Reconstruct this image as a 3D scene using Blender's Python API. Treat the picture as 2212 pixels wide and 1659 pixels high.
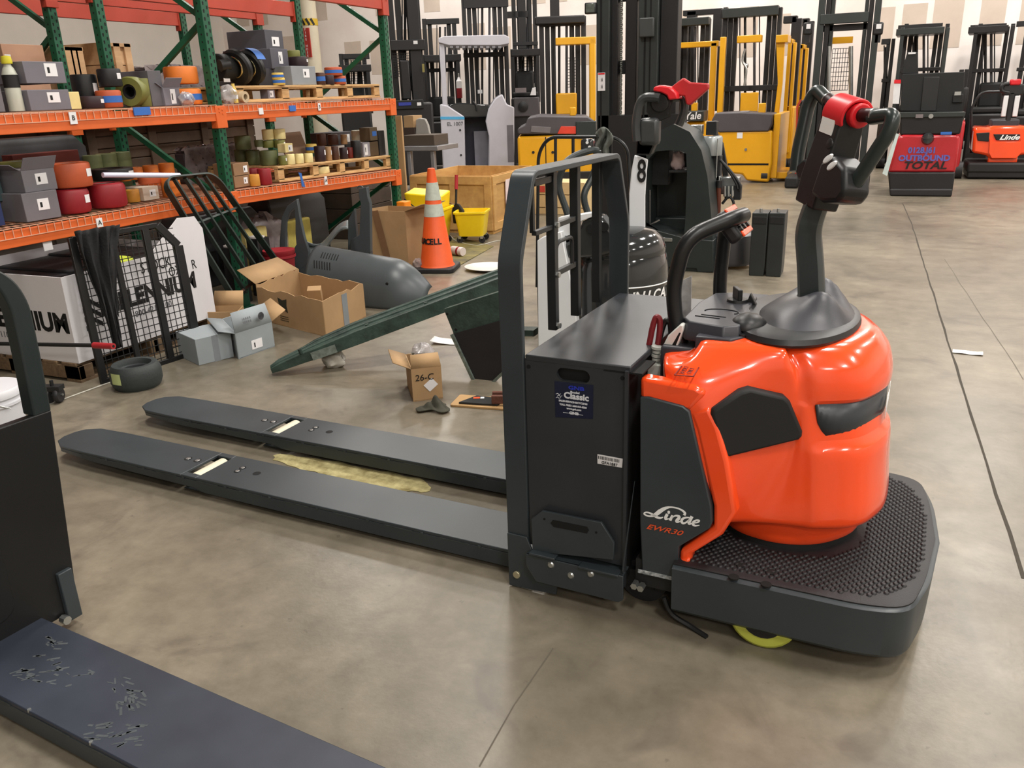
import bpy, math, random
import numpy as np
from mathutils import Vector, Matrix

random.seed(7)
for o in list(bpy.data.objects): bpy.data.objects.remove(o)
SC = bpy.context.scene
COL = SC.collection
PI = math.pi

# ------------------------------------------------------------------ camera
FPX = 1790.0
_nad = np.array([179.0, 5070.0, 1790.0]); _dn = _nad/np.linalg.norm(_nad); _up = -_dn
_vp = np.array([809.0, -632-.0353*809, FPX])
_Y = _vp-np.dot(_vp, _dn)*_dn; _Y /= np.linalg.norm(_Y)
_X = np.cross(_Y, _up); _X /= np.linalg.norm(_X)
RW = np.stack([_X, _Y, _up]); CAM = np.array([0, 0, 1.55])
cd = bpy.data.cameras.new('camera'); cam = bpy.data.objects.new('camera', cd); COL.objects.link(cam)
cd.sensor_width = 36; cd.lens = FPX/2212*36; cd.clip_start = .02; cd.clip_end = 200
m4 = Matrix.Identity(4)
for i in range(3):
    m4[i][0] = RW[i, 0]; m4[i][1] = -RW[i, 1]; m4[i][2] = -RW[i, 2]; m4[i][3] = CAM[i]
cam.matrix_world = m4
SC.camera = cam

# ------------------------------------------------------------------ light
SC.view_settings.view_transform = 'Standard'; SC.view_settings.look = 'None'
SC.view_settings.gamma = 1; SC.view_settings.use_curve_mapping = False
SC.view_settings.exposure = 0.36
wd = bpy.data.worlds.new('world'); SC.world = wd; wd.use_nodes = True
wd.node_tree.nodes['Background'].inputs[0].default_value = (0, 0, 0, 1)
wd.node_tree.nodes['Background'].inputs[1].default_value = 0
LAMP_W = 165
LAMPS = [(x, y) for x in (-8.5, -3.2, 2.1, 7.4) for y in (-6.2, -1.6, 3.0, 7.6, 12.2, 16.6) if not (x < 0 and y < 0) and not (x < -8 and y < 9)]
for i, (x, y) in enumerate(LAMPS):      # the hall's ceiling lamps, all above the frame
    nm = 'high_bay_light_%d_offscreen' % (i+1)
    ld = bpy.data.lights.new(nm, 'AREA'); ld.shape = 'RECTANGLE'; ld.size = .6; ld.size_y = 1.2
    ld.energy = LAMP_W; ld.color = (1, .955, .9)
    lo = bpy.data.objects.new(nm, ld); COL.objects.link(lo); lo.location = (x, y, 6.64)

# ------------------------------------------------------------------ pixel helpers (2212 x 1659 photograph)
def ray(px, py):
    w = RW@np.array([px-1106.0, py-829.5, FPX]); return w/np.linalg.norm(w)
def onz(px, py, z=0.0):
    r = ray(px, py); return CAM+r*((z-CAM[2])/r[2])
PHI = 0.0     # heading of the local frame used while one parked machine is built
def ony(px, py, y):
    r = ray(px, py); c, s = math.cos(PHI), math.sin(PHI); r = np.array([r[0]*c+r[1]*s, -r[0]*s+r[1]*c, r[2]]); return CAM+r*((y-CAM[1])/r[1])
def face(px, y):      # turn the frame so that a machine seen at column px, y metres down the hall, faces the camera
    global PHI
    r = ray(px, 300); PHI = math.atan2(-r[0], r[1]); return y/math.cos(PHI)
def square():
    global PHI
    PHI = 0.0
def onx(px, py, x):
    r = ray(px, py); return CAM+r*((x-CAM[0])/r[0])
TANG = math.radians(-3.4)
TU = np.array([math.cos(TANG), math.sin(TANG), 0]); TV_ = np.array([-math.sin(TANG), math.cos(TANG), 0])
TO = TU*(-.70)+TV_*2.5375
def tl(p):
    q = p-TO; return np.array([q@TU, q@TV_, q[2]])
def tv(px, py, v):
    r = ray(px, py); return tl(CAM+r*(((TO-CAM)@TV_+v)/(r@TV_)))
def tz(px, py, z): return tl(onz(px, py, z))
def tuz(px, py, u):
    r = ray(px, py); return tl(CAM+r*(((TO-CAM)@TU+u)/(r@TU)))

# ------------------------------------------------------------------ materials
def lin(c):
    if isinstance(c, str):
        c = [int(c[i:i+2], 16)/255 for i in (0, 2, 4)]
    return tuple((x/12.92 if x <= .04045 else ((x+.055)/1.055)**2.4) for x in c)
_M = {}
def mat(name, col='808080', rough=.5, metal=0, var=.10, scale=5, bump=0, coat=0, spec=.5, alpha=1, emit=0, col2=None, bscale=None, trans=0, rvar=.08):
    if name in _M: return _M[name]
    m = bpy.data.materials.new(name); m.use_nodes = True; nt = m.node_tree; N = nt.nodes; L = nt.links
    b = N['Principled BSDF']; c = lin(col)
    tc = N.new('ShaderNodeTexCoord'); nz = N.new('ShaderNodeTexNoise'); nz.inputs['Scale'].default_value = scale
    nz.inputs['Detail'].default_value = 6; nz.inputs['Roughness'].default_value = .62
    L.new(tc.outputs['Object'], nz.inputs['Vector'])
    rp = N.new('ShaderNodeValToRGB'); rp.color_ramp.elements[0].position = .32; rp.color_ramp.elements[1].position = .7
    c2 = lin(col2) if col2 else tuple(min(1, x*(1+var)+.0008*var) for x in c)
    rp.color_ramp.elements[0].color = (*[x*(1-var) for x in c], 1); rp.color_ramp.elements[1].color = (*c2, 1)
    L.new(nz.outputs['Fac'], rp.inputs['Fac']); L.new(rp.outputs['Color'], b.inputs['Base Color'])
    mr = N.new('ShaderNodeMapRange'); mr.inputs['To Min'].default_value = max(.02, rough-rvar); mr.inputs['To Max'].default_value = min(1, rough+rvar)
    L.new(nz.outputs['Fac'], mr.inputs['Value']); L.new(mr.outputs['Result'], b.inputs['Roughness'])
    b.inputs['Metallic'].default_value = metal; b.inputs['Specular IOR Level'].default_value = spec
    b.inputs['Coat Weight'].default_value = coat; b.inputs['Coat Roughness'].default_value = .06
    b.inputs['Alpha'].default_value = alpha; b.inputs['Transmission Weight'].default_value = trans
    if bump:
        n2 = N.new('ShaderNodeTexNoise'); n2.inputs['Scale'].default_value = bscale or scale*8; n2.inputs['Detail'].default_value = 4
        L.new(tc.outputs['Object'], n2.inputs['Vector'])
        bp = N.new('ShaderNodeBump'); bp.inputs['Strength'].default_value = bump; bp.inputs['Distance'].default_value = .01
        L.new(n2.outputs['Fac'], bp.inputs['Height']); L.new(bp.outputs['Normal'], b.inputs['Normal'])
    if emit:
        b.inputs['Emission Color'].default_value = (*c, 1); b.inputs['Emission Strength'].default_value = emit
    _M[name] = m; return m

def wood(name, col, col2, sc=(14, 1.5, 14)):
    if name in _M: return _M[name]
    m = mat(name, col, .7, var=.1, col2=col2, scale=3, bump=.15, bscale=30)
    nt = m.node_tree; mp = nt.nodes.new('ShaderNodeMapping'); mp.inputs['Scale'].default_value = sc
    tc = [n for n in nt.nodes if n.type == 'TEX_COORD'][0]; nz = [n for n in nt.nodes if n.type == 'TEX_NOISE'][0]
    nt.links.new(tc.outputs['Object'], mp.inputs['Vector']); nt.links.new(mp.outputs['Vector'], nz.inputs['Vector'])
    return m

# ------------------------------------------------------------------ mesh builder
def V(*a): return Vector(a)
def cat(pts, n=6, closed=False):
    P = [np.array(p, float) for p in pts]; out = []; k = len(P)
    for i in range(k if closed else k-1):
        if closed: a, b, c, d = P[(i-1) % k], P[i], P[(i+1) % k], P[(i+2) % k]
        else: a, b, c, d = P[max(i-1, 0)], P[i], P[i+1], P[min(i+2, k-1)]
        for j in range(n):
            t = j/n
            out.append(.5*((2*b)+(-a+c)*t+(2*a-5*b+4*c-d)*t*t+(-a+3*b-3*c+d)*t**3))
    if not closed: out.append(P[-1])
    return out
def rrect(x0, x1, y0, y1, r, n=4):
    out = []
    for cx, cy, a in ((x1-r, y1-r, 0), (x0+r, y1-r, 90), (x0+r, y0+r, 180), (x1-r, y0+r, 270)):
        for i in range(n+1):
            t = math.radians(a+90*i/n); out.append((cx+r*math.cos(t), cy+r*math.sin(t)))
    return out
def fillet(pts, r, n=5):
    P = [np.array(p, float) for p in pts]; out = [P[0]]
    for i in range(1, len(P)-1):
        a = P[i-1]-P[i]; b = P[i+1]-P[i]; la = np.linalg.norm(a); lb = np.linalg.norm(b); d = min(r, la*.49, lb*.49)
        p0 = P[i]+a/la*d; p1 = P[i]+b/lb*d
        for j in range(n+1):
            t = j/n; out.append((1-t)**2*p0+2*t*(1-t)*P[i]+t*t*p1)
    out.append(P[-1]); return out

class MB:
    def __init__(s): s.v = []; s.f = []
    def add(s, vs, fs):
        o = len(s.v); s.v += [tuple(float(c) for c in v) for v in vs]; s.f += [tuple(o+i for i in f) for f in fs]; return s
    def box(s, x0, x1, y0, y1, z0, z1):
        return s.add([(x, y, z) for z in (z0, z1) for y in (y0, y1) for x in (x0, x1)],
                     [(0, 2, 3, 1), (4, 5, 7, 6), (0, 1, 5, 4), (2, 6, 7, 3), (0, 4, 6, 2), (1, 3, 7, 5)])
    def cb(s, c, d, rz=0, rx=0, ry=0):
        R = Matrix.Rotation(rz, 3, 'Z')@Matrix.Rotation(ry, 3, 'Y')@Matrix.Rotation(rx, 3, 'X'); t = MB().box(-d[0]/2, d[0]/2, -d[1]/2, d[1]/2, -d[2]/2, d[2]/2)
        return s.add([R@Vector(p)+Vector(c) for p in t.v], t.f)
    def hexa(s, bot, top):
        return s.add(list(bot)+list(top), [(3, 2, 1, 0), (4, 5, 6, 7), (0, 1, 5, 4), (1, 2, 6, 5), (2, 3, 7, 6), (3, 0, 4, 7)])
    def bar(s, p0, p1, w, h, up=(0, 0, 1)):
        p0 = Vector(p0); p1 = Vector(p1); d = (p1-p0).normalized(); a = Vector(up)
        x = d.cross(a)
        if x.length < 1e-4: x = d.cross(Vector((1, 0, 0)))
        x.normalize(); y = x.cross(d)
        q = [x*w/2*i+y*h/2*j for i, j in ((-1, -1), (1, -1), (1, 1), (-1, 1))]
        return s.hexa([p0+k for k in q], [p1+k for k in q])
    def tube(s, path, r, seg=8, caps=True, closed=False):
        P = [Vector([float(c) for c in p]) for p in path]; k = len(P); rings = []; prev = None
        for i in range(k):
            if closed: d = P[(i+1) % k]-P[(i-1) % k]
            else: d = P[min(i+1, k-1)]-P[max(i-1, 0)]
            d.normalize()
            if prev is None:
                a = Vector((0, 0, 1)) if abs(d.z) < .9 else Vector((1, 0, 0)); x = d.cross(a).normalized()
            else: x = (prev-d*prev.dot(d)).normalized()
            prev = x; y = d.cross(x); rr = r[i] if isinstance(r, (list, tuple)) else r
            rings.append([P[i]+(x*math.cos(2*PI*j/seg)+y*math.sin(2*PI*j/seg))*rr for j in range(seg)])
        return s.loft(rings, caps=caps and not closed, wrap=closed)
    def cyl(s, p0, p1, r, r1=None, seg=14): return s.tube([p0, p1], [r, r if r1 is None else r1], seg)
    def loft(s, rings, caps=True, wrap=False, ring_closed=True):
        n = len(rings[0]); vs = [p for r in rings for p in r]; fs = []; k = len(rings)
        for i in range(k if wrap else k-1):
            for j in range(n if ring_closed else n-1):
                a = i*n+j; b = i*n+(j+1) % n; c = ((i+1) % k)*n+(j+1) % n; d = ((i+1) % k)*n+j
                fs.append((a, b, c, d))
        if caps and ring_closed: fs.append(tuple(range(n-1, -1, -1))); fs.append(tuple((k-1)*n+j for j in range(n)))
        return s.add(vs, fs)
    def lathe(s, prof, seg=24, c=(0, 0, 0)):
        rings = [[(c[0]+r*math.cos(2*PI*j/seg), c[1]+r*math.sin(2*PI*j/seg), c[2]+z) for j in range(seg)] for r, z in prof]
        return s.loft(rings)
    def prism(s, poly, ax, a, b):
        def p3(p, t): return {'x': (t, p[0], p[1]), 'y': (p[0], t, p[1]), 'z': (p[0], p[1], t)}[ax]
        return s.loft([[p3(p, a) for p in poly], [p3(p, b) for p in poly]])
    def grid(s, fn, nu, nv):
        vs = [fn(i/nu, j/nv) for j in range(nv+1) for i in range(nu+1)]
        return s.add(vs, [(j*(nu+1)+i, j*(nu+1)+i+1, (j+1)*(nu+1)+i+1, (j+1)*(nu+1)+i) for j in range(nv) for i in range(nu)])
    def xf(s, M, start=0):
        s.v = s.v[:start]+[tuple(M@Vector(p)) for p in s.v[start:]]; return s
    def flipx(s):
        o = len(s.v); s.v += [(-x, y, z) for x, y, z in s.v]; s.f += [tuple(o+i for i in reversed(f)) for f in list(s.f)]; return s
    def flipy(s):
        o = len(s.v); s.v += [(x, -y, z) for x, y, z in s.v]; s.f += [tuple(o+i for i in reversed(f)) for f in list(s.f)]; return s
    def mesh(s, name, smooth=35):
        me = bpy.data.meshes.new(name); me.from_pydata(s.v, [], s.f); me.update()
        import bmesh
        bm = bmesh.new(); bm.from_mesh(me); bmesh.ops.recalc_face_normals(bm, faces=bm.faces); bm.to_mesh(me); bm.free()
        if smooth:
            me.polygons.foreach_set('use_smooth', [True]*len(me.polygons)); me.set_sharp_from_angle(angle=math.radians(smooth))
        return me
    def build(s, name, m, parent=None, bevel=0, smooth=35, thick=0, sub=0, seg=2):
        me = s.mesh(name, smooth); me.materials.append(m if not isinstance(m, str) else _M[m])
        o = bpy.data.objects.new(name, me); COL.objects.link(o); o.parent = parent
        if thick:
            q = o.modifiers.new('solid', 'SOLIDIFY'); q.thickness = thick; q.offset = 0
        if sub:
            q = o.modifiers.new('sub', 'SUBSURF'); q.levels = sub; q.render_levels = sub
        if bevel:
            q = o.modifiers.new('bevel', 'BEVEL'); q.width = bevel; q.segments = seg; q.limit_method = 'ANGLE'; q.angle_limit = math.radians(40)
        return o

def tag(o, label, cat_, group=None, kind=None):
    o['label'] = label; o['category'] = cat_
    if group: o['group'] = group
    if kind: o['kind'] = kind
    return o
def thing(name, label, cat_, loc=(0, 0, 0), rz=0, group=None):
    o = bpy.data.objects.new(name, None); o.empty_display_size = .1; COL.objects.link(o)
    o.location = [float(c) for c in loc]; o.rotation_euler = (0, 0, rz or (PHI if tuple(loc) == (0, 0, 0) else 0)); return tag(o, label, cat_, group)
def struct(o): o['kind'] = 'structure'; return o
def place(o, loc, rz=0, rx=0, ry=0):
    o.location = [float(c) for c in loc]; o.rotation_euler = (rx, ry, rz); return o
def dup(root, loc, rz=None, label=None, group=None):
    r = root.copy(); COL.objects.link(r); r.location = [float(c) for c in loc]
    if rz is not None: r.rotation_euler = (0, 0, rz)
    if label: r['label'] = label
    if group: r['group'] = group
    for ch in list(root.children):
        c = ch.copy(); COL.objects.link(c); c.parent = r
        for g in list(ch.children):
            d = g.copy(); COL.objects.link(d); d.parent = c
    return r
def text(name, s, size, m, parent, o, rx, uy, ext=.0006, bold=0, shear=0, sx=1, space=1, align='CENTER', lift=.001):
    cu = bpy.data.curves.new(name, 'FONT'); cu.body = s; cu.size = size; cu.align_x = align; cu.align_y = 'CENTER'
    cu.extrude = ext; cu.offset = bold; cu.shear = shear; cu.space_character = space; cu.resolution_u = 3
    t = bpy.data.objects.new(name, cu); COL.objects.link(t)
    me = bpy.data.meshes.new_from_object(t)
    bpy.data.objects.remove(t); bpy.data.curves.remove(cu)
    X = Vector([float(c) for c in rx]).normalized(); Y = Vector([float(c) for c in uy]); Y = (Y-X*Y.dot(X)).normalized(); Z = X.cross(Y)
    M = Matrix.Identity(4)
    for i in range(3):
        M[i][0] = X[i]*sx; M[i][1] = Y[i]; M[i][2] = Z[i]; M[i][3] = float(o[i])+Z[i]*lift
    me.transform(M)
    me.materials.clear(); me.materials.append(m)
    ob = bpy.data.objects.new(name, me); COL.objects.link(ob); ob.parent = parent; return ob
# ------------------------------------------------------------------ shared materials
INK = mat('black_ink', '0c0c0d', .6, var=.05); WHT = mat('white_paper', 'eceae6', .7, var=.05)
LAB = mat('label_white', 'e2e2e4', .6, var=.06)
# ------------------------------------------------------------------ setting
def floor_mat():
    m = bpy.data.materials.new('polished_concrete'); m.use_nodes = True; nt = m.node_tree; N = nt.nodes; L = nt.links
    b = N['Principled BSDF']; tc = N.new('ShaderNodeTexCoord')
    def noise(sc, det=6, ro=.6, vec=None, dist=0):
        n = N.new('ShaderNodeTexNoise'); n.inputs['Scale'].default_value = sc; n.inputs['Detail'].default_value = det
        n.inputs['Roughness'].default_value = ro; n.inputs['Distortion'].default_value = dist
        L.new(vec or tc.outputs['Object'], n.inputs['Vector']); return n.outputs['Fac']
    def ramp(f, a, b_, ca, cb):
        r = N.new('ShaderNodeValToRGB'); r.color_ramp.elements[0].position = a; r.color_ramp.elements[1].position = b_
        r.color_ramp.elements[0].color = (*ca, 1); r.color_ramp.elements[1].color = (*cb, 1); L.new(f, r.inputs['Fac']); return r.outputs['Color']
    def mix(f, a, b_, mode='MIX'):
        x = N.new('ShaderNodeMix'); x.data_type = 'RGBA'; x.blend_type = mode
        if isinstance(f, float): x.inputs[0].default_value = f
        else: L.new(f, x.inputs[0])
        L.new(a, x.inputs[6]); L.new(b_, x.inputs[7]); return x.outputs[2]
    base = ramp(noise(.55, 7, .6, dist=.4), .3, .72, lin('635e53'), lin('948c7e'))
    fine = ramp(noise(7, 8, .7), .3, .75, (.68, .67, .63), (1.12, 1.10, 1.07))
    c = mix(1.0, base, fine, 'MULTIPLY')
    c = mix(1.0, c, ramp(noise(2.4, 7, .65, dist=.5), .32, .68, (.80, .79, .76), (1.1, 1.09, 1.07)), 'MULTIPLY')
    # brown stains with their own outline
    st = ramp(noise(2.3, 5, .55, dist=1.4), .58, .70, (0, 0, 0), (.55, .55, .55)); sc_ = N.new('ShaderNodeRGB'); sc_.outputs[0].default_value = (*lin('514840'), 1)
    c = mix(st, c, sc_.outputs[0])
    sp = ramp(noise(26, 3, .5), .70, .76, (0, 0, 0), (.35, .35, .35)); sk = N.new('ShaderNodeRGB'); sk.outputs[0].default_value = (*lin('38332c'), 1)
    c = mix(sp, c, sk.outputs[0])
    L.new(c, b.inputs['Base Color'])
    mr = N.new('ShaderNodeMapRange'); mr.inputs['To Min'].default_value = .22; mr.inputs['To Max'].default_value = .48
    L.new(noise(1.7, 6, .6), mr.inputs['Value']); L.new(mr.outputs['Result'], b.inputs['Roughness'])
    bp = N.new('ShaderNodeBump'); bp.inputs['Strength'].default_value = .06; bp.inputs['Distance'].default_value = .01
    L.new(noise(40, 4), bp.inputs['Height']); L.new(bp.outputs['Normal'], b.inputs['Normal'])
    return m
def wall_mat():
    m = bpy.data.materials.new('taped_drywall'); m.use_nodes = True; nt = m.node_tree; N = nt.nodes; L = nt.links
    b = N['Principled BSDF']; tc = N.new('ShaderNodeTexCoord'); n = N.new('ShaderNodeTexNoise'); n.inputs['Scale'].default_value = .8
    n.inputs['Detail'].default_value = 6; L.new(tc.outputs['Object'], n.inputs['Vector'])
    r = N.new('ShaderNodeValToRGB'); r.color_ramp.elements[0].color = (*lin('ece0d9'), 1); r.color_ramp.elements[1].color = (*lin('fbf4ef'), 1)
    r.color_ramp.elements[0].position = .35; r.color_ramp.elements[1].position = .65
    L.new(n.outputs['Fac'], r.inputs['Fac']); L.new(r.outputs['Color'], b.inputs['Base Color']); b.inputs['Roughness'].default_value = .85
    return m
WALL_Y = 18.6
fl = struct(MB().box(-16, 12, -9, WALL_Y+.2, -.2, 0).build('floor', floor_mat(), smooth=0))
wb = struct(MB().box(-16, 12, WALL_Y, WALL_Y+.2, 0, 7).build('wall_back', wall_mat(), smooth=0))
wl = struct(MB().box(-16.2, -16, -9, WALL_Y+.2, 0, 7).build('wall_left', mat('wall_paint', 'd8d0c8', .85, var=.05, scale=1), smooth=0))
struct(MB().box(12, 12.2, -9, WALL_Y+.2, 0, 7).build('wall_right', _M['wall_paint'], smooth=0))
struct(MB().box(-16, 12, -9.2, -9, 0, 7).build('wall_front', _M['wall_paint'], smooth=0))
# darker bare-board strips between the taped joints of the back wall
BARE = mat('bare_board', 'd2c2b4', .9, var=.07, scale=2)
rnd = random.Random(3)
k = 0
for zr, h in ((2.05, .95), (3.35, .95), (4.65, .95)):
    x = -15.5
    while x < 9:
        w = rnd.uniform(.34, .52)
        if rnd.random() < .8:
            hh = h*rnd.uniform(.8, 1.05)
            MB().box(x, x+w, WALL_Y-.004, WALL_Y+.01, zr, zr+hh).build('board_panel', BARE, wb, smooth=0)
        x += w+rnd.uniform(.1, .3)
# ceiling with the luminaires that light the place
ce = struct(MB().box(-16, 12, -9, WALL_Y+.2, 7, 7.15).build('ceiling', mat('ceiling_paint', 'b9b6b0', .8, var=.05, scale=1), smooth=0))
HB = mat('lamp_housing', 'b8b8b8', .4, var=.04)
LENS = mat('lamp_lens', 'fff6ea', .4)
for i, (x, y) in enumerate(LAMPS):
    t = tag(thing('high_bay_lamp', '', 'lamp', (x, y, 6.7)), 'rectangular high bay lamp hanging from the ceiling', 'lamp', 'ceiling lamps')
    MB().box(-.34, .34, -.64, .64, 0, .08).build('housing', HB, t, bevel=.01)
    for sy in (-.5, .5): MB().cyl((0, sy, .08), (0, sy, .3), .008, seg=6).build('hanger_rod', HB, t)
    for xo in (-.31, .31): MB().box(xo-.012, xo+.012, -.62, .62, -.02, 0).build('lens_strip', LENS, t)
# floor joints and painted line
JT = mat('joint_dark', '3b352c', .9, var=.15)
def strip(name, pts, w, m, parent, z=.0015, jit=0):
    b = MB(); P = []
    for i in range(len(pts)-1):
        a = np.array(pts[i][:2]); c = np.array(pts[i+1][:2]); n = max(1, int(np.linalg.norm(c-a)/.25))
        for j in range(n): P.append(a+(c-a)*j/n)
    P.append(np.array(pts[-1][:2]))
    vs = []
    for i, p in enumerate(P):
        d = P[min(i+1, len(P)-1)]-P[max(i-1, 0)]; d = d/np.linalg.norm(d); nn = np.array([-d[1], d[0]])
        o = nn*rnd.uniform(-jit, jit); ww = w*rnd.uniform(.7, 1.3) if jit else w
        vs += [(*(p+o-nn*ww/2), z), (*(p+o+nn*ww/2), z)]
    b.add(vs, [(2*i, 2*i+1, 2*i+3, 2*i+2) for i in range(len(P)-1)])
    return b.build(name, m, parent, smooth=0)
strip('floor_joint', [onz(2212, 1250), onz(2112, 940), onz(2040, 712), onz(1968, 480), onz(1950, 440)], .011, JT, fl, jit=.004)
strip('floor_joint', [onz(1036, 1656), onz(1110, 1525), onz(1195, 1401)], .003, mat('hairline', '5c564c', .9), fl, jit=.001)
strip('floor_joint', [onz(2040, 560), onz(2212, 820)], .004, mat('joint_faint', '6f695e', .9, var=.1), fl, jit=.004)
strip('painted_line', [onz(95, 878), onz(232, 828), onz(400, 768), onz(480, 735)], .016, mat('line_white', 'c9c6ba', .8, var=.2, scale=30), fl, z=.002, jit=.002)
# ------------------------------------------------------------------ main pallet truck
GREY = mat('truck_grey', '343b3f', .38, var=.10, scale=4, spec=.45)
GRN = mat('truck_slate', '343b3f', .38, var=.12, scale=3, spec=.45)
ORG = mat('truck_orange', 'ff5220', .2, var=.03, scale=2, coat=.7, rvar=.03)
BLK = mat('black_plastic', '1a1b1d', .45, var=.12)
MATTE = mat('matte_black', '131415', .65, var=.12)
CONS = mat('console_grey', '34353b', .42, var=.06, bump=.05, bscale=300)
RUB = mat('black_rubber', '1c1c1f', .55, var=.15, bump=.1, bscale=200)
CHR = mat('zinc', 'b9bdbd', .3, metal=.9, var=.1)
REDP = mat('red_plastic', 'd8202a', .35, var=.05)
POLY = mat('yellow_poly', 'b9bf4e', .5, var=.15)
LGT = mat('light_grey_plastic', 'b9bdb6', .5, var=.05)
HOLE = mat('hole_black', '060606', .9, var=.05)

T = thing('pallet_truck', 'orange and slate grey rider pallet truck with two long forks and a studded platform', 'pallet truck', TO, TANG)

def fork(v0, v1):
    # top plate outline with rounded, tapered tip, slot and holes; then the folded skirts
    c = (v0+v1)/2; w = (v1-v0)/2; u1 = -.30; b = MB()
    tip = [(u1, -w), (-2.60, -w), (-2.76, -w*.93), (-2.825, -w*.62), (-2.845, -w*.25), (-2.845, w*.25), (-2.825, w*.62), (-2.76, w*.93), (-2.60, w), (u1, w)]
    sl = [(-1.985, -.088), (-1.985, .088), (-1.90, .088), (-1.90, -.088)]
    # plate with the roller slot left open: pieces around it
    b.prism([(p[0], p[1]+c) for p in ([(-1.985, -w)]+tip[1:-1]+[(-1.985, w)])], 'z', .073, .086)
    b.box(-1.985, -1.90, c-w, c-.088, .073, .086).box(-1.985, -1.90, c+.088, c+w, .073, .086)
    b.box(-1.90, u1, c-w, c+w, .073, .086)
    f = b.build('fork', GREY, T, bevel=.003)
    s = MB()
    for sg in (-1, 1):
        y0 = c+sg*w; y1 = c+sg*(w-.012); lo, hi = min(y0, y1), max(y0, y1)
        s.prism([(u1, .018), (-1.86, .022), (-1.92, .036), (-2.55, .045), (-2.60, .05), (-2.60, .0725), (u1, .0725)], 'y', lo, hi)
    s.loft([[(-2.60, c-w, .05), (-2.60, c+w, .05), (-2.60, c+w, .0725), (-2.60, c-w, .0725)],
            [(-2.76, c-w*.92, .056), (-2.76, c+w*.92, .056), (-2.76, c+w*.92, .0725), (-2.76, c-w*.92, .0725)],
            [(-2.835, c-w*.5, .062), (-2.835, c+w*.5, .062), (-2.835, c+w*.5, .0725), (-2.835, c-w*.5, .0725)]])
    s.build('fork_skirt', GRN, f, bevel=.002)
    # weld bead dashes along the edge
    wb_ = MB(); u = -.50
    while u > -2.5:
        wb_.cb((u-.06, c-w, .0735), (.012, .007, .008)); wb_.cb((u-.16, c-w-.0005, .0725), (.12, .003, .004)); u -= .235
    wb_.build('weld_bead', mat('weld', '41484a', .4, metal=.3, var=.3, scale=30), f)['kind'] = 'stuff'
    r = MB().cyl((-1.942, c-.082, .045), (-1.942, c+.082, .045), .037, seg=20)
    r.build('load_roller', mat('roller_poly', 'cfcbb4', .45, var=.08), f)
    for (uu, vv, rr) in ((-2.079, .012, .011), (-2.025, .013, .011), (-1.781, -.002, .009), (-1.783, .032, .009)):
        MB().cyl((uu, c+vv, .08), (uu, c+vv, .0868), rr+.006, seg=16).build('bolt_recess', HOLE, f)
        MB().cyl((uu, c+vv, .08), (uu, c+vv, .0885), rr, seg=12).build('bolt', CHR, f, bevel=.001)
    MB().cyl((-1.688, c+.013, .08), (-1.688, c+.013, .0866), .017, seg=18).build('fork_hole', HOLE, f)
    MB().box(-2.0, -1.885, c-.1, c+.1, .012, .014).build('slot_shade_plate', GRN, f)  # thin plate added below the roller to make the slot read dark
    return f
fork(-.36, -.122); fork(.12, .358)

# backrest frame: flat bar bent over the top
def sweepbar(path, u0, u1, t):
    b = MB(); P = [np.array(p, float) for p in path]; R = []
    for i in range(len(P)):
        d = P[min(i+1, len(P)-1)]-P[max(i-1, 0)]; d /= np.linalg.norm(d); n = np.array([d[1], -d[0]])
        a = P[i]-n*0; c = P[i]+n*t
        k = SK(P[i][0]); R.append([(u0+k, *a), (u1+k, *a), (u1+k, *c), (u0+k, *c)])
    return b.loft(R)
SK = lambda v: (v+.43)/.86*.036
fr = fillet([(-.43, .02), (-.43, 1.085), (-.33, 1.335), (.33, 1.335), (.43, 1.085), (.43, .1)], .035, 5)
bf = sweepbar(fr, -.412, -.337, .018).build('backrest_frame', GRN, T, bevel=.003)
BAR = mat('bar_black', '171b1d', .4, var=.1)
def arch_z(v): return 1.325 if abs(v) < .33 else 1.325-(abs(v)-.33)/.10*.25
for v in (-.105, .09, .295): MB().box(-.395, -.365, v-.014, v+.014, .80, arch_z(v)).build('backrest_bar', BAR, T, bevel=.002)
MB().box(-.393, -.38, -.245, -.230, 1.14, 1.32).build('backrest_bar', BAR, T, bevel=.001)
for a, b_, z, w in ((-.245, -.105, 1.14, .014), (-.105, .09, 1.14, .016), (-.105, .09, .985, .018), (-.245, -.105, 1.29, .02)):
    MB().box(-.386, -.37, a, b_, z-w/2, z+w/2).build('backrest_rail', BAR, T, bevel=.001)
lp = fillet([(-.376, -.085, .99), (-.376, -.085, 1.085), (-.376, .05, 1.085), (-.376, .05, .99)], .03)
MB().tube(lp, .0075, 8).build('hand_loop', BAR, T)
for z in (1.145, .985, .815):
    MB().cyl((-.367, -.105, z), (-.355, -.105, z), .010, seg=6).build('bolt', CHR, T)
# toe plate at the foot of the near upright
MB().prism([(-.41, .005), (-.24, .012), (-.235, .06), (-.30, .10), (-.34, .2), (-.41, .2)], 'y', -.438, -.43).build('foot_plate', GRN, T, bevel=.002)
MB().cyl((-.378, -.437, .055), (-.378, -.447, .055), .013, seg=14).build('pivot_pin', mat('brass_pin', 'bdb79a', .3, metal=.7), T, bevel=.002)

# battery compartment
BX = mat('battery_cover_grey', '2d3034', .4, var=.12, scale=3)
bb = MB().box(-.325, -.02, -.40, .40, .10, .79).build('battery_box', MATTE, T)
MB().box(-.333, -.003, -.425, .41, .792, .812).build('battery_lid', BX, T, bevel=.004)
tray = MB().prism([(-.085, -.425), (.03, -.425), (.03, -.30), (-.06, -.30)], 'z', .79, .795)
tray.build('cable_notch', HOLE, T)
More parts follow.
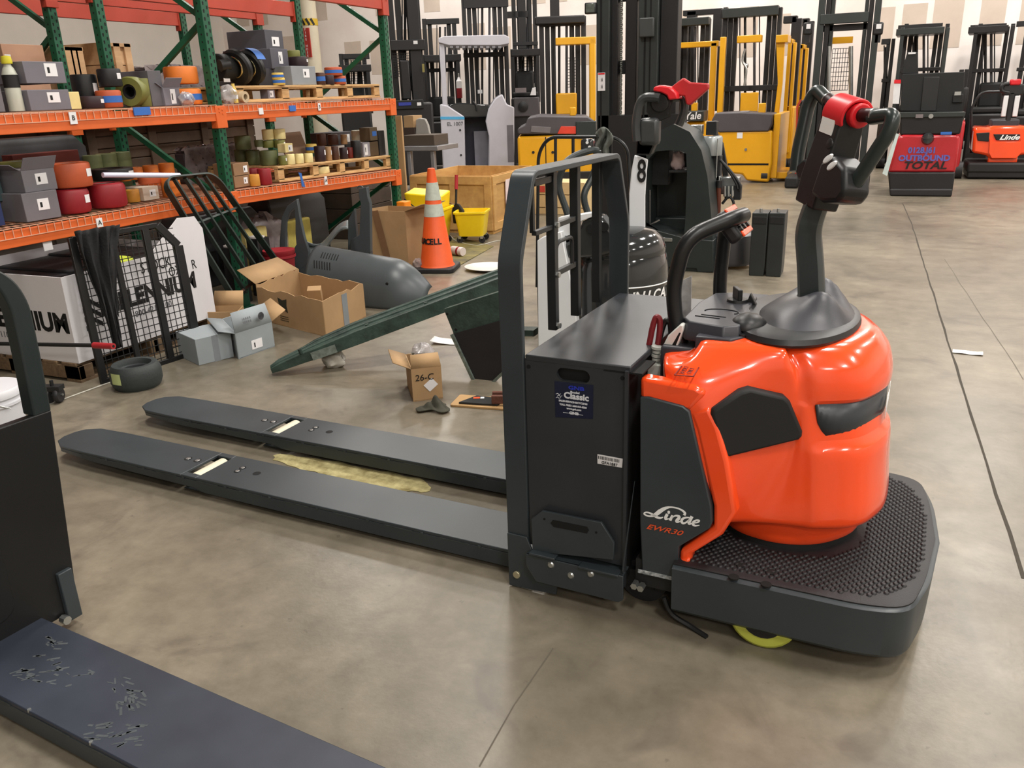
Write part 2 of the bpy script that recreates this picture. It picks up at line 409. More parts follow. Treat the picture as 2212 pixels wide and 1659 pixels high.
# near side plate with a hand slot
ol = [(-.333, .17), (-.013, .165), (-.013, .80), (-.333, .80)]
sl = [(x-.179, z+.764) for x, z in rrect(-.052, .052, -.02, .02, .0199, 5)]
sl = sl[::-1]
k0 = min(range(len(sl)), key=lambda i: -sl[i][0]-sl[i][1])
sl = sl[k0:]+sl[:k0]
poly = [ol[0], ol[1], ol[2]]+sl+[sl[0]]+[ol[2], ol[3]]
pl = MB().prism(poly, 'y', -.424, -.412).build('side_plate', BX, T, smooth=0)
for uu, zz in ((-.322, .775), (-.028, .775)): MB().cyl((uu, -.42, zz), (uu, -.4255, zz), .0065, seg=12).build('corner_hole', HOLE, pl)
# maker's sticker on the side plate
NAVY = mat('sticker_navy', '141b33', .35, var=.1); STW = mat('sticker_white', 'd6d9e0', .5, var=.03); STB = mat('sticker_blue', '2130a8', .5)
st = MB().prism([tuple(tv(*p, -.424)[[0, 2]]) for p in ((1198, 823), (1282, 832), (1281, 905), (1200, 901))], 'y', -.4252, -.4235).build('sticker', NAVY, pl)
RX = (1, 0, 0); UZ = (0, 0, 1); F = -.4252
def pt(name, s, px, py, size, m=STW, **k): 
    p = tv(px, py, F); return text(name, s, size, m, st, (p[0], F, p[2]), RX, UZ, **k)
pt('lettering', 'GNB', 1245, 839, .016, STB, bold=.0006, sx=1.5); pt('lettering', 'Flooded', 1242, 848, .009, bold=.0003)
pt('lettering', 'Classic', 1245, 857, .027, bold=.0009, sx=1.05)
pt('lettering', 'SALES·SERVICE·RECYCLING', 1238, 869, .0075, bold=.0003); pt('lettering', 'TOLL FREE 1-800-563-8300', 1238, 877, .0075, bold=.0003)
pt('lettering', 'www.gnb.com', 1240, 884, .008, bold=.0003); pt('lettering', 'GNB', 1240, 893, .011, bold=.0006, sx=1.3)
for i in range(3):
    p = tv(1208+3*(i % 2), 852+4*i, F); MB().tube(cat([(p[0]-.010, F-.001, p[2]), (p[0]-.005, F-.001, p[2]+.003), (p[0], F-.001, p[2]), (p[0]+.005, F-.001, p[2]+.003)], 4), .0009, 5).build('wave_mark', STW, st)
MB().box(-.212, -.148, F-.0008, F, .6445, .6455).build('rule_line', STW, st)
bc = MB().prism([tuple(tv(*p, -.424)[[0, 2]]) for p in ((1291, 981), (1346, 991), (1344, 1010), (1291, 1001))], 'y', -.4256, -.4235).build('barcode_tag', LAB, pl)
r2 = random.Random(2); bm_ = MB(); x = -.1
while x < -.035: w = r2.uniform(.0008, .0025); bm_.box(x, x+w, -.4262, -.425, .513-(x+.1)*.02, .523-(x+.1)*.02); x += w+r2.uniform(.0012, .003)
bm_.build('barcode', INK, bc)
p = tv(1317, 1001, F); text('lettering', 'GFA1887', .013, INK, bc, (p[0], -.4256, p[2]-.001), (1, 0, -.03), UZ)
# battery retainer and bracket
rp = [tuple(tv(*q, -.44)[[0, 2]]) for q in ((1152, 1190), (1149, 1120), (1172, 1102), (1300, 1127), (1328, 1172), (1326, 1208))]
sl = [tuple(tv(*q, -.44)[[0, 2]]) for q in ((1196, 1121), (1270, 1136), (1274, 1143), (1270, 1150), (1198, 1136), (1191, 1128))]
rt = MB().prism(rp, 'y', -.446, -.436).build('battery_retainer', GREY, T, bevel=.002)
MB().prism(sl, 'y', -.4475, -.4455).build('retainer_slot', HOLE, rt)
for q in ((1176, 1121), (1288, 1150)):
    p = tv(*q, -.446); MB().cyl((p[0], -.445, p[2]), (p[0], -.4475, p[2]), .004, seg=10).build('retainer_hole', HOLE, rt)
MB().box(-.318, -.23, -.47, -.435, .158, .166).build('retainer_tab', GREY, rt, bevel=.002); MB().box(-.15, -.02, -.47, -.435, .150, .158).build('retainer_tab', GREY, rt, bevel=.002)
br = MB().box(-.333, -.008, -.46, -.40, .148, .154).prism([(-.333, .154), (-.333, .11), (-.30, .06), (-.02, .058), (-.006, .07), (-.006, .154)], 'y', -.462, -.453).build('lower_bracket', GRN, T, bevel=.002)
for q in ((1190, 1220), (1233, 1243), (1276, 1240)):
    p = tv(*q, -.462); MB().lathe([(.0001, .006), (.008, .005), (.0115, .001), (.0115, 0)], 14).xf(Matrix.Translation((p[0], -.462, p[2]))@Matrix.Rotation(PI/2, 4, 'X')).build('bolt', CHR, br)
MB().box(-.018, -.008, -.435, -.425, .10, .80).build('corner_flange', BX, T)
MB().prism([(-.008, .16), (.022, .47), (.022, .475), (-.012, .17)], 'y', -.455, -.45).build('edge_trim', GRN, T)
for q in ((1372, 1262), (1386, 1267)):
    p = tv(*q, -.44); MB().cyl((p[0], -.43, p[2]), (p[0], -.455, p[2]), .011, seg=6).build('hex_bolt', CHR, T)
MB().box(-.30, .06, -.36, .36, .06, .12).build('chassis_plate', MATTE, T)
for v in (-.30, .30):
    w_ = MB().cyl((.02, v-.04, .075), (.02, v+.04, .075), .075, seg=20).build('caster_wheel', RUB, T)

# hood: lofted orange shell
_N = [(.458, -.2875), (.512, -.279), (.612, -.22), (.664, -.1), (.674, 0)]; _WT = (.1, .8, 1, 1, 1)
def nose(du, dv=0, w=None): return [(a+du*k, (b+dv*k) if b else 0) for (a, b), k in zip(_N, w or (1, 1, 1, 1, 1))]
HA = {
 .322: [(.06, -.36), (.20, -.36), (.26, -.29), (.36, -.255)]+nose(-.03, .045),
 .330: [(.02, -.412), (.20, -.412), (.275, -.335), (.36, -.302)]+nose(.003, .004),
 .345: [(.02, -.415), (.205, -.415), (.28, -.34), (.365, -.306)]+nose(.009, -.003),
 .40: [(.02, -.415), (.215, -.415), (.283, -.352), (.372, -.304)]+nose(.006, -.003),
 .45: [(.02, -.415), (.22, -.415), (.285, -.36), (.38, -.302)]+nose(0),
.555: [(.02, -.415), (.215, -.415), (.25, -.40), (.405, -.297)]+nose(-.006, .002),
.577: [(.02, -.415), (.21, -.415), (.247, -.40), (.405, -.297)]+nose(-.008, .003),
.586: [(.02, -.415), (.21, -.415), (.246, -.40), (.405, -.298)]+nose(-.026, .014, _WT),
 .70: [(.02, -.415), (.20, -.415), (.24, -.40), (.40, -.302)]+nose(-.036, .018, _WT),
 .708: [(.02, -.415), (.195, -.415), (.24, -.399), (.40, -.303)]+nose(-.036, .018, _WT),
 .718: [(.02, -.414), (.19, -.413), (.24, -.397), (.40, -.304)]+nose(-.018, .004),
 .765: [(.02, -.411), (.165, -.408), (.237, -.388), (.40, -.307)]+nose(-.022, .004),
 .79: [(.022, -.402), (.145, -.399), (.232, -.379), (.398, -.310)]+nose(-.029, .006),
 .806: [(.026, -.388), (.128, -.389), (.228, -.37), (.396, -.312)]+nose(-.034, .008),
 .814: [(.034, -.37), (.115, -.378), (.226, -.364), (.394, -.313)]+nose(-.038, .01),
 .822: [(.125, -.352), (.15, -.364), (.228, -.357), (.392, -.313)]+nose(-.043, .012),
 .85: [(.138, -.325), (.165, -.332), (.24, -.33), (.388, -.309)]+nose(-.062, .022),
 .866: [(.146, -.307), (.17, -.313), (.24, -.315), (.382, -.299)]+nose(-.080, .034),
 .875: [(.15, -.295), (.175, -.298), (.24, -.298), (.375, -.285)]+nose(-.104, .052),
}
Z = sorted(HA)
def half(z, n=5):
    P = HA[z]; a = [np.array(P[0])]; s = cat(P[1:], n); return a+s
def ringz(z, n=5, off=0):
    h = half(z, n); return [(p[0], p[1], z) for p in h]+[(p[0], -p[1], z) for p in h[-2::-1]]
hd = MB().loft([ringz(z) for z in Z]).build('hood', ORG, T, smooth=50)
q = hd.modifiers.new('sub', 'SUBSURF'); q.levels = q.render_levels = 1
# orange frame around the grey panel running down to the platform
sp = [tuple(tv(*q, -.42)[[0, 2]]) for q in ((1488, 892), (1502, 930), (1540, 1095), (1540, 1140), (1468, 1190), (1463, 1254), (1489, 1250), (1492, 1200), (1560, 1158), (1590, 1110), (1572, 1000), (1552, 925), (1530, 880))]
MB().prism(sp, 'y', -.4175, -.36).build('hood_skirt', ORG, T, bevel=.012, seg=3)
MB().prism([tuple(tv(*q, -.42)[[0, 2]]) for q in ((1382, 815), (1382, 862), (1490, 890), (1525, 850), (1500, 835))], 'y', -.4195, -.37).build('hood_edge', ORG, T, bevel=.012)
MB().prism([tuple(tv(*q, -.42)[[0, 2]]) for q in ((1463, 1210), (1463, 1252), (1490, 1248), (1490, 1205))], 'y', -.425, -.36).build('hood_foot', ORG, T, bevel=.008)
pn = [tuple(tv(*q, -.428)[[0, 2]]) for q in ((1382, 858), (1400, 858), (1475, 878), (1489, 890), (1512, 990), (1536, 1095), (1538, 1130), (1533, 1142), (1466, 1182), (1462, 1252), (1387, 1243), (1382, 1130))]
gp = MB().prism(pn, 'y', -.428, -.36).build('side_panel', GRN, T, bevel=.004)
MB().prism([(.028, .14), (.15, .155), (.15, .33), (.24, .40), (.24, .45), (.15, .72), (.03, .74)], 'y', .36, .428).build('side_panel', GRN, T, bevel=.004)
MB().box(.03, .145, -.43, -.428, .158, .170).build('tape_strip', mat('worn_tape', '8b989b', .5, var=.7, scale=90, col2='d0d6d8'), gp)
# bold script name and model number on the grey panel
def tp(px, py): p = tv(px, py, -.4285); return (p[0], -.4292, p[2])
def ribbon(pts, wid, name, m, parent, y=-.4292, n=7):
    C = cat([(a, b) for a, b in pts], n); Wd = np.interp(np.linspace(0, 1, len(C)), np.linspace(0, 1, len(wid)), wid); vs = []
    for i, p in enumerate(C):
        d = C[min(i+1, len(C)-1)]-C[max(i-1, 0)]; d = d/(np.linalg.norm(d)+1e-9); nn = np.array([-d[1], d[0]])*Wd[i]/2
        a = tp(*(p+nn)); b = tp(*(p-nn)); vs += [a, b]
    return MB().add(vs, [(2*i, 2*i+1, 2*i+3, 2*i+2) for i in range(len(C)-1)]).build(name, m, parent, smooth=0)
NW = mat('name_white', 'eef0f0', .5, var=.02)
def zr(pts):
    P = [(1370+x/11.64, 1070+y/11.64) for x, y, w in pts]; ribbon(P, [w/11.64 for x, y, w in pts], 'lettering', NW, gp, n=6)
zr([(1255, 500, 72), (1275, 440, 60), (1185, 362, 46), (1050, 312, 36), (900, 295, 42), (765, 330, 85), (640, 405, 112), (540, 480, 100), (430, 522, 46), (320, 508, 38), (252, 460, 44), (300, 425, 38), (400, 445, 42), (500, 505, 62), (580, 550, 62), (660, 568, 52), (730, 545, 18)])
zr([(835, 468, 74), (795, 545, 80), (795, 596, 50), (890, 578, 14)]); zr([(838, 425, 60), (870, 423, 86), (902, 421, 60)])
zr([(965, 500, 62), (900, 632, 78)]); zr([(940, 575, 16), (1030, 512, 40), (1115, 520, 58), (1130, 560, 76), (1070, 640, 84), (1100, 668, 48), (1175, 645, 16)])
zr([(1405, 560, 26), (1310, 556, 44), (1218, 590, 62), (1192, 650, 70), (1232, 700, 54), (1315, 672, 44), (1395, 600, 44)]); zr([(1455, 525, 82), (1380, 680, 84), (1410, 715, 48), (1480, 685, 14)])
zr([(1505, 692, 30), (1605, 672, 42), (1632, 632, 46), (1560, 625, 42), (1490, 670, 62), (1482, 728, 66), (1540, 762, 44), (1645, 748, 14)])
p = tp(1433.5, 1144); text('lettering', 'EWR30', .0235, mat('model_orange', 'e0552a', .5), gp, (p[0], -.4292, p[2]), RX, UZ, bold=.0002, shear=.45, sx=1.45)
# knee pad on the slanted flank
e0 = np.array([.217, -.405]); e1 = np.array([.447, -.292]); dd = (e1-e0)/np.linalg.norm(e1-e0); nn = np.array([dd[1], -dd[0]])
def padp(s, z, o): p = e0+(e1-e0)*s+nn*o; return (p[0], p[1], z)
pp = [(0, .70), (.02, .715), (.30, .765), (.40, .772), (.78, .745), (.84, .73), (1.0, .64), (1.0, .625), (.97, .615), (.19, .567), (.14, .575)]
MB().loft([[padp(s, z, -.03) for s, z in pp], [padp(s, z, .010) for s, z in pp], [padp(.5+(s-.5)*.94, .67+(z-.67)*.93, .020) for s, z in pp]]).build('knee_pad', MATTE, T, bevel=.004)
pq = [(s, z) for s, z in pp]
MB().loft([[(a, -b, c) for a, b, c in (padp(s, z, -.03) for s, z in pp)], [(a, -b, c) for a, b, c in (padp(s, z, .02) for s, z in pp)]]).build('knee_pad', MATTE, T, bevel=.004)
# dark visor round the nose
nh = [np.array(p) for p in cat(HA[.70][4:], 6)]; full = nh+[np.array([p[0], -p[1]]) for p in nh[-2::-1]]
full = [p for p in full]
L_ = len(full); i0 = 5; vs = []; span = full[i0:L_-i0]; n_ = len(span)
for i, p in enumerate(span):
    d = span[min(i+1, n_-1)]-span[max(i-1, 0)]; d /= np.linalg.norm(d); no = np.array([d[1], -d[0]])
    t = i/(n_-1); e = min(t, 1-t)*2; zb = .706-.116*min(1, (e/.22))**.6; zt = .712
    q = p+no*.004; vs += [(q[0], q[1], zb), (q[0], q[1], zt)]
vz = MB().add(vs, [(2*i, 2*i+1, 2*i+3, 2*i+2) for i in range(n_-1)]).build('visor', mat('visor_grey', '33383d', .35, var=.05), T, thick=.006)
text('lettering', 'Linde', .085, NW, vz, (.648, 0, .655), (0, 1, 0), UZ, bold=.003, shear=.3)
# lower tier and dark plinth
def tier(s, z, dz=0): 
    h = cat([(.235, -.19), (.30, -.235), (.41, -.25), (.52, -.205), (.60, -.10), (.615, 0)], 4)
    return [(.40+(p[0]-.40)*s, p[1]*s, z) for p in h]+[(.40+(p[0]-.40)*s, -p[1]*s, z) for p in h[-2::-1]]
MB().loft([tier(1.02, .34), tier(1.01, .27), tier(1.0, .255), tier(.98, .247)]).build('hood_base', ORG, T)
MB().loft([tier(.97, .26), tier(.98, .20)]).build('plinth', MATTE, T)
# platform
def plat(off, z, w=.452):
    W = w+off; h = fillet([(.142, -W), (.66, -W), (.775, -W*.93), (.815+off, -W*.55), (.835+off, 0)], .07, 5)
    return [(p[0], p[1], z) for p in h]+[(p[0], -p[1], z) for p in h[-2::-1]]
pb = MB().loft([plat(-.02, .055), plat(0, .075), plat(.004, .17), plat(.006, .215), plat(-.006, .222)]).build('platform', GRN, T, smooth=40)
MB().loft([plat(-.007, .215), plat(-.007, .226), plat(-.016, .229)]).build('platform_mat', RUB, T, smooth=30)
def inside(u, v, m):
    W = .452-m
    if u < .185 or u > .80 or abs(v) > W: return False
    if u > .60 and ((u-.60)/.20)**2.6+(abs(v)/W)**2.6 > 1: return False
    du, dv = (u-.415)/.225, v/.26
    if u < .65 and abs(du)**2.5+abs(dv)**2.5 < 1: return False
    return True
sb = MB(); n = 0
hemi = [(.0086, 0), (.0074, .0035), (.0045, .0056)]
for i in range(60):
    for j in range(64):
        u = .19+i*.0205+(.0102 if j % 2 else 0); v = -.44+j*.0142
        if inside(u, v, .04):
            rg = [[(u+r*math.cos(2*PI*a/7), v+r*math.sin(2*PI*a/7), .228+h) for a in range(7)] for r, h in hemi]; sb.loft(rg)
so = sb.build('mat_studs', RUB, T); so['kind'] = 'stuff'
for q in ((1600, 1220), (1585, 1247), (1665, 1236), (1655, 1263)):
    p = tz(*q, .23); MB().lathe([(.011, 0), (.015, .002), (.015, .0066), (.0001, .0068)], 14, (p[0], p[1], .226)).build('mat_hole', HOLE, T)
MB().box(.02, .40, -.42, .42, .11, .2).build('platform_rib', MATTE, T)
MB().box(.10, .60, -.34, .34, .07, .2).build('drive_housing', MATTE, T)
# drive wheel and rubber flap under the platform
p = tl(onz(1645, 1392))
dw = MB().cyl((p[0], p[1]-.02, .098), (p[0], p[1]+.08, .098), .098, seg=28).build('drive_wheel', POLY, T, bevel=.01)
MB().cyl((p[0], p[1]-.023, .098), (p[0], p[1]-.018, .098), .06, seg=20).build('wheel_hub', BLK, dw)
a = [tl(onz(1434, 1290, .09)), tl(onz(1450, 1325, .04)), tl(onz(1490, 1352, .012)), tl(onz(1527, 1376, .005))]
MB().tube(cat(a, 5), .008, 6).build('rubber_flap', MATTE, T)

# console on top of the hood: battery connector, cover with clip, grab bar, tiller
MB().box(.03, .20, -.26, .26, .70, .832).build('console_base', CONS, T, bevel=.01)
MB().prism([(.14, -.29), (.24, -.285), (.30, -.2), (.30, .2), (.24, .28), (.14, .28)], 'z', .84, .878).build('console_deck', CONS, T, bevel=.004)
cv = [(.075, -.205), (.10, -.245), (.215, -.275), (.255, -.25), (.275, -.14), (.24, -.02), (.235, .14), (.17, .19), (.09, .15), (.07, .0)]
ct = MB().loft([[(p[0], p[1], .85) for p in cv], [(p[0], p[1], .872) for p in cv], [(.165+(p[0]-.165)*.93, -.05+(p[1]+.05)*.93, .905) for p in cv]]).build('console_cover', CONS, T, bevel=.004)
for i in range(2): MB().cb((.145+.014*i, -.175+.02*i, .9055), (.075, .004, .003), rz=-.12).build('embossed_line', MATTE, ct)
MB().tube([(.17+.05*math.cos(t), -.10+.028*math.sin(t), .906) for t in np.linspace(-.6, PI+.1, 14)], .002, 5).build('embossed_arc', MATTE, ct)
cl = MB().cyl((.185, .045, .90), (.185, .045, .913), .034, .031, seg=18).build('cover_clip', BLK, ct)
MB().cb((.185, .045, .93), (.015, .06, .035), rz=.5).build('clip_tab', BLK, cl, bevel=.003)
MB().cyl((.262, -.235, .878), (.262, -.235, .882), .013, seg=14).build('console_screw', BLK, T)
# round steering console that carries the tiller
def ell(a, b_, z, cu=.372, cv_=0, n=36): return [(cu+a*math.cos(2*PI*i/n), cv_+b_*math.sin(2*PI*i/n), z) for i in range(n)]
MB().loft([ell(.178, .29, .868), ell(.182, .295, .876), ell(.178, .287, .890), ell(.16, .262, .898)]).build('steering_disc', BLK, T, smooth=40)
def bossf(s, t):
    a = 2*PI*s; r = t; u = .40+(.135*math.cos(a))*r; v = (.215*math.sin(a))*r
    d = max(0, 1-r); h = .896+.055*(1-r**2)
    ridge = math.exp(-((v+.085)/.045)**2)*math.exp(-((u-.47)/.075)**2)+math.exp(-((v-.085)/.045)**2)*math.exp(-((u-.45)/.09)**2)
    h += .058*ridge*(1-r**3)
    return (u, v, h)
MB().grid(lambda s, t: bossf(s, t*.999+.001), 40, 16).build('steering_boss', CONS, T, smooth=60)
MB().lathe([(.05, 0), (.05, .012), (.03, .03), (.001, .036)], 20).xf(Matrix.Translation((.262, -.165, .888))@Matrix.Diagonal((1, 1.3, 1, 1))).build('tiller_bumper', BLK, T, smooth=60)
MB().prism([(.20, .86), (.225, .935), (.26, .87)], 'y', .04, .06).build('boss_fin', BLK, T, bevel=.003)
# tiller stem, head and handles
stem = fillet([(.414, 0, .90), (.403, 0, 1.02), (.384, 0, 1.14), (.396, 0, 1.20), (.422, 0, 1.28)], .08, 6)
def octring(c, d, w, h, ch=.3):
    d = Vector([float(x) for x in d]).normalized(); y = Vector((0, 1, 0)); x = y.cross(d).normalized()
    o = []
    for a, b in ((1, -1+ch*2), (1, 1-ch*2), (1-ch, 1), (-1+ch, 1), (-1, 1-ch*2), (-1, -1+ch*2), (-1+ch, -1), (1-ch, -1)):
        o.append(Vector([float(t) for t in c])+x*w*a+y*h*b)
    return o
rg = []
for i, p in enumerate(stem):
    d = stem[min(i+1, len(stem)-1)]-stem[max(i-1, 0)]; k = i/(len(stem)-1); rg.append(octring(p, d, .037-.004*k, .042-.006*k))
TILL = mat('tiller_grey', '2a3233', .4, var=.1)
MB().loft(rg).build('tiller_stem', TILL, T, smooth=30)
MB().cyl((.418, 0, .93), (.418, 0, .952), .05, seg=20).build('tiller_collar', BLK, T, bevel=.004)
A = Vector((.235, -.03, .97)).normalized(); Wd_ = Vector((.66, -.75, 0)); Wd_ = (Wd_-A*Wd_.dot(A)).normalized(); Nn = Wd_.cross(A)
HM = Matrix.Identity(4); HO = Vector((.405, 0, 1.235))
if Nn.y > 0: Nn = -Nn
for i in range(3): HM[i][0] = Wd_[i]; HM[i][1] = Nn[i]; HM[i][2] = A[i]; HM[i][3] = HO[i]
def hx(b): return b.xf(HM)
HDM = mat('handle_black', '16181a', .42, var=.12)
hb = hx(MB().loft([[(-.05, -.04, -.025), (.048, -.04, -.025), (.048, .04, -.025), (-.05, .04, -.025)], [(-.055, -.042, .05), (.05, -.042, .05), (.05, .044, .05), (-.055, .044, .05)],
   [(-.052, -.038, .20), (.044, -.038, .20), (.044, .042, .20), (-.052, .042, .20)], [(-.034, -.03, .262), (.034, -.03, .262), (.034, .036, .262), (-.034, .036, .262)]])).build('tiller_head', HDM, T, bevel=.006)
for sg in (1, -1):
    if sg == 1: hx(MB().prism([(.03, .015), (.03, .105), (.075, .135), (.14, .115), (.172, .06), (.155, .028), (.09, .008)], 'y', -.03, .055)).build('hand_guard', HDM, T, bevel=.012)
    else: hx(MB().prism([(-.03, .03), (-.03, .09), (-.10, .085), (-.135, .05), (-.10, .025)], 'y', -.03, .02)).build('hand_guard', HDM, T, bevel=.008)
    pa = fillet([(sg*.13, .01, .04), (sg*.15, .01, .09), (sg*.19, .0, .225), (sg*.18, -.005, .268), (sg*.10, -.005, .245)], .04, 7)
    hx(MB().tube(pa, .0195, 12)).build('handle_loop', mat('handle_green', '252e2d', .3, var=.1), T)
    hx(MB().cyl((sg*.03, -.003, .238), (sg*.06, -.003, .24), .033, seg=20)).build('throttle_knob', REDP, T, bevel=.005)
    hx(MB().cyl((sg*.055, -.003, .242), (sg*.112, -.004, .252), .0185, seg=16)).build('throttle_grip', mat('grip_dark', '2a0f12', .4, var=.1), T)
    hx(MB().cyl((sg*.108, -.004, .2515), (sg*.113, -.004, .2525), .0195, seg=16)).build('grip_ring', CHR, T)
arc = [(.0, .0, .0)]
ar = MB(); rings = []
for i in range(13):
    t = math.radians(-35+190*i/12); c, s = math.cos(t), math.sin(t)
    rings.append([(-.042, .05*c, .232+.05*s), (.05, .05*c, .232+.05*s), (.05, .041*c, .232+.041*s), (-.042, .041*c, .232+.041*s)])
hx(ar.loft(rings)).build('red_cap', REDP, T, bevel=.003)
hx(MB().cyl((-.035, -.003, .236), (.035, -.003, .236), .038, seg=20)).build('cap_core', REDP, T)
hx(MB().cb((-.006, .044, .195), (.06, .003, .04), rz=.0, rx=-.08)).build('paper_tag', WHT, hb)
for wv, av in ((.060, .120), (.086, .108)):
    hx(MB().lathe([(.001, .005), (.011, .004), (.014, 0)], 14).xf(Matrix.Translation((wv, .054, av))@Matrix.Rotation(-PI/2, 4, 'X')@Matrix.Rotation(-.75, 4, 'Z')@Matrix.Diagonal((1.6, .7, 1, 1)))).build('rocker_button', NW, T)
hx(MB().lathe([(.001, .007), (.013, .005), (.016, 0)], 16).xf(Matrix.Translation((.028, .04, .155))@Matrix.Rotation(-PI/2, 4, 'X'))).build('horn_button', BLK, T)
# grab bar: near leg, top run with control pod, far leg
gb = fillet([(.082, -.20, .80), (.052, -.20, .93), (.048, -.20, 1.0), (.078, -.20, 1.14), (.19, -.10, 1.185), (.205, -.03, 1.185)], .06, 6)
GBM = mat('bar_gloss', '121416', .35, var=.1)
MB().tube(gb, .0225, 14).build('grab_bar', GBM, T)
MB().tube(fillet([(.165, .08, 1.15), (.135, .15, 1.13), (.105, .19, 1.10), (.098, .20, 1.02), (.093, .20, .93), (.10, .2, .80)], .05, 6), .0225, 14).build('grab_bar', GBM, T)
p1 = Vector(tv(1566, 462, -.02)); p2 = Vector(tv(1600, 508, -.02)); dp = (p2-p1).normalized(); nv = Vector((dp.z, 0, -dp.x)); nv = nv if nv.x > 0 else -nv
po = MB().bar(p1-dp*.01, p2+dp*.01, .16, .042, up=nv).build('control_pod', BLK, T, bevel=.012)
for k_, f_ in enumerate((.0, .3, .55, .8, 1.0)):
    for vv in (-.045, .0, .045):
        c_ = p1.lerp(p2, f_)+nv*.022+Vector((0, vv, 0))
        if k_ in (0, 4):
            if vv == 0: MB().bar(c_-dp*.009, c_+dp*.009, .12, .008, up=nv).build('pod_switch', ORG, po, bevel=.003)
        else: MB().cyl(c_-nv*.004, c_+nv*.006, .011, .008, seg=12).build('pod_button', GBM, po)
# battery plug, cables and lever handle
MB().tube(cat([tv(*q, -.2) for q in ((1392, 772), (1402, 745), (1409, 710), (1417, 686), (1425, 690), (1425, 715), (1420, 750))], 5), .009, 10).build('power_cable', mat('cable_red', '7c2228', .45, var=.15), T)
MB().tube(cat([tv(*q, -.185) for q in ((1418, 765), (1424, 735), (1432, 705), (1440, 692), (1448, 700), (1450, 720))], 5), .009, 10).build('power_cable', mat('cable_black', '1a1b1c', .45), T)
a0 = tv(1417, 800, -.22); pg = MB()
for i in range(7): pg.cyl((a0[0], -.22, .735+i*.012), (a0[0]+.001, -.22, .743+i*.012), .014 if i % 2 else .0165, seg=14)
pg.build('strain_relief', LGT, T)
MB().box(a0[0]-.02, a0[0]+.035, -.245, -.20, .715, .765).build('battery_plug', LGT, T, bevel=.004)
hl = [tuple(tv(*q, -.23)[[0, 2]]) for q in ((1432, 797), (1431, 752), (1446, 722), (1472, 698), (1479, 700), (1478, 712), (1447, 800))]
hi_ = [tuple(tv(*q, -.23)[[0, 2]]) for q in ((1452, 770), (1455, 742), (1470, 716), (1474, 716))]
plg = MB().prism(hl, 'y', -.245, -.215).build('plug_handle', mat('plug_white', 'd3d5d0', .45, var=.04), T, bevel=.004)
MB().prism(hi_, 'y', -.2455, -.2445).build('handle_gap', HOLE, plg)
# warning outline on the shoulder
wl_ = [tz(*q, .812) for q in ((1457, 812), (1475, 790), (1510, 795), (1497, 815))]
wm = MB(); wz = .8145
for i in range(4):
    a = wl_[i]; b = wl_[(i+1) % 4]; wm.bar((a[0], a[1], wz), (b[0], b[1], wz), .003, .002)
wm.build('warning_outline', mat('mark_dark', '7a1505', .5), T)
text('lettering', '24 VOLT\nONLY', .018, mat('mark_dark'), T, (sum(w[0] for w in wl_)/4, sum(w[1] for w in wl_)/4, wz), tuple(wl_[1]-wl_[0]), tuple(np.array([-(wl_[1]-wl_[0])[1], (wl_[1]-wl_[0])[0], 0])))

dp_ = [tv(*q, .12) for q in ((1440, 622), (1494, 596), (1492, 700), (1442, 706))]
MB().prism([(q[0], q[2]) for q in dp_], 'y', .12, .124).build('document_pouch', mat('pouch_white', 'cfcfcf', .35, var=.25, scale=18), T)
